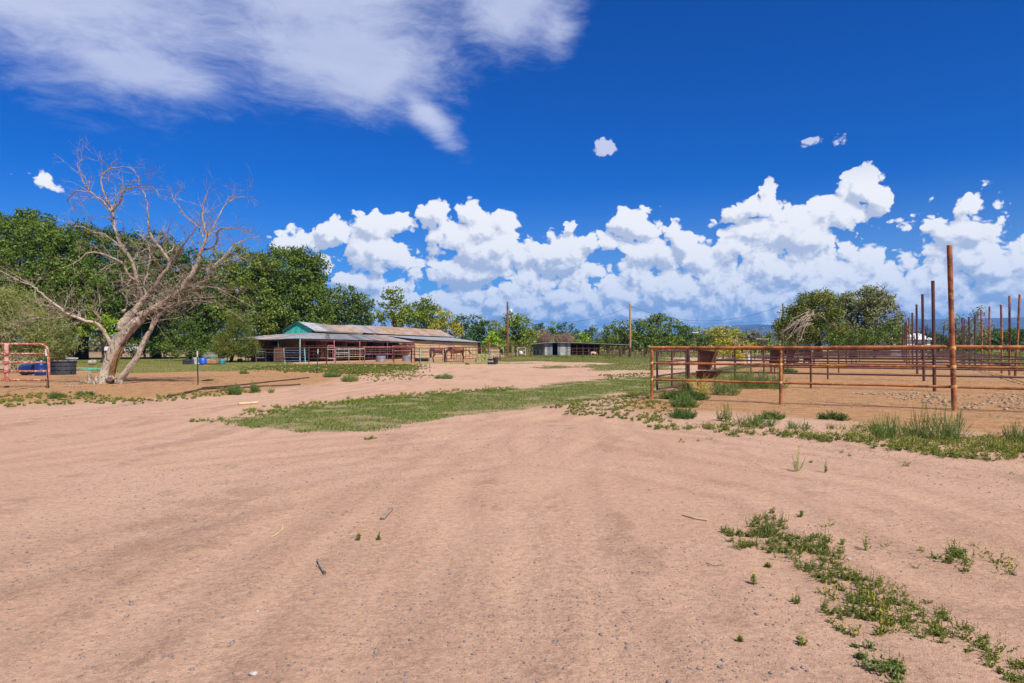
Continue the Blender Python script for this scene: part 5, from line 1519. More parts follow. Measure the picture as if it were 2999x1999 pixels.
# ================================================================== tin shed in the middle
def shed():
    D0 = 118.0
    o = Vector((lat(1562) * D0, D0, gz(lat(1562) * D0, D0)))
    root = thing('tin_shed', o, 'low open-fronted tin shed with a long flat roof in the middle distance', 'shed')
    rs = random.Random(3)
    X = lambda px, d=D0: lat(px) * d
    def sh(a, b, z0, z1a, z1b, m, nm='wall_sheet'):
        a = Vector(a); b = Vector(b); mb = MB(o); n = 6; vs = []; fs = []
        nr = Vector((b.y - a.y, a.x - b.x, 0)).normalized()
        for k in range(n + 1):
            t = k / n; p = a.lerp(b, t) + nr * (.02 if k % 2 else -.02)
            vs += [(p.x, p.y, z0), (p.x, p.y, z1a + (z1b - z1a) * t)]
        for k in range(n): fs.append((2 * k, 2 * k + 2, 2 * k + 3, 2 * k + 1))
        mb.add(vs, fs); ob = mb.build(nm, m, root); s = ob.modifiers.new('t', 'SOLIDIFY'); s.thickness = .01
    zt = lambda px: float(np.interp(px, [1560, 1596, 1632, 1700, 1845], [ZZ(1006.5, D0), ZZ(1003, D0), ZZ(1001.5, D0), ZZ(1003, D0), ZZ(1009, D0)])) - .06
    # left end wall goes back
    pts = [(1562, D0 + 3.5), (1573, D0 + 2.4), (1584, D0 + 1.2), (1596, D0)]
    for i in range(3):
        a, b = pts[i], pts[i + 1]
        for k, (f0, f1) in enumerate(((0, .5), (.5, 1))):
            pa = Vector((lat(a[0]) * a[1], a[1], 0)).lerp(Vector((lat(b[0]) * b[1], b[1], 0)), f0)
            pb = Vector((lat(a[0]) * a[1], a[1], 0)).lerp(Vector((lat(b[0]) * b[1], b[1], 0)), f1)
            zz = zt(a[0] * (1 - f0) + b[0] * f0); z2 = zt(a[0] * (1 - f1) + b[0] * f1)
            sh(pa, pb, 1.0, zz, z2, M_shedm[rs.choice((0, 2))]); sh(pa + Vector((0, -.03, 0)), pb + Vector((0, -.03, 0)), 0, 1.05, 1.05, M_shedm[rs.choice((0, 1))])
    px = 1596.0; k = 0
    while px < 1671:
        w = 7.4
        if not (1612 < px < 1632): sh((X(px), D0, 0), (X(px + w), D0, 0), 0, zt(px), zt(px + w), M_shedm[(1, 0, 0, 1, 1, 0, 1, 1, 0, 1, 1)[k % 11]] if px > 1600 else M_shedm[1])
        px += w + .1; k += 1
    MB(o).box((X(1622), D0 + 1.5, 1.1), (2.2, .08, 2.2)).build('inner_shade_wall', M_dark, root)  # shade of the doorway painted as a black sheet
    # roof
    pxs = np.linspace(1558, 1842, 33)
    for i in range(32):
        a, b = pxs[i], pxs[i + 1] + .3
        mb = MB(o)
        za, zb = zt(a) + .06, zt(b) + .06
        vs = [(X(a), D0 - .5, za), (X(b), D0 - .5, zb), (X(b), D0 + 6, zb - .25), (X(a), D0 + 6, za - .25)]
        vs += [(x, y, z - .06) for x, y, z in vs]
        mb.add(vs, [(0, 1, 2, 3), (7, 6, 5, 4), (0, 4, 5, 1), (1, 5, 6, 2), (2, 6, 7, 3), (3, 7, 4, 0)])
        mb.build('roof_sheet', M_sheet[0 if i % 4 else 5], root)
    MB(o).box(((X(1671) + X(1770)) / 2, D0 + 5.8, 1.1), (X(1770) - X(1671), .1, 2.3)).build('rear_wall', M_dark, root)  # back of the open bay coloured black for its shade
    MB(o).box((X(1671), D0 + 3, 1.1), (.08, 5.6, 2.2)).build('inner_shade_wall', M_dark, root)  # side of the open bay, its shade put into the colour
    for px in (1690, 1708, 1725, 1742, 1757, 1780, 1794, 1812, 1830):
        MB(o).box((X(px), D0 + .2, zt(px) / 2), (.12, .12, zt(px))).build('post', M_darkw if px > 1760 else M_rustp, root)
    MB(o).beam((X(1671), D0 - .1, zt(1671) - .1), (X(1840), D0 - .1, zt(1840) - .1), .08, .14).build('beam', M_darkw, root)
shed()

# ================================================================== flat canopy and white buildings on the right
def canopy():
    D0 = 78.0; o = Vector((lat(2180) * D0, D0, 0))
    root = thing('canopy', o, 'flat dark metal canopy on thin posts above the overgrown bush', 'shelter')
    za = lambda px: float(np.interp(px, [2108, 2250], [ZZ(984, D0), ZZ(992, D0)]))
    pxs = np.linspace(2108, 2250, 9)
    for i in range(8):
        a, b = pxs[i], pxs[i + 1]
        mb = MB(o); vs = [(lat(a) * D0, D0, za(a)), (lat(b) * D0, D0, za(b)), (lat(b) * D0 - .2, D0 + 4, za(b) + .12), (lat(a) * D0 - .2, D0 + 4, za(a) + .12)]
        vs += [(x, y, z - .07) for x, y, z in vs]
        mb.add(vs, [(0, 1, 2, 3), (7, 6, 5, 4), (0, 4, 5, 1), (1, 5, 6, 2), (2, 6, 7, 3), (3, 7, 4, 0)])
        mb.build('roof_sheet', M_sheet[0] if i > 5 else M_dark, root)
    for px in (2120, 2234, 2245):
        for dy in (.1, 3.8): MB(o).tube([(lat(px) * D0, D0 + dy, 0), (lat(px) * D0, D0 + dy, za(px) - .05)], .05, 8).build('post', M_rustd, root, True)
    p = Vector((lat(2198) * (D0 + 1), D0 + 1, za(2198) + .04)); t = thing('tarp_bundle', p, 'black rounded bundle lying on top of the flat canopy', 'bundle')
    MB(p).lathe(p, [(.36, 0), (.40, .12), (.30, .25), (.12, .31)], 14, sq=.8).build('bundle', M_blkpl, t, True)
canopy()
def white_house():
    D0 = 112.0; o = Vector((lat(2680) * D0, D0, 0))
    root = thing('white_house', o, 'white gabled building half hidden behind the leafless dark tree', 'house')
    X = lambda px: lat(px) * D0
    MB(o).box(((X(2620) + X(2736)) / 2, D0 + 4, 1.3), (X(2736) - X(2620), 6, 2.6)).build('wall', M_whiteb, root)
    mb = MB(o)
    zr = ZZ(974, D0); ze = 2.7
    vs = [(X(2615), D0 + .5, ze), (X(2742), D0 + .5, ze), (X(2735), D0 + 4, zr), (X(2622), D0 + 4, zr), (X(2742), D0 + 7.5, ze), (X(2615), D0 + 7.5, ze)]
    mb.add(vs, [(0, 1, 2, 3), (3, 2, 4, 5), (1, 4, 2), (0, 3, 5)]); mb.build('roof', M_whiteb, root)
    for px in (2650, 2700): MB(o).box((X(px), D0 + .97, 1.5), (1.2, .06, 1.0)).build('window', M_dark, root)
    D1 = 104.0; o = Vector((lat(2352) * D1, D1, 0))
    root = thing('white_shed', o, 'low white-roofed shed under the willow branches', 'shed')
    X = lambda px: lat(px) * D1
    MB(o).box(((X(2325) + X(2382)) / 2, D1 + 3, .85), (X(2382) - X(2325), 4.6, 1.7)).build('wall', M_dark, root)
    mb = MB(o); zr = ZZ(986, D1); ze = ZZ(1000, D1)
    vs = [(X(2321), D1 + .3, ze), (X(2386), D1 + .3, ze), (X(2380), D1 + 3, zr), (X(2330), D1 + 3, zr), (X(2386), D1 + 5.5, ze), (X(2321), D1 + 5.5, ze)]
    mb.add(vs, [(0, 1, 2, 3), (3, 2, 4, 5), (1, 4, 2), (0, 3, 5)]); mb.build('roof', M_whiteb, root)
white_house()
# white trailers far off behind the dead tree
for i, (a, b, D0, lb) in enumerate(((314, 340, 150, 'shorter white trailer seen far off left of the dead trunk'), (362, 398, 150, 'longer white trailer seen far off between the dead tree trunks'))):
    X0, X1 = lat(a) * D0, lat(b) * D0; o = Vector(((X0 + X1) / 2, D0, 0)); root = thing('trailer', o, lb, 'trailer', 'white trailers beyond the field')
    MB(o).box(o + Vector((0, 0, .95)), (X1 - X0, 2.2, 1.1)).build('body', M_whiteb, root, bevel=.08)
    MB(o).box(o + Vector((.2, -1.12, 1.1)), ((X1 - X0) * .3, .04, .4)).build('window', M_dark, root)
    for s in (-.3, .3): MB(o).lathe(o + Vector(((X1 - X0) * s, -1.0, .3)), [(.3, -.1), (.3, .1)], 12, axis=(0, 1, 0)).build('wheel', M_dark, root, True)

# ================================================================== pens in front of the barn
def on(px, D):
    x = lat(px) * D; return Vector((x, D, gz(x, D)))
def panel(px0, D0, px1, D1, zs, rail_m, post_m, label, bars=0, bar_m=None, r=.028, ztop=None, group='pipe panels of the pens before the barn', posts=(1, 1), name='pen_panel', topm=None):
    a = on(px0, D0); b = on(px1, D1)
    t = thing(name, a, label, 'fence panel', group)
    zt = ztop or (max(zs) + .03)
    up = Vector((0, 0, 1))
    for i, z in enumerate(sorted(zs, reverse=True)):
        m = rail_m[i % len(rail_m)] if isinstance(rail_m, (list, tuple)) else rail_m
        pipe_part('rail', a + up * z, b + up * z, r * (1.35 if i == 0 else 1), (topm or m) if i == 0 else m, t, a, 7, .012, int(px0) + i)
    for k, (p, on_) in enumerate(((a, posts[0]), (b, posts[1]))):
        if on_: pipe_part('post', p - up * .2, p + up * zt, r * 1.9, post_m, t, a, 8)
    for k in range(bars):
        p = a.lerp(b, (k + .6) / (bars + .2)); m = (bar_m or [post_m])[k % len(bar_m or [post_m])]
        pipe_part('upright', p + up * min(zs), p + up * max(zs), r * .75, m, t, a, 6)
    return t
Zs = (1.45, 1.12, .80, .45)
Z6 = (1.42, 1.2, .98, .76, .54, .25)
# front row
panel(805, 63.2, 834, 62.8, Z6, [M_rustp, M_rustp, M_dteal], M_rustp, 'narrow rusty panel with a sheeted back, left of the pale teal gate', 3, [M_rustp])
panel(834, 63.0, 905, 63.5, Z6, [M_rustd, M_bluep, M_bluep], M_bluep, 'bluish gate with two pale teal uprights in the front row of pens', 0)
g = thing('gate_upright', on(834, 62.9), 'left pale teal leaning upright of the bluish gate', 'post', 'pale teal uprights'); pipe_part('bar', on(835, 62.8), on(833, 62.8) + Vector((-.05, 0, 1.4)), .05, M_teal, g, on(834, 62.9), 8)
g = thing('gate_upright', on(894, 62.9), 'right pale teal upright of the bluish gate', 'post', 'pale teal uprights'); pipe_part('bar', on(895, 62.8), on(892, 62.8) + Vector((0, 0, 1.4)), .045, M_teal, g, on(894, 62.9), 8)
panel(905, 63.3, 957, 62.2, Zs, M_rustp, M_rustp, 'rusty panel ending at the thick post right of the bluish gate', 2, [M_rustp])
panel(957, 62.2, 983, 63.8, (1.45, 1.3, .98, .45), [M_rustp, M_white], M_rustp, 'short panel with a white rail right of the thick rusty post')
panel(983, 63.8, 1022, 65.6, (1.47, 1.35, .98, .6, .42), [M_rustp, M_white, M_white, M_straw], M_white, 'panel hung between two white posts', 1, [M_rustd])
panel(1022, 65.6, 1068, 67.6, (1.47, 1.35, .98, .6, .42), [M_rustp, M_white, M_rustp, M_straw], M_white, 'panel from the white post to the rusty post before the left galvanised tank', 2, [M_rustp])
panel(1068, 67.6, 1154, 66.2, Zs, M_rustp, M_rustp, 'rusty panel passing in front of the left galvanised tank', 2, [M_rustd])
panel(1154, 66.2, 1205, 67.5, Zs, M_rustp, M_rustp, 'rusty panel passing in front of the right galvanised tank', 1)
panel(1205, 67.5, 1230, 66.0, Zs, M_rustp, M_rustp, 'short rusty panel at the left end of the black feed bunk')
panel(1231, 65.6, 1298, 66.6, (1.45, 1.12, .98, .78, .5), [M_rustp, M_rustp, M_rustd], M_teal, 'panel between the pale teal and peeling white posts before the bay horse', 1, [M_rustd])
panel(1298, 66.6, 1302, 66.8, (1.45, .9), M_white, M_white, 'peeling white double post between the two horses')
panel(1302, 66.8, 1357, 68.6, (1.45, 1.2, .95, .7, .45, .12), [M_rustp, M_rustd], M_rustd, 'dark barred gate in front of the chestnut horse', 4, [M_rustd])
panel(1357, 68.6, 1402, 72, (1.50, 1.2, .35), M_rustp, M_rustd, 'open panel right of the chestnut horse with thin uprights', 4, [M_rustp])
panel(1402, 72, 1433, 74.5, (1.47, 1.35), M_rustp, M_rustp, 'two-rail panel left of the stout brown post')
panel(1433, 74.5, 1465, 77, (1.47, 1.3, .15), M_rustp, M_white, 'panel with slim white uprights right of the stout brown post', 2, [M_white, M_oldwood])
panel(1465, 77, 1511, 86, (1.47, .18), M_rustp, M_rustd, 'pen panel with three slim uprights above the dirt mound', 3, [M_white, M_rustp])
panel(1511, 86, 1556, 90, (1.47, .25), M_rustp, M_rustd, 'last panel of the pens, right of the dirt mound', 2, [M_rustp, M_oldwood])
# second row with the long pink rail
panel(720, 74.5, 800, 72.5, (1.60, .35), [M_pink, M_pink], M_pink, 'left end of the pink-railed pen with mixed boards upright in it', 15, [M_straw, M_white, M_rustp, M_rust, M_oldwood], topm=M_pink, group='panels of the pink-railed pen')
panel(800, 72.5, 880, 71.5, (1.68, 1.5, .40), [M_pink, M_white, M_pink], M_rustp, 'pink-railed panel behind the bluish gate', 13, [M_rustp, M_bluep, M_white, M_oldwood], group='panels of the pink-railed pen')
panel(880, 71.5, 979, 70.5, (1.68, 1.5, .40), [M_pink, M_white, M_pink], M_pink, 'pink-railed panel ending at the tall pink porch post', 14, [M_rustp, M_pink, M_rustd, M_white], group='panels of the pink-railed pen')
panel(979, 71, 1062, 73, (1.50, 1.25, 1.0, .75, .5), [M_rustp, M_galv], M_rustp, 'panel with close uprights behind the white posts', 10, [M_rustp, M_galv], group='panels of the second row of pens')
panel(1062, 73, 1150, 75, (1.52, 1.25, 1.0, .75), [M_pink, M_rustp, M_rustp], M_rustp, 'panel with a pink top rail behind the left galvanised tank', 6, [M_rustp], group='panels of the second row of pens')
panel(1150, 75, 1215, 77, (1.6, 1.5, 1.1, .8), [M_pink, M_rustp], M_pink, 'panel with a thick pink top rail behind the right galvanised tank', 6, [M_rustp, M_rustd], group='panels of the second row of pens')
panel(1215, 77, 1330, 82, (1.66, 1.25, .9), [M_pink, M_rustp], M_rustp, 'long panel with a dull pink top rail behind the horses', 4, [M_rustp], group='panels of the second row of pens')
panel(1330, 80, 1400, 84, (1.45, 1.0, .3), M_rustp, M_rustp, 'rusty panel against the lit tan wall right of the horses', 5, [M_rustp, M_white], group='panels of the second row of pens')
panel(1410, 82, 1500, 98, (1.62, 1.0), M_rustp, M_oldwood, 'weathered pen rail running back beyond the hay', 3, [M_oldwood], group='panels of the second row of pens')
panel(1516, 96, 1540, 97, (1.25, 1.0, .75, .3), M_white, M_white, 'small white-railed panel near the white drum', 0, group='panels of the second row of pens')
panel(750, 68, 778, 67.8, (1.3, 1.05, .8, .45), [M_rustp, M_oldwood], M_rustp, 'brown-railed panel in front of the pink pen, left part', 2, [M_dteal], group='panels of the second row of pens')
panel(778, 67.8, 804, 65, (1.3, 1.0, .8), [M_rustp, M_white], M_oldwood, 'brown-railed panel in front of the pink pen, right part', 1, [M_rustp], group='panels of the second row of pens')
# third row close to the porch
for i, (a, da, b, db, lb) in enumerate(((900, 77, 985, 78, 'inner stall-run panel below the first pink porch post'), (985, 78, 1060, 80, 'inner stall-run panel between the two pink porch posts'),
                                       (1060, 80, 1140, 83, 'inner stall-run panel below the grey porch post'), (1140, 83, 1212, 86, 'inner stall-run panel at the dark end of the porch'))):
    panel(a, da, b, db, (1.5, 1.2, .9, .6, .3), [M_pink if i < 2 else M_rustp, M_rustp], M_pink if i < 2 else M_rustp, lb, 7, [M_rustp, M_galv, M_white], group='inner stall-run panels', r=.025)
# sheeted board inside the narrow rusty panel
p = on(819, 64); t = thing('rusty_mesh_board', p, 'reddish wire-mesh board behind the narrow rusty panel', 'board')
MB(p).box(p + Vector((0, 0, .78)), (.82, .03, 1.25), 0).build('sheet', M_rustp, t)
for k in range(5): MB(p).box(p + Vector((0, -.03, .25 + .26 * k)), (.84, .02, .03)).build('batten', M_oldwood, t)

# dark teal A-frame at the left of the pens
p = on(745, 70); t = thing('hoist_frame', p, 'dark teal A-shaped pipe frame standing over the left pen', 'frame')
for a, b in ((726, 740), (752, 742)): pipe_part('leg', on(a, 70), Vector((lat(b) * 70, 70, 1.62 + .35)), .045, M_dteal, t, p, 8)
for a, b in ((782, 766), (790, 770)): pipe_part('leg', on(a - 5, 73), Vector((lat(b) * 73, 73, 1.62 + .4)), .045, M_dteal, t, p, 8)
pipe_part('top_bar', Vector((lat(741) * 70, 70, 1.97)), Vector((lat(768) * 73, 73, 2.02)), .045, M_dteal, t, p, 8)

# posts
def tpost(px, top, pyb, pxt, label, hwhite=.16):
    b = GZ(px, pyb); D = b.y; q = Vector((lat(pxt) * D, D, ZZ(top, D)))
    t = thing('steel_post', b, label, 'post', 'green steel posts with white tops')
    m = b.lerp(q, 1 - hwhite)
    for nm, a, c, mt in (('shaft', b - Vector((0, 0, .2)), m, M_tpost), ('white_tip', m, q, M_whitep)):
        mb = MB(b); mb.beam(a, c, .045, .012, up=(0, 1, 0)); mb.beam(a, c, .012, .045, up=(0, 1, 0)); mb.build(nm, mt, t)
    for k in range(12):
        s = b.lerp(m, .12 + .07 * k); MB(b).box(s + Vector((0, -.022, 0)), (.02, .012, .025)).build('stud', M_tpost, t)
tpost(144, 1022, 1138, 134, 'leaning green steel post with a white tip beside the salmon gate', .17)
tpost(581, 1027, 1128, 578, 'green steel post with a white tip in front of the tubs', .18)
tpost(928, 1022, 1093, 932, 'green steel post with a white tip in front of the pens', .18)

# stout brown post by the hay and the row of dark posts before the shed
p = on(1433, 76); t = thing('wooden_post', p, 'stout red-brown wooden post sticking up right of the hay', 'post')
MB(p).lathe(p, [(.11, -.2), (.115, .6), (.11, 2.1), (.09, 2.14)], 10).build('pole', M_brownw, t, True); MB(p).lathe(p + Vector((0, 0, 1.45)), [(.125, 0), (.125, .05)], 10).build('strap', M_rustd, t, True)
for px, w, lb in ((1817, .30, 'dark wooden post just left of the tan utility pole'), (1888, .22, 'dark wooden post just right of the tan utility pole'), (1929, .20, 'dark wooden post close to the corral corner, left one'), (1975, .19, 'dark wooden post seen through the corral gate')):
    D = 103.0; p = on(px, D); t = thing('wooden_post', p, lb, 'post', 'dark wooden posts before the tin shed')
    MB(p).lathe(p, [(w * .55, -.2), (w * .52, .5), (w * .5, 1.25), (w * .4, 1.3)], 9).build('pole', M_darkw, t, True)
    MB(p).lathe(p + Vector((0, 0, .95)), [(w * .56, 0), (w * .56, .04)], 9).build('wire_wrap', M_rustp, t, True)
o = on(1620, 104); t = thing('rail_fence', o, 'dark rail fence with wire running in front of the tin shed', 'fence')
for z, r_ in ((1.28, .05), (.8, .03), (.42, .02)):
    pipe_part('rail', on(1660, 104) + Vector((0, 0, z)), on(2000, 103.4) + Vector((0, 0, z)), r_, M_darkw if z > 1 else M_rustd, t, o, 6)
for px in list(range(1690, 2000, 19)): pipe_part('post', on(px, 104.2), on(px, 104.2) + Vector((0, 0, 1.45 if px % 3 else 1.3)), .04, M_rustp if px < 1790 else M_rustd, t, o, 6)
for px in (1677, 1728, 1779):
    p = on(px, 101); q = thing('steel_post', p, 'thin dark stake in front of the shed, the %s of three' % {1677: 'left', 1728: 'middle', 1779: 'right'}[px], 'post', 'thin stakes before the shed')
    pipe_part('shaft', p - Vector((0, 0, .1)), p + Vector((0, 0, 1.3)), .03, M_rustd, q, p, 6)
o = on(1677, 101); t = thing('wire_fence', o, 'sagging wire strung between the thin stakes before the shed', 'wire')
for z in (.35, .7, 1.1): pipe_part('wire', on(1640, 101.1) + Vector((0, 0, z)), on(1830, 101.1) + Vector((0, 0, z)), .010, M_rustd, t, o, 4)

# chain-link fence on the lawn
o = on(212, 86); t = thing('chain_link_fence', o, 'low chain-link fence with a pale top rail at the back of the lawn', 'fence')
pipe_part('top_rail', on(-300, 87) + Vector((0, 0, 1.0)), on(660, 86) + Vector((0, 0, 1.0)), .042, M_galv, t, o, 6)
for px in (-60, 75, 212, 357, 480, 590): pipe_part('post', on(px, 86.5) - Vector((0, 0, .1)), on(px, 86.5) + Vector((0, 0, 1.05)), .06, M_galv, t, o, 8)
mb = MB(o); a = on(-300, 87.05); b = on(660, 86.05)
for k in range(90):
    p = a.lerp(b, k / 90); q = a.lerp(b, (k + 1.2) / 90); mb.tube([p + Vector((0, 0, .04)), q + Vector((0, 0, .98))], .004, 3, False); mb.tube([q + Vector((0, 0, .04)), p + Vector((0, 0, .98))], .004, 3, False)
mb.build('wire_mesh', M_galv, t, kind='stuff')

# ================================================================== utility poles and wires
def pole(px, D, top, mat, label, r=.15, dark=False, group='utility poles'):
    b = on(px, D); t = thing('utility_pole', b, label, 'utility pole', group)
    h = ZZ(top, D)
    MB(b).lathe(Vector((b.x, b.y, 0)), [(r * 1.1, -.3), (r * 1.05, 1.4 if dark else .5), (r, h * .5), (r * .8, h - .03), (r * .7, h)], 12).build('pole', mat, t, True)
    if dark: MB(b).lathe(Vector((b.x - .02, b.y - .01, 0)), [(r * 1.22, -.1), (r * 1.2, 1.35), (r * 1.1, 1.42)], 10).build('post_sleeve', M_darkw, t, True)
    return t, b, h
t1, b1, h1 = pole(1487, 97, 883, M_brownw, 'red-brown utility pole with a white lamp near its top')
MB(b1).beam((b1.x, b1.y, ZZ(905, 97)), (b1.x + .55, b1.y, ZZ(903, 97)), .04, .04).build('lamp_arm', M_galv, t1)
lb = MB(b1); lb.lathe((b1.x + .50, b1.y, ZZ(914, 97)), [(.06, -.1), (.17, 0), (.17, .30), (.10, .42), (.04, .5)], 12); lb.build('lamp_head', M_whpl, t1, True)
MB(b1).box((b1.x + .2, b1.y - .1, ZZ(899, 97)), (.22, .2, .3)).build('junction_box', M_galv, t1)
t2, b2, h2 = pole(1846, 99, 888.7, M_tanpole, 'tan utility pole with a dark foot, standing alone in the middle distance', dark=True)
t3, b3, h3 = pole(2293.5, 96, 888, M_brownw, 'far utility pole at the left edge of the willow', r=.12)
MB(b2).tube([(b2.x - .28, b2.y, ZZ(898, 99)), (b2.x + .28, b2.y, ZZ(898, 99))], .02, 6).build('cable_clamp', M_wire, t2)
MB(b3).tube([(b3.x - .1, b3.y, ZZ(894, 96)), (b3.x + .1, b3.y, ZZ(894, 96))], .02, 6).build('cable_clamp', M_wire, t3)
def wire(pts, D0, D1, label, r=.018):
    P = []
    for i, (px, py) in enumerate(pts):
        D = D0 + (D1 - D0) * (px - pts[0][0]) / (pts[-1][0] - pts[0][0]); P.append(P3(px, py, D))
    o = P[0]; mb = MB(o); mb.tube(P, r, 5, False)
    tag(mb.build('overhead_wire', M_wire, None, True, loc=o), label, 'wire', 'overhead wires')
par = lambda x0, y0, x1, y1, sag: [(x0 + (x1 - x0) * i / 24, y0 + (y1 - y0) * i / 24 + sag * 4 * (i / 24) * (1 - i / 24)) for i in range(25)]
wire(par(1489, 918, 1844, 896.7, 35), 97, 99, 'upper sagging wire between the red-brown and the tan pole')
wire(par(1489, 960, 1844, 929.7, 18), 97, 99, 'lower thin wire left of the tan pole', .011)
wire(par(1850, 896.7, 2293, 892, 45), 99, 96, 'upper sagging wire from the tan pole to the far pole by the willow')
wire(par(1848, 930, 2293, 934, 14), 99, 96, 'lower thin wire right of the tan pole', .011)
b = on(2034, 120); t = thing('light_pole', b, 'small light pole with a flat white head among the middle trees', 'light pole')
MB(b).tube([b, Vector((b.x, b.y, ZZ(974, 120)))], .07, 7).build('pole', M_brownw, t, True); MB(b).box((b.x + .15, b.y, ZZ(973.5, 120)), (1.1, .25, .12)).build('lamp_head', M_whpl, t)

# ================================================================== salmon gate at the left
def salmon_gate():
    D = 26.6; o = on(149, D)
    t = thing('farm_gate', o, 'salmon-red tubular farm gate at the left edge', 'gate')
    X = lambda px: lat(px) * D
    zt = 1.70; x1 = X(152); x0 = X(-420)
    rad = .05
    MB(o).tube([(x0, D - 1.2, zt)] + [(x1 - .45, D, zt)] + [(x1 - .45 + .30 * math.sin(a), D, zt - .28 + .28 * math.cos(a)) for a in (.5, 1.0, 1.4)] + [(x1 - .14, D, 1.1), (x1 - .14, D, .33), (x1 - .16, D, .05)], .045, 10).build('frame', M_gate, t, True)
    for z in (1.33, .99, .65, .31): MB(o).tube([(x0, D - 1.2, z), ((x0 + x1) / 2, D - .5, z + .01), (x1 - .14, D, z - .01)], .038, 9).build('rail', M_gate, t, True)
    for px in (34, -180): 
        x = X(px); y = D - 1.2 * (x1 - x) / (x1 - x0)
        MB(o).box((x, y - .01, 1.0), (.14, .10, 1.42)).build('upright', M_gatew, t, bevel=.03)
        for z in (1.33, .99, .65, .31): MB(o).lathe((x, y - .01, z), [(.10, -.05), (.11, 0), (.10, .05)], 10).build('weld_joint', M_gate, t, True)
    MB(o).box((x1 - .12, D - .02, .75), (.10, .1, .9)).build('corner_patch', M_gatew, t, bevel=.02)
salmon_gate()

# ================================================================== tubs, barrels and other things on the lawn
def barrel(c, r, h, axis, mat, label, nm='barrel', group=None, rings=True, n=22):
    t = thing(nm, c, label, 'barrel', group)
    mb = MB(c); mb.lathe(c, [(r * .9, 0), (r, h * .05), (r, h * .30), (r * 1.03, h * .33), (r, h * .36), (r, h * .63), (r * 1.03, h * .66), (r, h * .69), (r, h * .95), (r * .92, h), (r * .85, h - .02)], n, axis=axis)
    mb.build('body', mat, t, True)
    k = MB(c); k.lathe(Vector(c) + Vector(axis).normalized() * (h - .015), [(.04, 0), (.04, .03)], 8, axis=axis); k.build('plug', M_blkpl, t, True)
    return t
D = 38.0
p = on(118, D); barrel(Vector((p.x + .05, D, p.z + .0)), .30, .82, (-.05, .1, 1), M_dblue, 'deep blue plastic barrel standing behind the salmon gate', group='blue barrels behind the salmon gate')
p = on(92, 38.6); barrel(Vector((p.x - .5, 38.6, p.z + .31)), .30, .9, (1, -.25, .05), M_dblue, 'dark blue barrel lying on its side under the tamarisk', group='blue barrels behind the salmon gate')
def stock_tank():
    D = 39.2; c = on(186, D); t = thing('stock_tank', c, 'big ribbed black rubber water tank beside the salmon gate', 'tank')
    pr = [(.52, 0), (.60, .02), (.61, .20), (.585, .22), (.585, .26), (.625, .28), (.635, .44), (.60, .46), (.60, .50), (.645, .52), (.65, .70), (.68, .72), (.69, .77), (.64, .78), (.60, .5), (.55, .1)]
    MB(c).lathe(c, pr, 28).build('tank_body', M_blkp2, t, True)
    for a in range(12):
        an = a / 12 * 6.283; MB(c).box(c + Vector((math.cos(an) * .60, math.sin(an) * .60, .36)), (.05, .07, .66), an).build('rib', M_blkp2, t, bevel=.01)
    MB(c).lathe(c + Vector((0, 0, .74)), [(.6, 0), (.6, .005)], 24).build('water', mat_worn('tank_water', (.02, .05, .12), (.03, .07, .15), None, 2, .08, spec=.6, bmp=0), t)
    MB(c).tube([c + Vector((.6, -.3, .28)), c + Vector((.88, -.36, .27))], .045, 8).build('drain_spout', M_blkpl, t, True)
    c2 = c + Vector((.42, .1, .79)); t = thing('white_basin', c2, 'white plastic basin sitting on the black tank rim', 'basin')
    MB(c2).lathe(c2, [(.22, 0), (.29, .14), (.32, .15), (.31, .17), (.26, .15), (.2, .03)], 20).build('basin', M_whpl, t, True)
    MB(c2).box(c2 + Vector((.32, 0, .14)), (.05, .12, .02)).build('handle', M_whpl, t)
stock_tank()
def bucket(px, pyb, w, h, mat, label, nm='bucket', cat='bucket', taper=.82, group=None, dD=0):
    c = GZ(px, pyb); c.y += dD; c = Vector((lat(px) * c.y, c.y, gz(lat(px) * c.y, c.y)))
    t = thing(nm, c, label, cat, group)
    r = w / 2
    MB(c).lathe(c, [(r * taper * .95, 0), (r * taper, .02), (r * .97, h * .93), (r, h * .95), (r, h), (r * .93, h), (r * taper * .9, .05)], 20).build('body', mat, t, True)
    MB(c).tube([c + Vector((-r, 0, h * .95)), c + Vector((-r * .7, -r * .85, h * .72)), c + Vector((0, -r * 1.12, h * .62)), c + Vector((r * .7, -r * .85, h * .72)), c + Vector((r, 0, h * .95))], .012, 5).build('handle', M_galv, t)
    return t
def trough(px, pyb, w, h, d, mat, label, nm='trough', flip=False):
    c = GZ(px, pyb); t = thing(nm, c, label, 'trough')
    z0, z1 = (0, h); a, b = (.86, 1.0) if not flip else (1.0, .86)
    def ring(s, z): return [Vector((c.x + x * w / 2 * s, c.y + y * d / 2 * s + d / 2, c.z + z)) for x, y in ((-1, -.7), (-.85, -1), (.85, -1), (1, -.7), (1, .7), (.85, 1), (-.85, 1), (-1, .7))]
    rs_ = [ring(a, 0), ring(b, h * .92), ring(b * 1.04, h * .94), ring(b * 1.04, h)]
    if not flip: rs_ += [ring(b * .94, h), ring(a * .9, .04)]
    mb = MB(c); vs = [v for r in rs_ for v in r]; n = 8
    fs = [(i * n + k, i * n + (k + 1) % n, (i + 1) * n + (k + 1) % n, (i + 1) * n + k) for i in range(len(rs_) - 1) for k in range(n)]
    fs += [tuple(range(n - 1, -1, -1)), tuple((len(rs_) - 1) * n + k for k in range(n))]
    mb.add(vs, fs); mb.build('body', mat, t, bevel=.008)
    for z in (.35, .65): mb = MB(c); mb.beam(c + Vector((-w * .44, -.0, h * z)), c + Vector((w * .44, -.0, h * z)), .03, .03); mb.build('rib', mat, t)
    return t
trough(549, 1067.5, 1.0, .46, .6, M_blkp2, 'overturned ribbed black trough at the left of the row of tubs', flip=True)
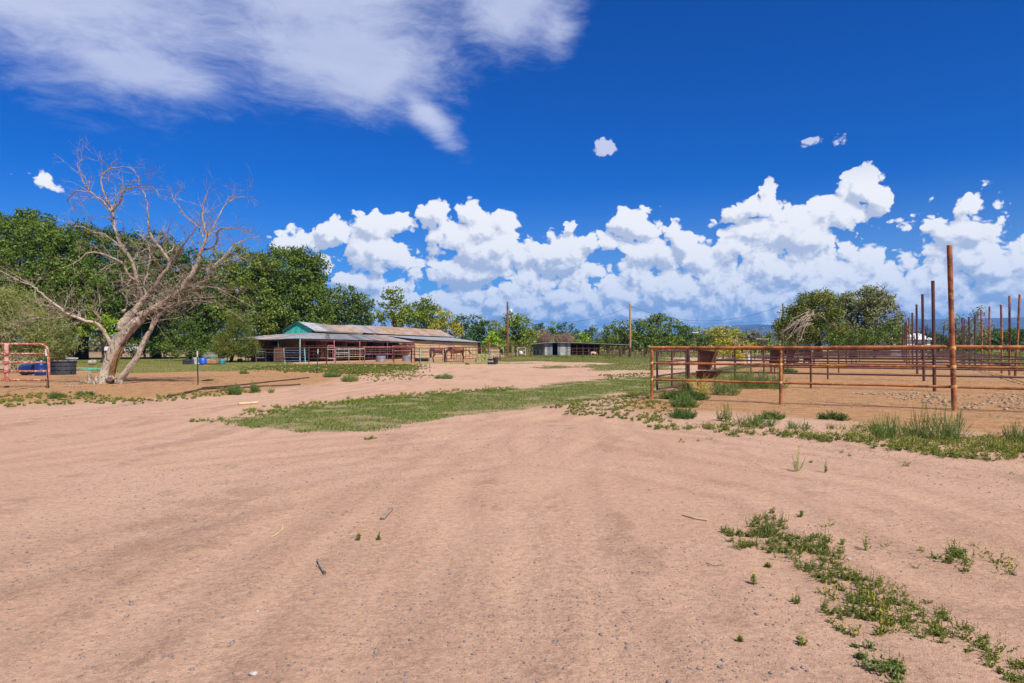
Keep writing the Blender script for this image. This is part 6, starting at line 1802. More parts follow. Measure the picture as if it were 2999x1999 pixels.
bucket(573, 1067, .56, .60, M_whpl, 'tall white tub between the black trough and the blue barrel', 'tub', 'tub', .9)
c = GZ(594, 1068); barrel(c, .33, .56, (0, 0, 1), M_blue, 'bright blue cut-down barrel in the row of tubs', 'barrel'); 
MB(c).box(c + Vector((-.2, -.325, .12)), (.10, .02, .10)).build('paper_tag', M_whpl, None); bpy.data.objects['paper_tag'].parent = [x for x in C.objects if x.name == 'barrel.002' or x.name == 'barrel'][-1]
bucket(611, 1064, .42, .34, M_whpl, 'small white bucket behind the orange crate', 'bucket', 'bucket', .9, dD=2)
c = GZ(622, 1067); t = thing('crate', c, 'orange-brown wooden crate on a dark base at the right of the tubs', 'crate')
for k in range(3): MB(c).box(c + Vector((0, 0, .16 + .10 * k)), (.85, .5, .09)).build('slat', M_orangew, t, bevel=.008)
MB(c).box(c + Vector((.05, -.02, .05)), (.98, .6, .10)).build('base', M_blkp2, t, bevel=.02)
c = GZ(639, 1068); c.y += .8; barrel(c, .25, .46, (.1, 0, 1), M_cyan, 'teal plastic drum half hidden behind the orange crate', 'barrel')
c = GZ(598, 1072); t = thing('board', c, 'loose pale board lying on the grass before the tubs', 'board')
MB(c).box(c + Vector((0, 0, .03)), (.95, .16, .03), .12).build('plank', M_orangew, t); MB(c).box(c + Vector((.1, .02, .055)), (.10, .14, .02), .12).build('cleat', M_orangew, t)
# green wire cages behind the tubs
for i, (a, b, lb) in enumerate(((594, 618, 'left green wire cage panel leaning behind the tubs'), (620, 634, 'right green wire cage panel leaning behind the tubs'))):
    D = 67; c = on((a + b) / 2, D); t = thing('wire_cage', c, lb, 'cage', 'green wire cages')
    x0, x1 = lat(a) * D, lat(b) * D
    for k in range(6):
        x = x0 + (x1 - x0) * k / 5; MB(c).tube([(x, D, .03), (x + .03 * (k - 2), D + .2, .95)], .014, 5).build('bar', M_teal if i else M_cyan, t)
    for z in (.05, .5, .95): MB(c).tube([(x0, D + z * .2, z), (x1, D + z * .2, z)], .014, 5).build('rail', M_teal, t)
c = on(703, 69); t = thing('box', c, 'small black box on the grass beside the leaning pine', 'box'); MB(c).box(c + Vector((0, 0, .18)), (.42, .35, .34)).build('body', M_blkpl, t, bevel=.02); MB(c).box(c + Vector((.08, -.18, .2)), (.1, .02, .1)).build('sticker', M_teal, t)
D = 80; c = on(690, D); t = thing('low_wall', c, 'low tan wall at the left of the pens behind the pine', 'wall')
for k in range(4): MB(c).box((lat(666 + 16 * k) * D, D, .42), (.62, .2, .84)).build('block', M_tan, t, bevel=.01)
# log stump and hose
c = on(271, 58.5); t = thing('log', c, 'short upright-cut log lying on the lawn behind the dead tree', 'log')
mb = MB(c); mb.lathe(c + Vector((-.3, 0, .2)), [(.19, 0), (.22, .1), (.21, .35), (.2, .55), (.17, .58)], 11, axis=(1, .15, .08)); mb.build('trunk_piece', B_dead, t, True); MB(c).tube([c + Vector((.05, -.1, .3)), c + Vector((.12, -.2, .5))], [.06, .03], 6).build('branch_stub', B_dead, t, True)
c = on(262, 47); mb = MB(c)
pts = []
for k in range(90):
    a = k * .22; r_ = .85 + .18 * math.sin(k * .37) + .12 * math.sin(k * .9); pts.append(c + Vector((math.cos(a) * r_ * 1.0, math.sin(a) * r_ * 1.2, .05 + .02 * math.sin(k * .7))))
mb.tube(pts, .016, 6); tag(mb.build('garden_hose', M_hose, None, True, loc=c), 'coiled bright green garden hose on the lawn left of the dead trunk', 'hose')
c = GZ(262, 1127); 
# things in the pens
def galv_tank(px, D, w, h, label):
    c = on(px, D); t = thing('water_tank', c, label, 'tank', 'round galvanised tanks'); r = w / 2
    pr = [(r * .97, 0), (r, .02)]
    for k in range(5): z = h * (.12 + .17 * k); pr += [(r, z - .03), (r * 1.025, z), (r, z + .03)]
    pr += [(r, h - .03), (r * 1.03, h - .01), (r * 1.03, h), (r * .97, h), (r * .95, .1)]
    MB(c).lathe(c, pr, 26).build('tank_body', M_galv, t, True)
    MB(c).lathe(c + Vector((0, 0, h - .1)), [(r * .96, 0), (r * .96, .004)], 24).build('water', M_dblue, t)
    if w > 1: MB(c).box(c + Vector((0.0, -r * 1.03, h * .35)), (.12, .02, .08)).build('red_label', mat_worn('red_label', (.6, .04, .03), (.5, .04, .03), None, 3, .5), t)
galv_tank(1116, 71, 1.03, .62, 'left round galvanised tank with a small red label')
galv_tank(1191, 73.5, .92, .58, 'right round galvanised tank in the pen')
def bunk():
    D = 65.0; c = on(1237, D); t = thing('feed_bunk', c, 'black half-round feed bunk slung in a low pipe frame', 'feed bunk')
    n = 9; w = 1.35; vs = []; fs = []
    for x in (-w / 2, w / 2):
        for R_, z0 in ((.30, .47), (.27, .47)):
            for k in range(n): a = math.pi * k / (n - 1); vs.append(c + Vector((x, -math.cos(a) * R_, z0 - math.sin(a) * R_)))
    for k in range(n - 1):
        fs += [(k, k + 1, 2 * n + k + 1, 2 * n + k), (n + k + 1, n + k, 3 * n + k, 3 * n + k + 1), (k, n + k, n + k + 1, k + 1), (2 * n + k, 2 * n + k + 1, 3 * n + k + 1, 3 * n + k)]
    fs += [tuple(range(n - 1, -1, -1)), tuple(2 * n + k for k in range(n)), (0, 2 * n, 3 * n, n), (n - 1, 2 * n - 1, 4 * n - 1, 3 * n - 1)]
    MB(c).add(vs, fs); mb = MB(c); mb.add(vs, fs); mb.build('trough', M_blkpl, t)
    for x, m in ((-.72, M_rustd), (.68, M_teal)):
        for y in (-.3, .3): pipe_part('leg', c + Vector((x, y, 0)), c + Vector((x * .96, y, .52)), .022, m, t, c, 7)
        pipe_part('cross_bar', c + Vector((x, -.3, .5)), c + Vector((x, .3, .5)), .022, m, t, c, 7)
    MB(c).tube([c + Vector((-.15, -.32, .45)), c + Vector((-.12, -.34, .15)), c + Vector((0, -.35, .06)), c + Vector((.55, -.35, .07)), c + Vector((.68, -.34, .2)), c + Vector((.68, -.32, .5))], .022, 7).build('bent_pipe', M_teal, t, True)
bunk()
# hay
def bale(c, d, label, seed, rz=0.0, group='hay bales'):
    t = thing('hay_bale', c, label, 'hay bale', group)
    bm = bmesh.new(); bmesh.ops.create_cube(bm, size=1.0)
    bmesh.ops.subdivide_edges(bm, edges=bm.edges, cuts=9, use_grid_fill=True)
    for v in bm.verts:
        q = v.co.copy(); v.co = Vector((q.x * d[0], q.y * d[1], (q.z + .5) * d[2]))
        nn = mnoise.noise(v.co * 6 + Vector((seed, 0, 0))) * .05 + mnoise.noise(v.co * 17 + Vector((seed, 3, 0))) * .025
        v.co += Vector((q.x, q.y, q.z)).normalized() * nn * (1.2 if abs(q.x) > .45 else 1)
        for s in (-.22, .22):
            if abs(q.x - s) < .06: v.co -= Vector((0, q.y, q.z)).normalized() * .02
    me = bpy.data.meshes.new('hay'); bm.to_mesh(me); bm.free(); me.materials.append(M_hayb)
    ob = link('hay', me, t); ob.rotation_euler.z = rz
    rs = np.random.RandomState(seed); N = 900
    f = rs.randint(0, 3, N); s = rs.choice([-1, 1], N); p = rs.uniform(-.5, .5, (N, 3)); p[np.arange(N), f] = s * .5; p[f == 2, 2] = .5
    P_ = np.stack([p[:, 0] * d[0], p[:, 1] * d[1], (p[:, 2] + .5) * d[2]], -1)
    ob = link('loose_stalks', leaf_mesh('loose_stalks', P_, .03, 2, .10, L_grass if seed % 2 else L_dry, seed, aspect=.07), t); ob.rotation_euler.z = rz; ob['kind'] = 'stuff'
    for s_ in (-.22, .22):
        o_ = MB().tube([(s_ * d[0], -d[1] * .5 - .01, .02), (s_ * d[0], -d[1] * .5 - .012, d[2])], .006, 4).build('twine', M_orangew, t); o_.rotation_euler.z = rz
D = 65.2
c = on(1413, 66.0); bale(c, (1.05, .5, .42), 'lower hay bale carrying the other on top', 3)
bale(c + Vector((.08, 0, .44)), (1.0, .48, .40), 'upper green hay bale, ragged along its top', 6)
c = on(1405, 65.2); bale(c, (.70, .42, .44), 'short broken hay bale leaning in front of the stack', 8, .3)
rs_ = np.random.RandomState(55); n = 5200
x = rs_.normal(lat(1405) * 64.3, 2.3, n); y = rs_.normal(64.2, .8, n); 
tag(link('loose_hay', leaf_mesh('loose_hay', np.stack([x, y, relief(x, y) + .03 + .08 * np.exp(-((x - lat(1410) * 64) / 1.5) ** 2)], -1), .10, 4, .14, L_dry, 55, aspect=.12, flat=.3)), 'loose straw spread round the hay bales', 'straw', kind='stuff')
def bin_(px, D, w, h, label, tilt=0):
    c = on(px, D); t = thing('rubber_bin', c, label, 'bin', 'black bins by the hay')
    r = w / 2; MB(c).lathe(c, [(r * .78, 0), (r * .80, .02), (r * .97, h * .9), (r * 1.06, h * .92), (r * 1.06, h), (r * .95, h), (r * .75, .06)], 20).build('body', M_blkpl, t, True)
    for s in (-1, 1): MB(c).tube([c + Vector((s * r * .98, -.07, h * .82)), c + Vector((s * r * 1.2, 0, h * .78)), c + Vector((s * r * .98, .07, h * .82))], .015, 6).build('handle', M_blkpl, t)
bin_(1452, 62.2, .50, .62, 'tall black bin standing right of the hay')
c = Vector((lat(1438) * 65, 65, .42)); bin_(1438, 66.5, .42, .38, 'low black tub behind the pale trough')
trough(1440, 1063, .62, .24, .4, M_white, 'pale weathered trough between the hay and the tall black bin')
trough(1441, 1066, .85, .20, .3, M_blkpl, 'flat black pan lying under the pale trough', 'pan')
c = on(1527, 94); barrel(Vector((c.x, c.y, c.z + .5)), .24, .5, (-.3, 1, .1), M_whpl, 'white drum lying on its side in the last pen', 'barrel')
c = on(1256 - 3, 75); 
c = on(1078, 80); t = thing('feed_tub', c, 'small blue tub on the ground left of the galvanised tank', 'tub'); MB(c).lathe(c + Vector((0, 0, .35)), [(.2, 0), (.28, .3), (.25, .3), (.18, .03)], 14).build('tub', M_blue, t, True); MB(c).box(c + Vector((0, 0, .17)), (.4, .4, .34)).build('stand', M_oldwood, t)
# plank ramp in the right-hand pen
c = on(1452, 84); t = thing('plank_chute', c, 'sloping stack of weathered planks behind the black bin', 'planks')
for k in range(7): MB(c).beam(c + Vector((-.85 + .05 * k, 0, 1.25 - .17 * k)), c + Vector((.35 + .08 * k, .1, 1.28 - .19 * k)), .06, .13).build('plank', M_tan if k % 3 else M_oldwood, t)

# ================================================================== horses
def mat_coat(name, body, leg, sock=None):
    m, k, b, out = new_mat(name)
    P = obj(k); z = k.sep(P)[2]
    n = k.noise(P, 3.0, 3, .5)
    c = k.mix(k.ss(n, .4, .62), body, tuple(v * .72 for v in body))
    c = k.mix(k.ss(z, .72, .50), c, leg)
    if sock: c = k.mix(k.ss(z, .30, .26), c, sock)
    c = k.mix(k.ss(z, .07, .05), c, (.03, .025, .02))
    k.put(b.inputs['Base Color'], c); b.inputs['Roughness'].default_value = .42; b.inputs['Specular IOR Level'].default_value = .5
    return m
def skin_mesh(name, V, E, R, mat, parent, sub=2, root=0):
    me = bpy.data.meshes.new(name + '_skel'); me.from_pydata([v for v in V], E, []); 
    ob = bpy.data.objects.new(name + '_skel', me); C.objects.link(ob)
    bm = bmesh.new(); bm.from_mesh(me); lay = bm.verts.layers.skin.verify(); bm.verts.ensure_lookup_table()
    for i, v in enumerate(bm.verts):
        r = R[i]; v[lay].radius = (r, r) if not hasattr(r, '__len__') else r
        v[lay].use_root = (i == root)
    bm.to_mesh(me); bm.free()
    ob.modifiers.new('skin', 'SKIN'); s = ob.modifiers.new('sub', 'SUBSURF'); s.levels = sub; s.render_levels = sub
    dg = bpy.context.evaluated_depsgraph_get(); dg.update()
    m2 = bpy.data.meshes.new_from_object(ob.evaluated_get(dg)); m2.name = name
    bpy.data.objects.remove(ob, do_unlink=True); bpy.data.meshes.remove(me)
    m2.materials.clear(); m2.materials.append(mat)
    m2.polygons.foreach_set('use_smooth', [True] * len(m2.polygons))
    return link(name, m2, parent)
def horse(loc, rz, coat, hair, label, neck, tail, scale=1.0, mx=1):
    t = thing('horse', loc, label, 'horse', 'horses in the pen', rz=rz); t.scale = (scale, scale, scale)
    V = [(-.62, 0, 1.26), (-.25, 0, 1.19), (.18, 0, 1.17), (.52, 0, 1.22)]; R = [(.25, .27), (.27, .31), (.28, .32), (.22, .29)]
    E = [(0, 1), (1, 2), (2, 3)]
    def add(p, r, par): V.append(p); R.append(r); E.append((par, len(V) - 1)); return len(V) - 1
    a = add((-.84, 0, 1.22), (.17, .19), 0)
    q = 3
    for p, r in neck: q = add(p, r, q)
    for s in (-1, 1):
        q = add((-.66, s * .15, 1.02), (.13, .19), 0); q = add((-.56, s * .17, .84), (.10, .14), q); q = add((-.76, s * .16, .56), (.055, .075), q); q = add((-.77, s * .16, .50), (.045, .06), q)
        q = add((-.72, s * .16, .20), .036, q); q = add((-.70, s * .16, .13), .045, q); q = add((-.66, s * .16, .02), (.055, .06), q)
        fx = .05 if s > 0 else -.03
        q = add((.54, s * .14, .98), (.11, .16), 3); q = add((.52, s * .15, .80), (.075, .095), q); q = add((.55 + fx, s * .15, .50), (.052, .055), q); q = add((.55 + fx, s * .15, .44), (.045, .05), q)
        q = add((.55 + fx, s * .15, .17), .034, q); q = add((.56 + fx, s * .15, .11), .042, q); q = add((.60 + fx, s * .15, .02), (.052, .058), q)
    skin_mesh('body', V, E, R, coat, t, 2, 1)
    # mane along the crest
    rs = random.Random(3); mb = MB(); pts = [Vector(V[3]) + Vector((0, 0, .24))] + [Vector(p) + Vector((-.04, 0, (r[1] if hasattr(r, '__len__') else r) * .92)) for p, r in neck[:4]]
    for i in range(len(pts) - 1):
        for k in range(14):
            p = pts[i].lerp(pts[i + 1], k / 14); s = -1
            mb.tube([p + Vector((0, 0, .0)), p + Vector((0, s * .07, -.04)), p + Vector((rs.uniform(-.03, .03), s * .12, -.16 - rs.uniform(0, .08)))], [.022, .018, .004], 4)
    mb.build('mane', hair, t)
    mb = MB()
    for k in range(34):
        P_ = [Vector(tail[0]) + Vector((rs.uniform(-.02, .02), rs.uniform(-.03, .03), 0))] + [Vector(p) + Vector((rs.uniform(-.05, .05), rs.uniform(-.05, .05), rs.uniform(-.03, .03))) * (i + 1) * .7 for i, p in enumerate(tail[1:])]
        mb.tube(P_, [.028] + [.024] * (len(P_) - 2) + [.006], 4)
    mb.build('tail', hair, t)
    # ears and eyes on the head
    pol = Vector(neck[3][0]); nose = Vector(neck[-1][0]); d = (nose - pol).normalized(); up = Vector((0, 1, 0)).cross(d); up = up if up.z > 0 else -up
    for s in (-1, 1):
        e = pol + up * .10 + Vector((0, s * .05, 0)) - d * .02
        MB().tube([e, e + up * .07 + Vector((0, s * .015, 0)), e + up * .15 + Vector((0, s * .01, 0))], [.028, .03, .004], 6).build('ear', coat, t, True)
        c = pol.lerp(nose, .38) + up * .05 + Vector((0, s * .082, 0)); MB().lathe(c, [(.004, -.022), (.02, -.012), (.024, 0), (.02, .012), (.004, .022)], 8).build('eye', M_blkpl, t, True)
    return t
coat1 = mat_coat('bay_coat', (.17, .040, .013), (.015, .009, .008))
coat2 = mat_coat('chestnut_coat', (.24, .060, .018), (.16, .045, .018), (.68, .62, .56))
M_hair = mat_worn('black_mane', (.012, .009, .008), (.022, .015, .012), None, 8, .5, bmp=.2)
M_hair2 = mat_worn('chestnut_mane', (.10, .03, .012), (.16, .05, .02), None, 8, .5, bmp=.2)
neckA = [((.76, 0, 1.36), (.13, .21)), ((.98, 0, 1.44), (.10, .16)), ((1.16, 0, 1.50), (.085, .13)), ((1.30, 0, 1.48), (.09, .12)), ((1.44, 0, 1.38), (.075, .10)), ((1.60, 0, 1.24), (.055, .07)), ((1.70, 0, 1.16), (.055, .06))]
horse(on(1290, 67.6), 0.0, coat1, M_hair, 'dark bay horse facing right with its head over the other horse', neckA, [(-.92, 0, 1.28), (-1.02, 0, 1.15), (-1.05, 0, .85), (-1.02, 0, .55)], .96)
neckB = [((.76, 0, 1.34), (.13, .20)), ((.98, 0, 1.36), (.10, .15)), ((1.16, 0, 1.36), (.085, .12)), ((1.30, 0, 1.30), (.09, .11)), ((1.42, 0, 1.18), (.075, .10)), ((1.54, 0, 1.02), (.055, .07)), ((1.60, 0, .93), (.055, .06))]
horse(on(1338, 69.3), math.pi, coat2, M_hair2, 'chestnut horse with white socks facing left, tail swinging out', neckB, [(-.92, 0, 1.30), (-1.10, 0, 1.26), (-1.36, 0, 1.08), (-1.50, 0, .88)], .97)
# small pale animal grazing before the shed
def goat():
    c = on(1738, 112); t = thing('goat', c, 'small pale cream animal grazing in front of the open shed', 'animal')
    co = mat_worn('cream_coat', (.60, .45, .32), (.5, .36, .25), None, 4, .9)
    V = [(-.34, 0, .58), (0, 0, .56), (.32, 0, .58), (.46, 0, .56), (.58, 0, .40), (.70, 0, .22), (-.42, 0, .60)]; R = [.17, .19, .16, .11, .08, .05, .08]
    E = [(0, 1), (1, 2), (2, 3), (3, 4), (4, 5), (0, 6)]
    for x, par in ((-.34, 0), (.30, 2)):
        for s in (-1, 1):
            i = len(V); V += [(x, s * .11, .40), (x - .03, s * .11, .2), (x, s * .11, .02)]; R += [.08, .045, .04]; E += [(par, i), (i, i + 1), (i + 1, i + 2)]
    skin_mesh('body', V, E, R, co, t, 1, 1)
    for s in (-1, 1): MB().tube([(.52, s * .05, .48), (.50, s * .13, .44)], [.025, .008], 5).build('ear', co, t)
    MB().tube([(-.5, 0, .62), (-.58, 0, .5)], [.03, .01], 5).build('tail', co, t)
goat()

# ================================================================== loose things on the ground
def ground_tube(name, pts, r, mat, label, cat, n=8, group=None):
    P = []
    for px, py in pts:
        v = GZ(px, py); v.z += r * .8; P.append(v)
    o = P[0]
    tag(MB(o).tube(P, r, n).build(name, mat, None, True, loc=o), label, cat, group)
ground_tube('irrigation_pipe', [(491, 1164), (530, 1156), (565, 1149), (587, 1143.5), (640, 1140), (700, 1137)], .035, M_pipe, 'bent dark poly pipe starting in the weeds left of the green post', 'pipe', group='dark pipes along the lane')
ground_tube('irrigation_pipe', [(593, 1139), (660, 1134), (720, 1129), (780, 1123), (840, 1119), (905, 1114)], .032, M_pipe, 'long straight dark pipe passing behind the two weed bushes', 'pipe', group='dark pipes along the lane')
ground_tube('irrigation_pipe', [(646, 1146), (700, 1139), (770, 1133.5), (836, 1131), (880, 1129)], .028, M_pipe, 'thinner dark pipe nearest the lane', 'pipe', group='dark pipes along the lane')
ground_tube('fence_pole', [(698, 1186), (755, 1182.5)], .035, M_straw, 'pale stick lying alone on the lane', 'stick')
ground_tube('fence_pole', [(120, 1134), (60, 1140), (20, 1150)], .02, B_dead2, 'thin grey stick on the dirt below the salmon gate', 'stick')
ground_tube('fence_pole', [(1769, 1190), (1830, 1188), (1856, 1189)], .022, B_dead, 'bleached stick on the dirt left of the corral corner', 'stick')
ground_tube('fallen_stick', [(932, 1641), (940, 1662), (952, 1684)], .012, B_dead, 'short split grey stick in the middle foreground', 'stick')
ground_tube('fallen_stick', [(936, 1652), (944, 1668), (949, 1680)], .008, B_dead, 'thin splinter lying against the split grey stick', 'stick')
ground_tube('fallen_stick', [(795, 1574), (812, 1565), (826, 1552), (829, 1538)], .006, M_straw, 'small curved straw-coloured twig in the left foreground', 'stick')
ground_tube('fallen_stick', [(999, 1564), (1040, 1566), (1063, 1564)], .004, M_straw, 'thin straight straw beside the tiny weed in the foreground', 'stick')
ground_tube('fallen_stick', [(1060, 1554), (1078, 1550)], .005, M_straw, 'very short straw right of the tiny foreground weed', 'stick')
ground_tube('fallen_stick', [(2000, 1510), (2035, 1520), (2074, 1527)], .010, M_straw, 'white curved stick in the right foreground', 'stick')
ground_tube('fallen_stick', [(2066, 1650), (2092, 1658), (2124, 1656)], .003, B_dead2, 'hair-thin bent twig above the large weed patch', 'stick')
p0 = GZ(1121, 1522); p1 = GZ(1146, 1496); o = p0
tag(MB(o).beam(p0 + Vector((0, 0, .02)), p1 + Vector((0, 0, .02)), .045, .02).build('wood_scrap', M_oldwood, None, bevel=.004, loc=o), 'flat pale scrap of wood in the middle foreground', 'wood scrap')
M_pebw = mat_worn('pale_pebble', (.50, .46, .42), (.38, .34, .31), None, 30, .85)
for i, (px, py, s, lb) in enumerate(((2488, 1641, .035, 'white angular stone right of the large weed patch'), (2277, 1752, .024, 'pale grey stone left of the weed patch'), (2180, 1683, .02, 'small white stone in the cluster left of the weeds'), (742, 1981, .045, 'white stone at the bottom edge on the left'),
                                    (2973, 1685, .045, 'rounded pale stone beside the weeds at the right edge'), (2326, 1957, .03, 'light brown stone near the bottom right'), (2110, 1365, .03, 'bluish pale stone below the weed band'), (2188, 1378, .045, 'flat white stone below the weed band'),
                                    (1670, 1255, .05, 'white stone at the end of the grass tongue'), (2047, 1959, .03, 'flat grey stone at the bottom right of the middle'), (755, 1784, .022, 'small white pebble in the lower left foreground'), (1020, 1446, .022, 'lone white pebble above the curved twig'))):
    p = GZ(px, py); s *= .5; V, F = rock_template(i, 2); me = np_mesh('stone', V * np.array([s, s * .8, s * .5]), F, M_pebw if 'white' in lb else M_stone)
    ob = link('stone', me, None, (p.x, p.y, p.z + s * .25)); ob.rotation_euler.z = i; tag(ob, lb, 'stone', 'larger stones')

# ================================================================== weeds
def weed_geo(rs, base, h, w, stems, leaves, leaf, lw=.35, up=.6, spike=0.0, sw=.004):
    """returns (stem quads, leaf quads) for one plant"""
    SV = []; LV = []; KV = []
    for s in range(stems):
        a = rs.uniform(0, 2 * np.pi); out = rs.uniform(0.05, 1) ** .7 * w / 2; hh = h * (1 - .55 * (out / (w / 2 + 1e-6)) ** 2) * rs.uniform(.65, 1.05)
        n = 5; t = np.linspace(0, 1, n)[:, None]
        st = base + np.array([np.cos(a), np.sin(a), 0]) * out * .12
        P = st + t ** .8 * np.array([np.cos(a) * out, np.sin(a) * out, 0]) + np.array([0, 0, 1]) * hh * t ** (1.0 + .5 * (1 - up)) + rs.normal(0, .012 * h, (n, 3)) * t
        side = np.array([-np.sin(a + 1.0), np.cos(a + 1.0), 0]) * sw
        for i in range(n - 1): SV.append([P[i] - side, P[i] + side, P[i + 1] + side * .7, P[i + 1] - side * .7])
        tt = rs.uniform(.12, 1, leaves) ** .85
        f = tt * (n - 1); i0 = np.minimum(f.astype(int), n - 2); fr = (f - i0)[:, None]
        c = P[i0] * (1 - fr) + P[i0 + 1] * fr
        d = rs.normal(0, 1, (leaves, 3)); d[:, 2] = np.abs(d[:, 2]) * .6 + .1; d /= np.linalg.norm(d, axis=1, keepdims=True)
        q = rs.normal(0, 1, (leaves, 3)); q -= d * (q * d).sum(1, keepdims=True); q /= np.linalg.norm(q, axis=1, keepdims=True)
        L = (leaf * rs.uniform(.5, 1.3, leaves) * (1.15 - .5 * tt))[:, None]
        LV.append(np.stack([c, c + d * L * .5 + q * L * lw * .5, c + d * L, c + d * L * .5 - q * L * lw * .5], 1))
        if spike and rs.uniform() < spike:
            top = P[-1]; m = 10
            z = rs.uniform(0, .28 * h + .03, m)[:, None] * np.array([0, 0, 1]); q2 = rs.normal(0, 1, (m, 3)); q2 /= np.linalg.norm(q2, axis=1, keepdims=True); e = .006 + .04 * h * .5
            cc = top + z; KV.append(np.stack([cc, cc + q2 * e * .5 + [0, 0, e * .3], cc + [0, 0, e], cc - q2 * e * .5 + [0, 0, e * .3]], 1))
    return np.array(SV), np.concatenate(LV), (np.concatenate(KV) if KV else np.zeros((0, 4, 3)))
def quads(name, Q, mat, o):
    return np_mesh(name, (Q - np.array(o)).reshape(-1, 3), np.arange(len(Q) * 4).reshape(-1, 4), mat)
wseed = [100]
def weed(px0, py0, px1, py1, label, leafm=None, kind='bush', group='weed bushes', name='weed', name_cat='weed', dens=1.0, depth=None):
    """one weed clump from its outline box in the photograph"""
    wseed[0] += 1; rs = np.random.RandomState(wseed[0])
    cx = (px0 + px1) / 2; b = GZ(cx, py1); D = b.y
    w = (px1 - px0) * D / FPX; dep = depth or min(w * .6, .9)
    D2 = D + dep / 2; b = Vector((lat(cx) * D2, D2, 0)); b.z = gz(b.x, b.y)
    htop = ZZ(py0, D2) ; h = max(.05, htop) * (1.35 if kind == 'bush' else 1.15)
    t = thing(name, b, label, name_cat, group)
    S, L, K = [], [], []
    area = w * dep; pl = max(1, int(area * 16 * dens / (.3 + h)))
    ls = .042 if D > 14 else .024
    for i in range(pl):
        a = rs.uniform(0, 2 * np.pi); r = rs.uniform(0, 1) ** .5 if pl > 1 else 0
        x = b.x + np.cos(a) * r * w * .38; y = b.y + np.sin(a) * r * dep * .38
        hh = h * (1 - .4 * r * r) * rs.uniform(.7, 1.05)
        s, l, k = weed_geo(rs, np.array([x, y, gz(x, y) - .01]), hh, min(w * .6, hh * 1.3 + .1), int(9 if kind == 'bush' else 5), int(44 if kind == 'bush' else 20), ls * (1 if kind == 'bush' else .9), .30 if kind == 'bush' else .45, .8, .4 if kind == 'amar' else .0, .004)
        S.append(s); L.append(l); K.append(k)
    link('stems', quads('stems', np.concatenate(S), L_weedl, b), t)['kind'] = 'stuff'
    link('leaves', quads('leaves', np.concatenate(L), leafm or L_weed, b), t)['kind'] = 'stuff'
    K = np.concatenate(K)
    if len(K): link('seed_heads', quads('seed_heads', K, L_yst, b), t)['kind'] = 'stuff'
    return t
W_ = weed
W_(2664, 1174, 2830, 1300, 'largest feathery green weed bush at the foot of the tall pipe post', depth=1.3, dens=1.3)
W_(2525, 1205, 2670, 1296, 'wide green weed bush left of the largest one', depth=1.1)
W_(2931, 1232, 3040, 1305, 'green weed bush cut by the right edge', depth=.9)
W_(2396, 1203, 2485, 1234, 'low round green weed alone between two fence posts', depth=.7)
W_(2307, 1225, 2374, 1263, 'small green weed below and left of the round one', depth=.6)
W_(2218, 1203, 2302, 1231, 'green weed just below the second fence post', depth=.6)
W_(2142, 1207, 2275, 1256, 'spreading green weed left of the second fence post', depth=.9)
W_(2103, 1176, 2150, 1238, 'tall thin pale weed left of the spreading one', L_weedl, depth=.5)
W_(1955, 1147, 2046, 1196, 'bright green weed bush by the corral corner, rear one', depth=.9, dens=1.2)
W_(1950, 1190, 2046, 1229, 'bright green weed bush by the corral corner, front one', depth=.8, dens=1.2)
W_(1919, 1138, 2090, 1174, 'grassy dark green weeds along the corral corner', depth=1.5, dens=1.2)
W_(2085, 1090, 2160, 1160, 'feathery grey-green weed rising right of the nearest feeder', L_weedl, depth=1.6, dens=1.3)
W_(2118, 1068, 2235, 1141, 'tall green weeds filling the first pen, left half', depth=2.5)
W_(2215, 1074, 2304, 1141, 'tall green weeds filling the first pen, right half', depth=2.2)
W_(2290, 1076, 2338, 1092, 'small green weed under the second feeder', depth=1.5)
W_(1978, 1100, 2030, 1150, 'dark weed in the shade of the nearest feeder', L_weed, depth=1.0)
W_(2029, 1108, 2090, 1156, 'weed with bare yellow stalks below the nearest feeder', L_yst, kind='amar', depth=.7, dens=.8)
W_(666, 1122, 708, 1159, 'left of two dark weed bushes beside the dark pipes', depth=.55, dens=1.8)
W_(725, 1117, 760, 1152, 'right of two dark weed bushes beside the dark pipes', depth=.55, dens=1.8)
W_(785, 1124, 820, 1153, 'thin straggling weed right of the two dark bushes', L_weedl, kind='amar', depth=.5)
W_(704, 1083, 732, 1096, 'green tuft on the orange dirt before the pine', depth=.8)
W_(595, 1113, 629, 1119, 'flat green tuft right of the middle steel post', depth=.6)
W_(136, 1148, 190, 1169, 'green tuft right below the leaning steel post', depth=.6)
W_(217, 1143, 275, 1162, 'dark green tuft below the dead tree stub', depth=.6)
W_(2303, 1298, 2385, 1385, 'tall spindly weed standing alone with a long seed spike', L_amar, kind='amar', depth=.35, dens=1.0)
W_(2412, 1330, 2426, 1386, 'single thin upright weed right of the tall spindly one', L_amar, kind='amar', depth=.05)
W_(1064, 1270, 1108, 1289, 'low weed at the near edge of the grass tongue', L_amar, kind='amar', depth=.3, dens=2)
W_(1414, 1112, 1436, 1146, 'scraggly dry weed on the lane before the grass tongue', L_amar, kind='amar', depth=.4)
W_(1270, 1098, 1335, 1114, 'grassy clump with straw alone on the far lane', L_weedl, depth=1.2)
W_(1362, 1061, 1376, 1067, 'dark tuft in the straw below the horses', depth=.8)
W_(946, 1095, 1000, 1112, 'green weeds beyond the lane, left of the pair', depth=1.2)
W_(1000, 1098, 1056, 1122, 'green weeds beyond the lane, right of the pair', L_weedl, depth=1.2)
W_(2315, 1485, 2378, 1518, 'small reddish weed with one long arm above the big patch', L_amar, kind='amar', depth=.15)
W_(2246, 1474, 2284, 1505, 'tiny upright weed left of the one with a long arm', L_amar, kind='amar', depth=.1)
W_(2440, 1562, 2492, 1600, 'small weed clump right of the big foreground patch', L_amar, kind='amar', depth=.15)
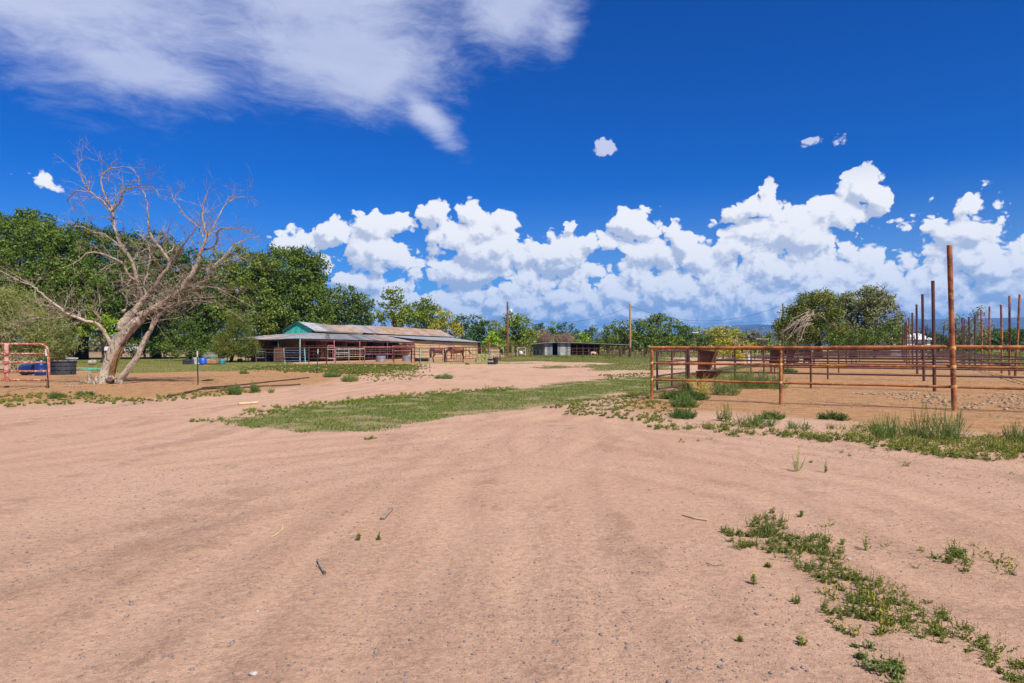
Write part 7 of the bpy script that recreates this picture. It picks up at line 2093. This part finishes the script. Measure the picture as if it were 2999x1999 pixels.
W_(2512, 1540, 2570, 1615, 'weed with one tall stalk right of the small clump', L_amar, kind='amar', depth=.15)
W_(2312, 1840, 2382, 1900, 'isolated seedy weed low in the right foreground', L_amar, kind='amar', depth=.14)
W_(2195, 1668, 2222, 1714, 'single slender weed left of the big foreground patch', L_amar, kind='amar', depth=.06)
W_(2232, 1640, 2264, 1664, 'tiny round weed left of the big foreground patch', L_amar, kind='amar', depth=.08)
W_(2538, 1756, 2600, 1832, 'leafy weed between the two long foreground patches', L_amar, kind='amar', depth=.14)
W_(1040, 1552, 1062, 1584, 'tiny weed beside the straight straw', L_amar, kind='amar', depth=.06)
W_(1102, 1545, 1120, 1582, 'tiny weed right of the straight straw', L_amar, kind='amar', depth=.06)
W_(2158, 1850, 2178, 1882, 'very small weed on the bare soil at lower right', L_amar, kind='amar', depth=.05)

def mat_patch(lst, name, label, leafm, dens, h, leaf, seed, kind='amar', thr=.46, jam=1.0, stems=4, leaves=12, maxn=4000, bare=.25):
    P = np.array([G(x * Vw, y * Vw) for x, y in lst]); rs = np.random.RandomState(seed)
    x0, y0 = P.min(0) - .3; x1, y1 = P.max(0) + .3; n = int(dens * (x1 - x0) * (y1 - y0))
    x = rs.uniform(x0, x1, n); y = rs.uniform(y0, y1, n)
    sd = poly_sd(x, y, P) + (fbm(x * 1.5, y * 1.5, 3) - .5) * jam
    keep = (sd > 0) & (fbm(x * 3 + seed, y * 3, 3) + np.clip(sd, 0, .4) * .3 > thr); x, y = x[keep][:maxn], y[keep][:maxn]
    S, L, K = [], [], []
    for i in range(len(x)):
        hh = h * rs.uniform(.35, 1.0) * (1.6 if rs.uniform() < .06 else 1)
        s, l, k = weed_geo(rs, np.array([x[i], y[i], gz(x[i], y[i]) - .004]), hh, hh * 1.7, stems, leaves, leaf, .5, .35, .30, .0016)
        S.append(s); L.append(l); K.append(k)
    allq = np.concatenate(S + L)
    o = (float(x.mean()), float(y.mean()), 0)
    ob = link(name, quads(name, np.concatenate(L), leafm, o), None, o); tag(ob, label, 'weeds', kind='stuff')
    K = np.concatenate(K); o2 = quads(name + '_stems', np.concatenate([np.concatenate(S)] + ([K] if len(K) else [])), L_amar if seed in (201, 202, 203, 204) else L_yst, o)
    ob2 = link('stems', o2, ob); ob2['kind'] = 'stuff'
mat_patch([(1668, 1212), (1735, 1188), (1775, 1205), (1800, 1238), (1890, 1238), (1925, 1262), (1905, 1300), (1945, 1370), (1950, 1395), (1880, 1385), (1830, 1335), (1800, 1285), (1730, 1262), (1680, 1265)],
          'weed_mat', 'large sprawling patch of low green weeds in the right foreground', L_amar, 230, .095, .018, 201, thr=.46, jam=.8, stems=5, leaves=18)
mat_patch([(2035, 1358), (2110, 1362), (2200, 1400), (2290, 1455), (2352, 1500), (2420, 1560), (2352, 1570), (2260, 1530), (2170, 1480), (2110, 1440), (2060, 1420), (2080, 1395)],
          'weed_mat', 'long band of low weeds running to the lower right corner', L_amar, 240, .08, .0165, 202, thr=.465, jam=.8, stems=5, leaves=16)
mat_patch([(1972, 1492), (2010, 1500), (2060, 1530), (2110, 1555), (2120, 1590), (2020, 1590), (1985, 1540)],
          'weed_mat', 'leafy weed patch at the bottom edge, right of the middle', L_weedl, 280, .07, .024, 203, thr=.42, jam=.25, stems=5, leaves=12)
mat_patch([(2125, 1262), (2190, 1262), (2250, 1300), (2262, 1330), (2210, 1325), (2150, 1295)],
          'weed_mat', 'taller seedy weed clump towards the right edge', L_amar, 130, .12, .022, 204, thr=.40, jam=.4, stems=5, leaves=20)
mat_patch([(2280, 1290), (2345, 1300), (2365, 1325), (2310, 1325)], 'weed_mat', 'weeds touching the right edge beside a rounded stone', L_amar, 110, .14, .022, 205, thr=.38, jam=.2)
mat_patch([(1890, 1370), (1960, 1380), (2020, 1400), (2050, 1440), (2000, 1470), (1940, 1430)], 'weed_mat', 'scattered small weeds between the foreground patches', L_amar, 80, .08, .019, 206, thr=.50, jam=.4)
mat_patch([(1500, 975), (1700, 978), (1850, 990), (2050, 1015), (2352, 1045), (2420, 1075), (2352, 1072), (2150, 1048), (2000, 1030), (1840, 1012), (1700, 1000), (1520, 990)],
          'weed_mat', 'straggling band of light weeds along the foot of the corral', L_amar, 46, .14, .034, 207, thr=.50, jam=2.0, stems=4, leaves=13)
mat_patch([(1850, 1000), (2050, 985), (2200, 1000), (2400, 1020), (2400, 1070), (2250, 1060), (2050, 1030)], 'weed_mat', 'denser light weeds below the large weed bushes', L_amar, 55, .17, .034, 212, thr=.475, jam=1.6, stems=4, leaves=14)
mat_patch([(1270, 935), (1360, 915), (1480, 905), (1540, 935), (1520, 985), (1400, 960), (1290, 950)], 'weed_mat', 'light weeds between the grass tongue and the corral corner', L_amar, 34, .11, .036, 208, thr=.52, jam=1.6)
mat_patch([(470, 965), (560, 945), (700, 928), (850, 910), (1000, 898), (1180, 888), (1180, 896), (1000, 908), (850, 922), (700, 942), (560, 958), (500, 972)], 'weed_mat', 'ragged weeds along the far edge of the grass tongue', L_grass, 34, .12, .030, 209, thr=.47, jam=1.8, stems=5, leaves=14)
mat_patch([(-100, 912), (130, 905), (330, 915), (420, 905), (520, 895), (600, 885), (600, 900), (420, 922), (300, 930), (0, 935), (-100, 935)], 'weed_mat', 'low tufts dotted along the left edge of the lane', L_amar, 16, .12, .04, 210, thr=.54, jam=2.4, stems=5, leaves=16)
mat_patch([(560, 842), (700, 838), (860, 836), (960, 838), (960, 850), (830, 862), (700, 856), (600, 850)], 'weed_mat', 'patchy grass between the lawn and the pens', L_grass, 14, .10, .06, 211, thr=.49, jam=5.0, stems=4, leaves=14)
mat_patch([(850, 846), (980, 840), (980, 872), (900, 880), (820, 878)], 'weed_mat', 'scattered weeds on the dirt before the pens', L_amar, 9, .10, .045, 213, thr=.52, jam=3.0)
mat_patch([(1380, 862), (1480, 855), (1500, 866), (1400, 872)], 'weed_mat', 'low weeds beyond the grass tongue near the corral', L_grass, 12, .08, .05, 214, thr=.44, jam=2.0)

mat_patch([(1640, 1190), (1900, 1200), (2352, 1250), (2420, 1400), (2400, 1568), (1960, 1568), (1880, 1440), (1760, 1330)], 'weed_mat', 'single small sprigs scattered between the right foreground patches', L_amar, 7, .085, .018, 215, thr=.47, jam=.6, stems=3, leaves=12)
mat_patch([(1500, 1000), (1800, 1020), (2352, 1080), (2352, 1130), (1900, 1080), (1500, 1040)], 'weed_mat', 'sparse sprigs on the dirt below the weed band', L_amar, 1.6, .10, .026, 216, thr=.45, jam=.6, stems=3, leaves=12)
# straw litter under the weeds by the fence
def litter():
    rs = np.random.RandomState(77); n = 900
    x = rs.uniform(9.5, 14, n); y = rs.uniform(12.2, 15.6, n); k = fbm(x * .9 + 3, y * .9, 3) > .5; x, y = x[k], y[k]
    c = np.stack([x, y, relief(x, y) + .012], -1)
    tag(link('dry_litter', leaf_mesh('dry_litter', c, .12, 5, .13, L_dry, 78, aspect=.045, flat=.08)), 'dry grey stalks littering the soil by the large weed bush', 'litter', kind='stuff')
    n = 5000; D = rs.uniform(3, 30, n); X = rs.uniform(-.85, .85, n) * D
    c = np.stack([X, D, relief(X, D) + .004], -1)
    tag(link('straw_bits', leaf_mesh('straw_bits', c, .03, 1, .05, L_dry, 79, aspect=.06, flat=.05)), 'bits of straw strewn over the yard', 'straw', kind='stuff')
litter()
# wire-frame shreds: yellow bare stalks below the feeder
twig_fan('dry_stalks', tuple(GZ(2058, 1152)), .75, .6, 40, L_yst, 'bare yellow stalks leaning out below the nearest feeder', 'weed', 15, 3, r=.005)

# ================================================================== air
def haze():
    me = bpy.data.meshes.new('haze'); bm = bmesh.new(); bmesh.ops.create_cube(bm, size=1.0)
    for v in bm.verts: v.co = Vector((v.co.x * 30000, v.co.y * 30000, -32 + (v.co.z + .5) * 420))
    bm.to_mesh(me); bm.free()
    m = bpy.data.materials.new('haze'); m.use_nodes = True; t = m.node_tree; t.nodes.clear()
    o = t.nodes.new('ShaderNodeOutputMaterial'); v = t.nodes.new('ShaderNodeVolumePrincipled')
    v.inputs['Color'].default_value = (0.16, 0.48, 1.0, 1); v.inputs['Density'].default_value = 0.0001
    v.inputs['Anisotropy'].default_value = 0.0
    t.links.new(v.outputs[0], o.inputs['Volume']); me.materials.append(m)
    tag(link('haze', me), kind='stuff')
haze()
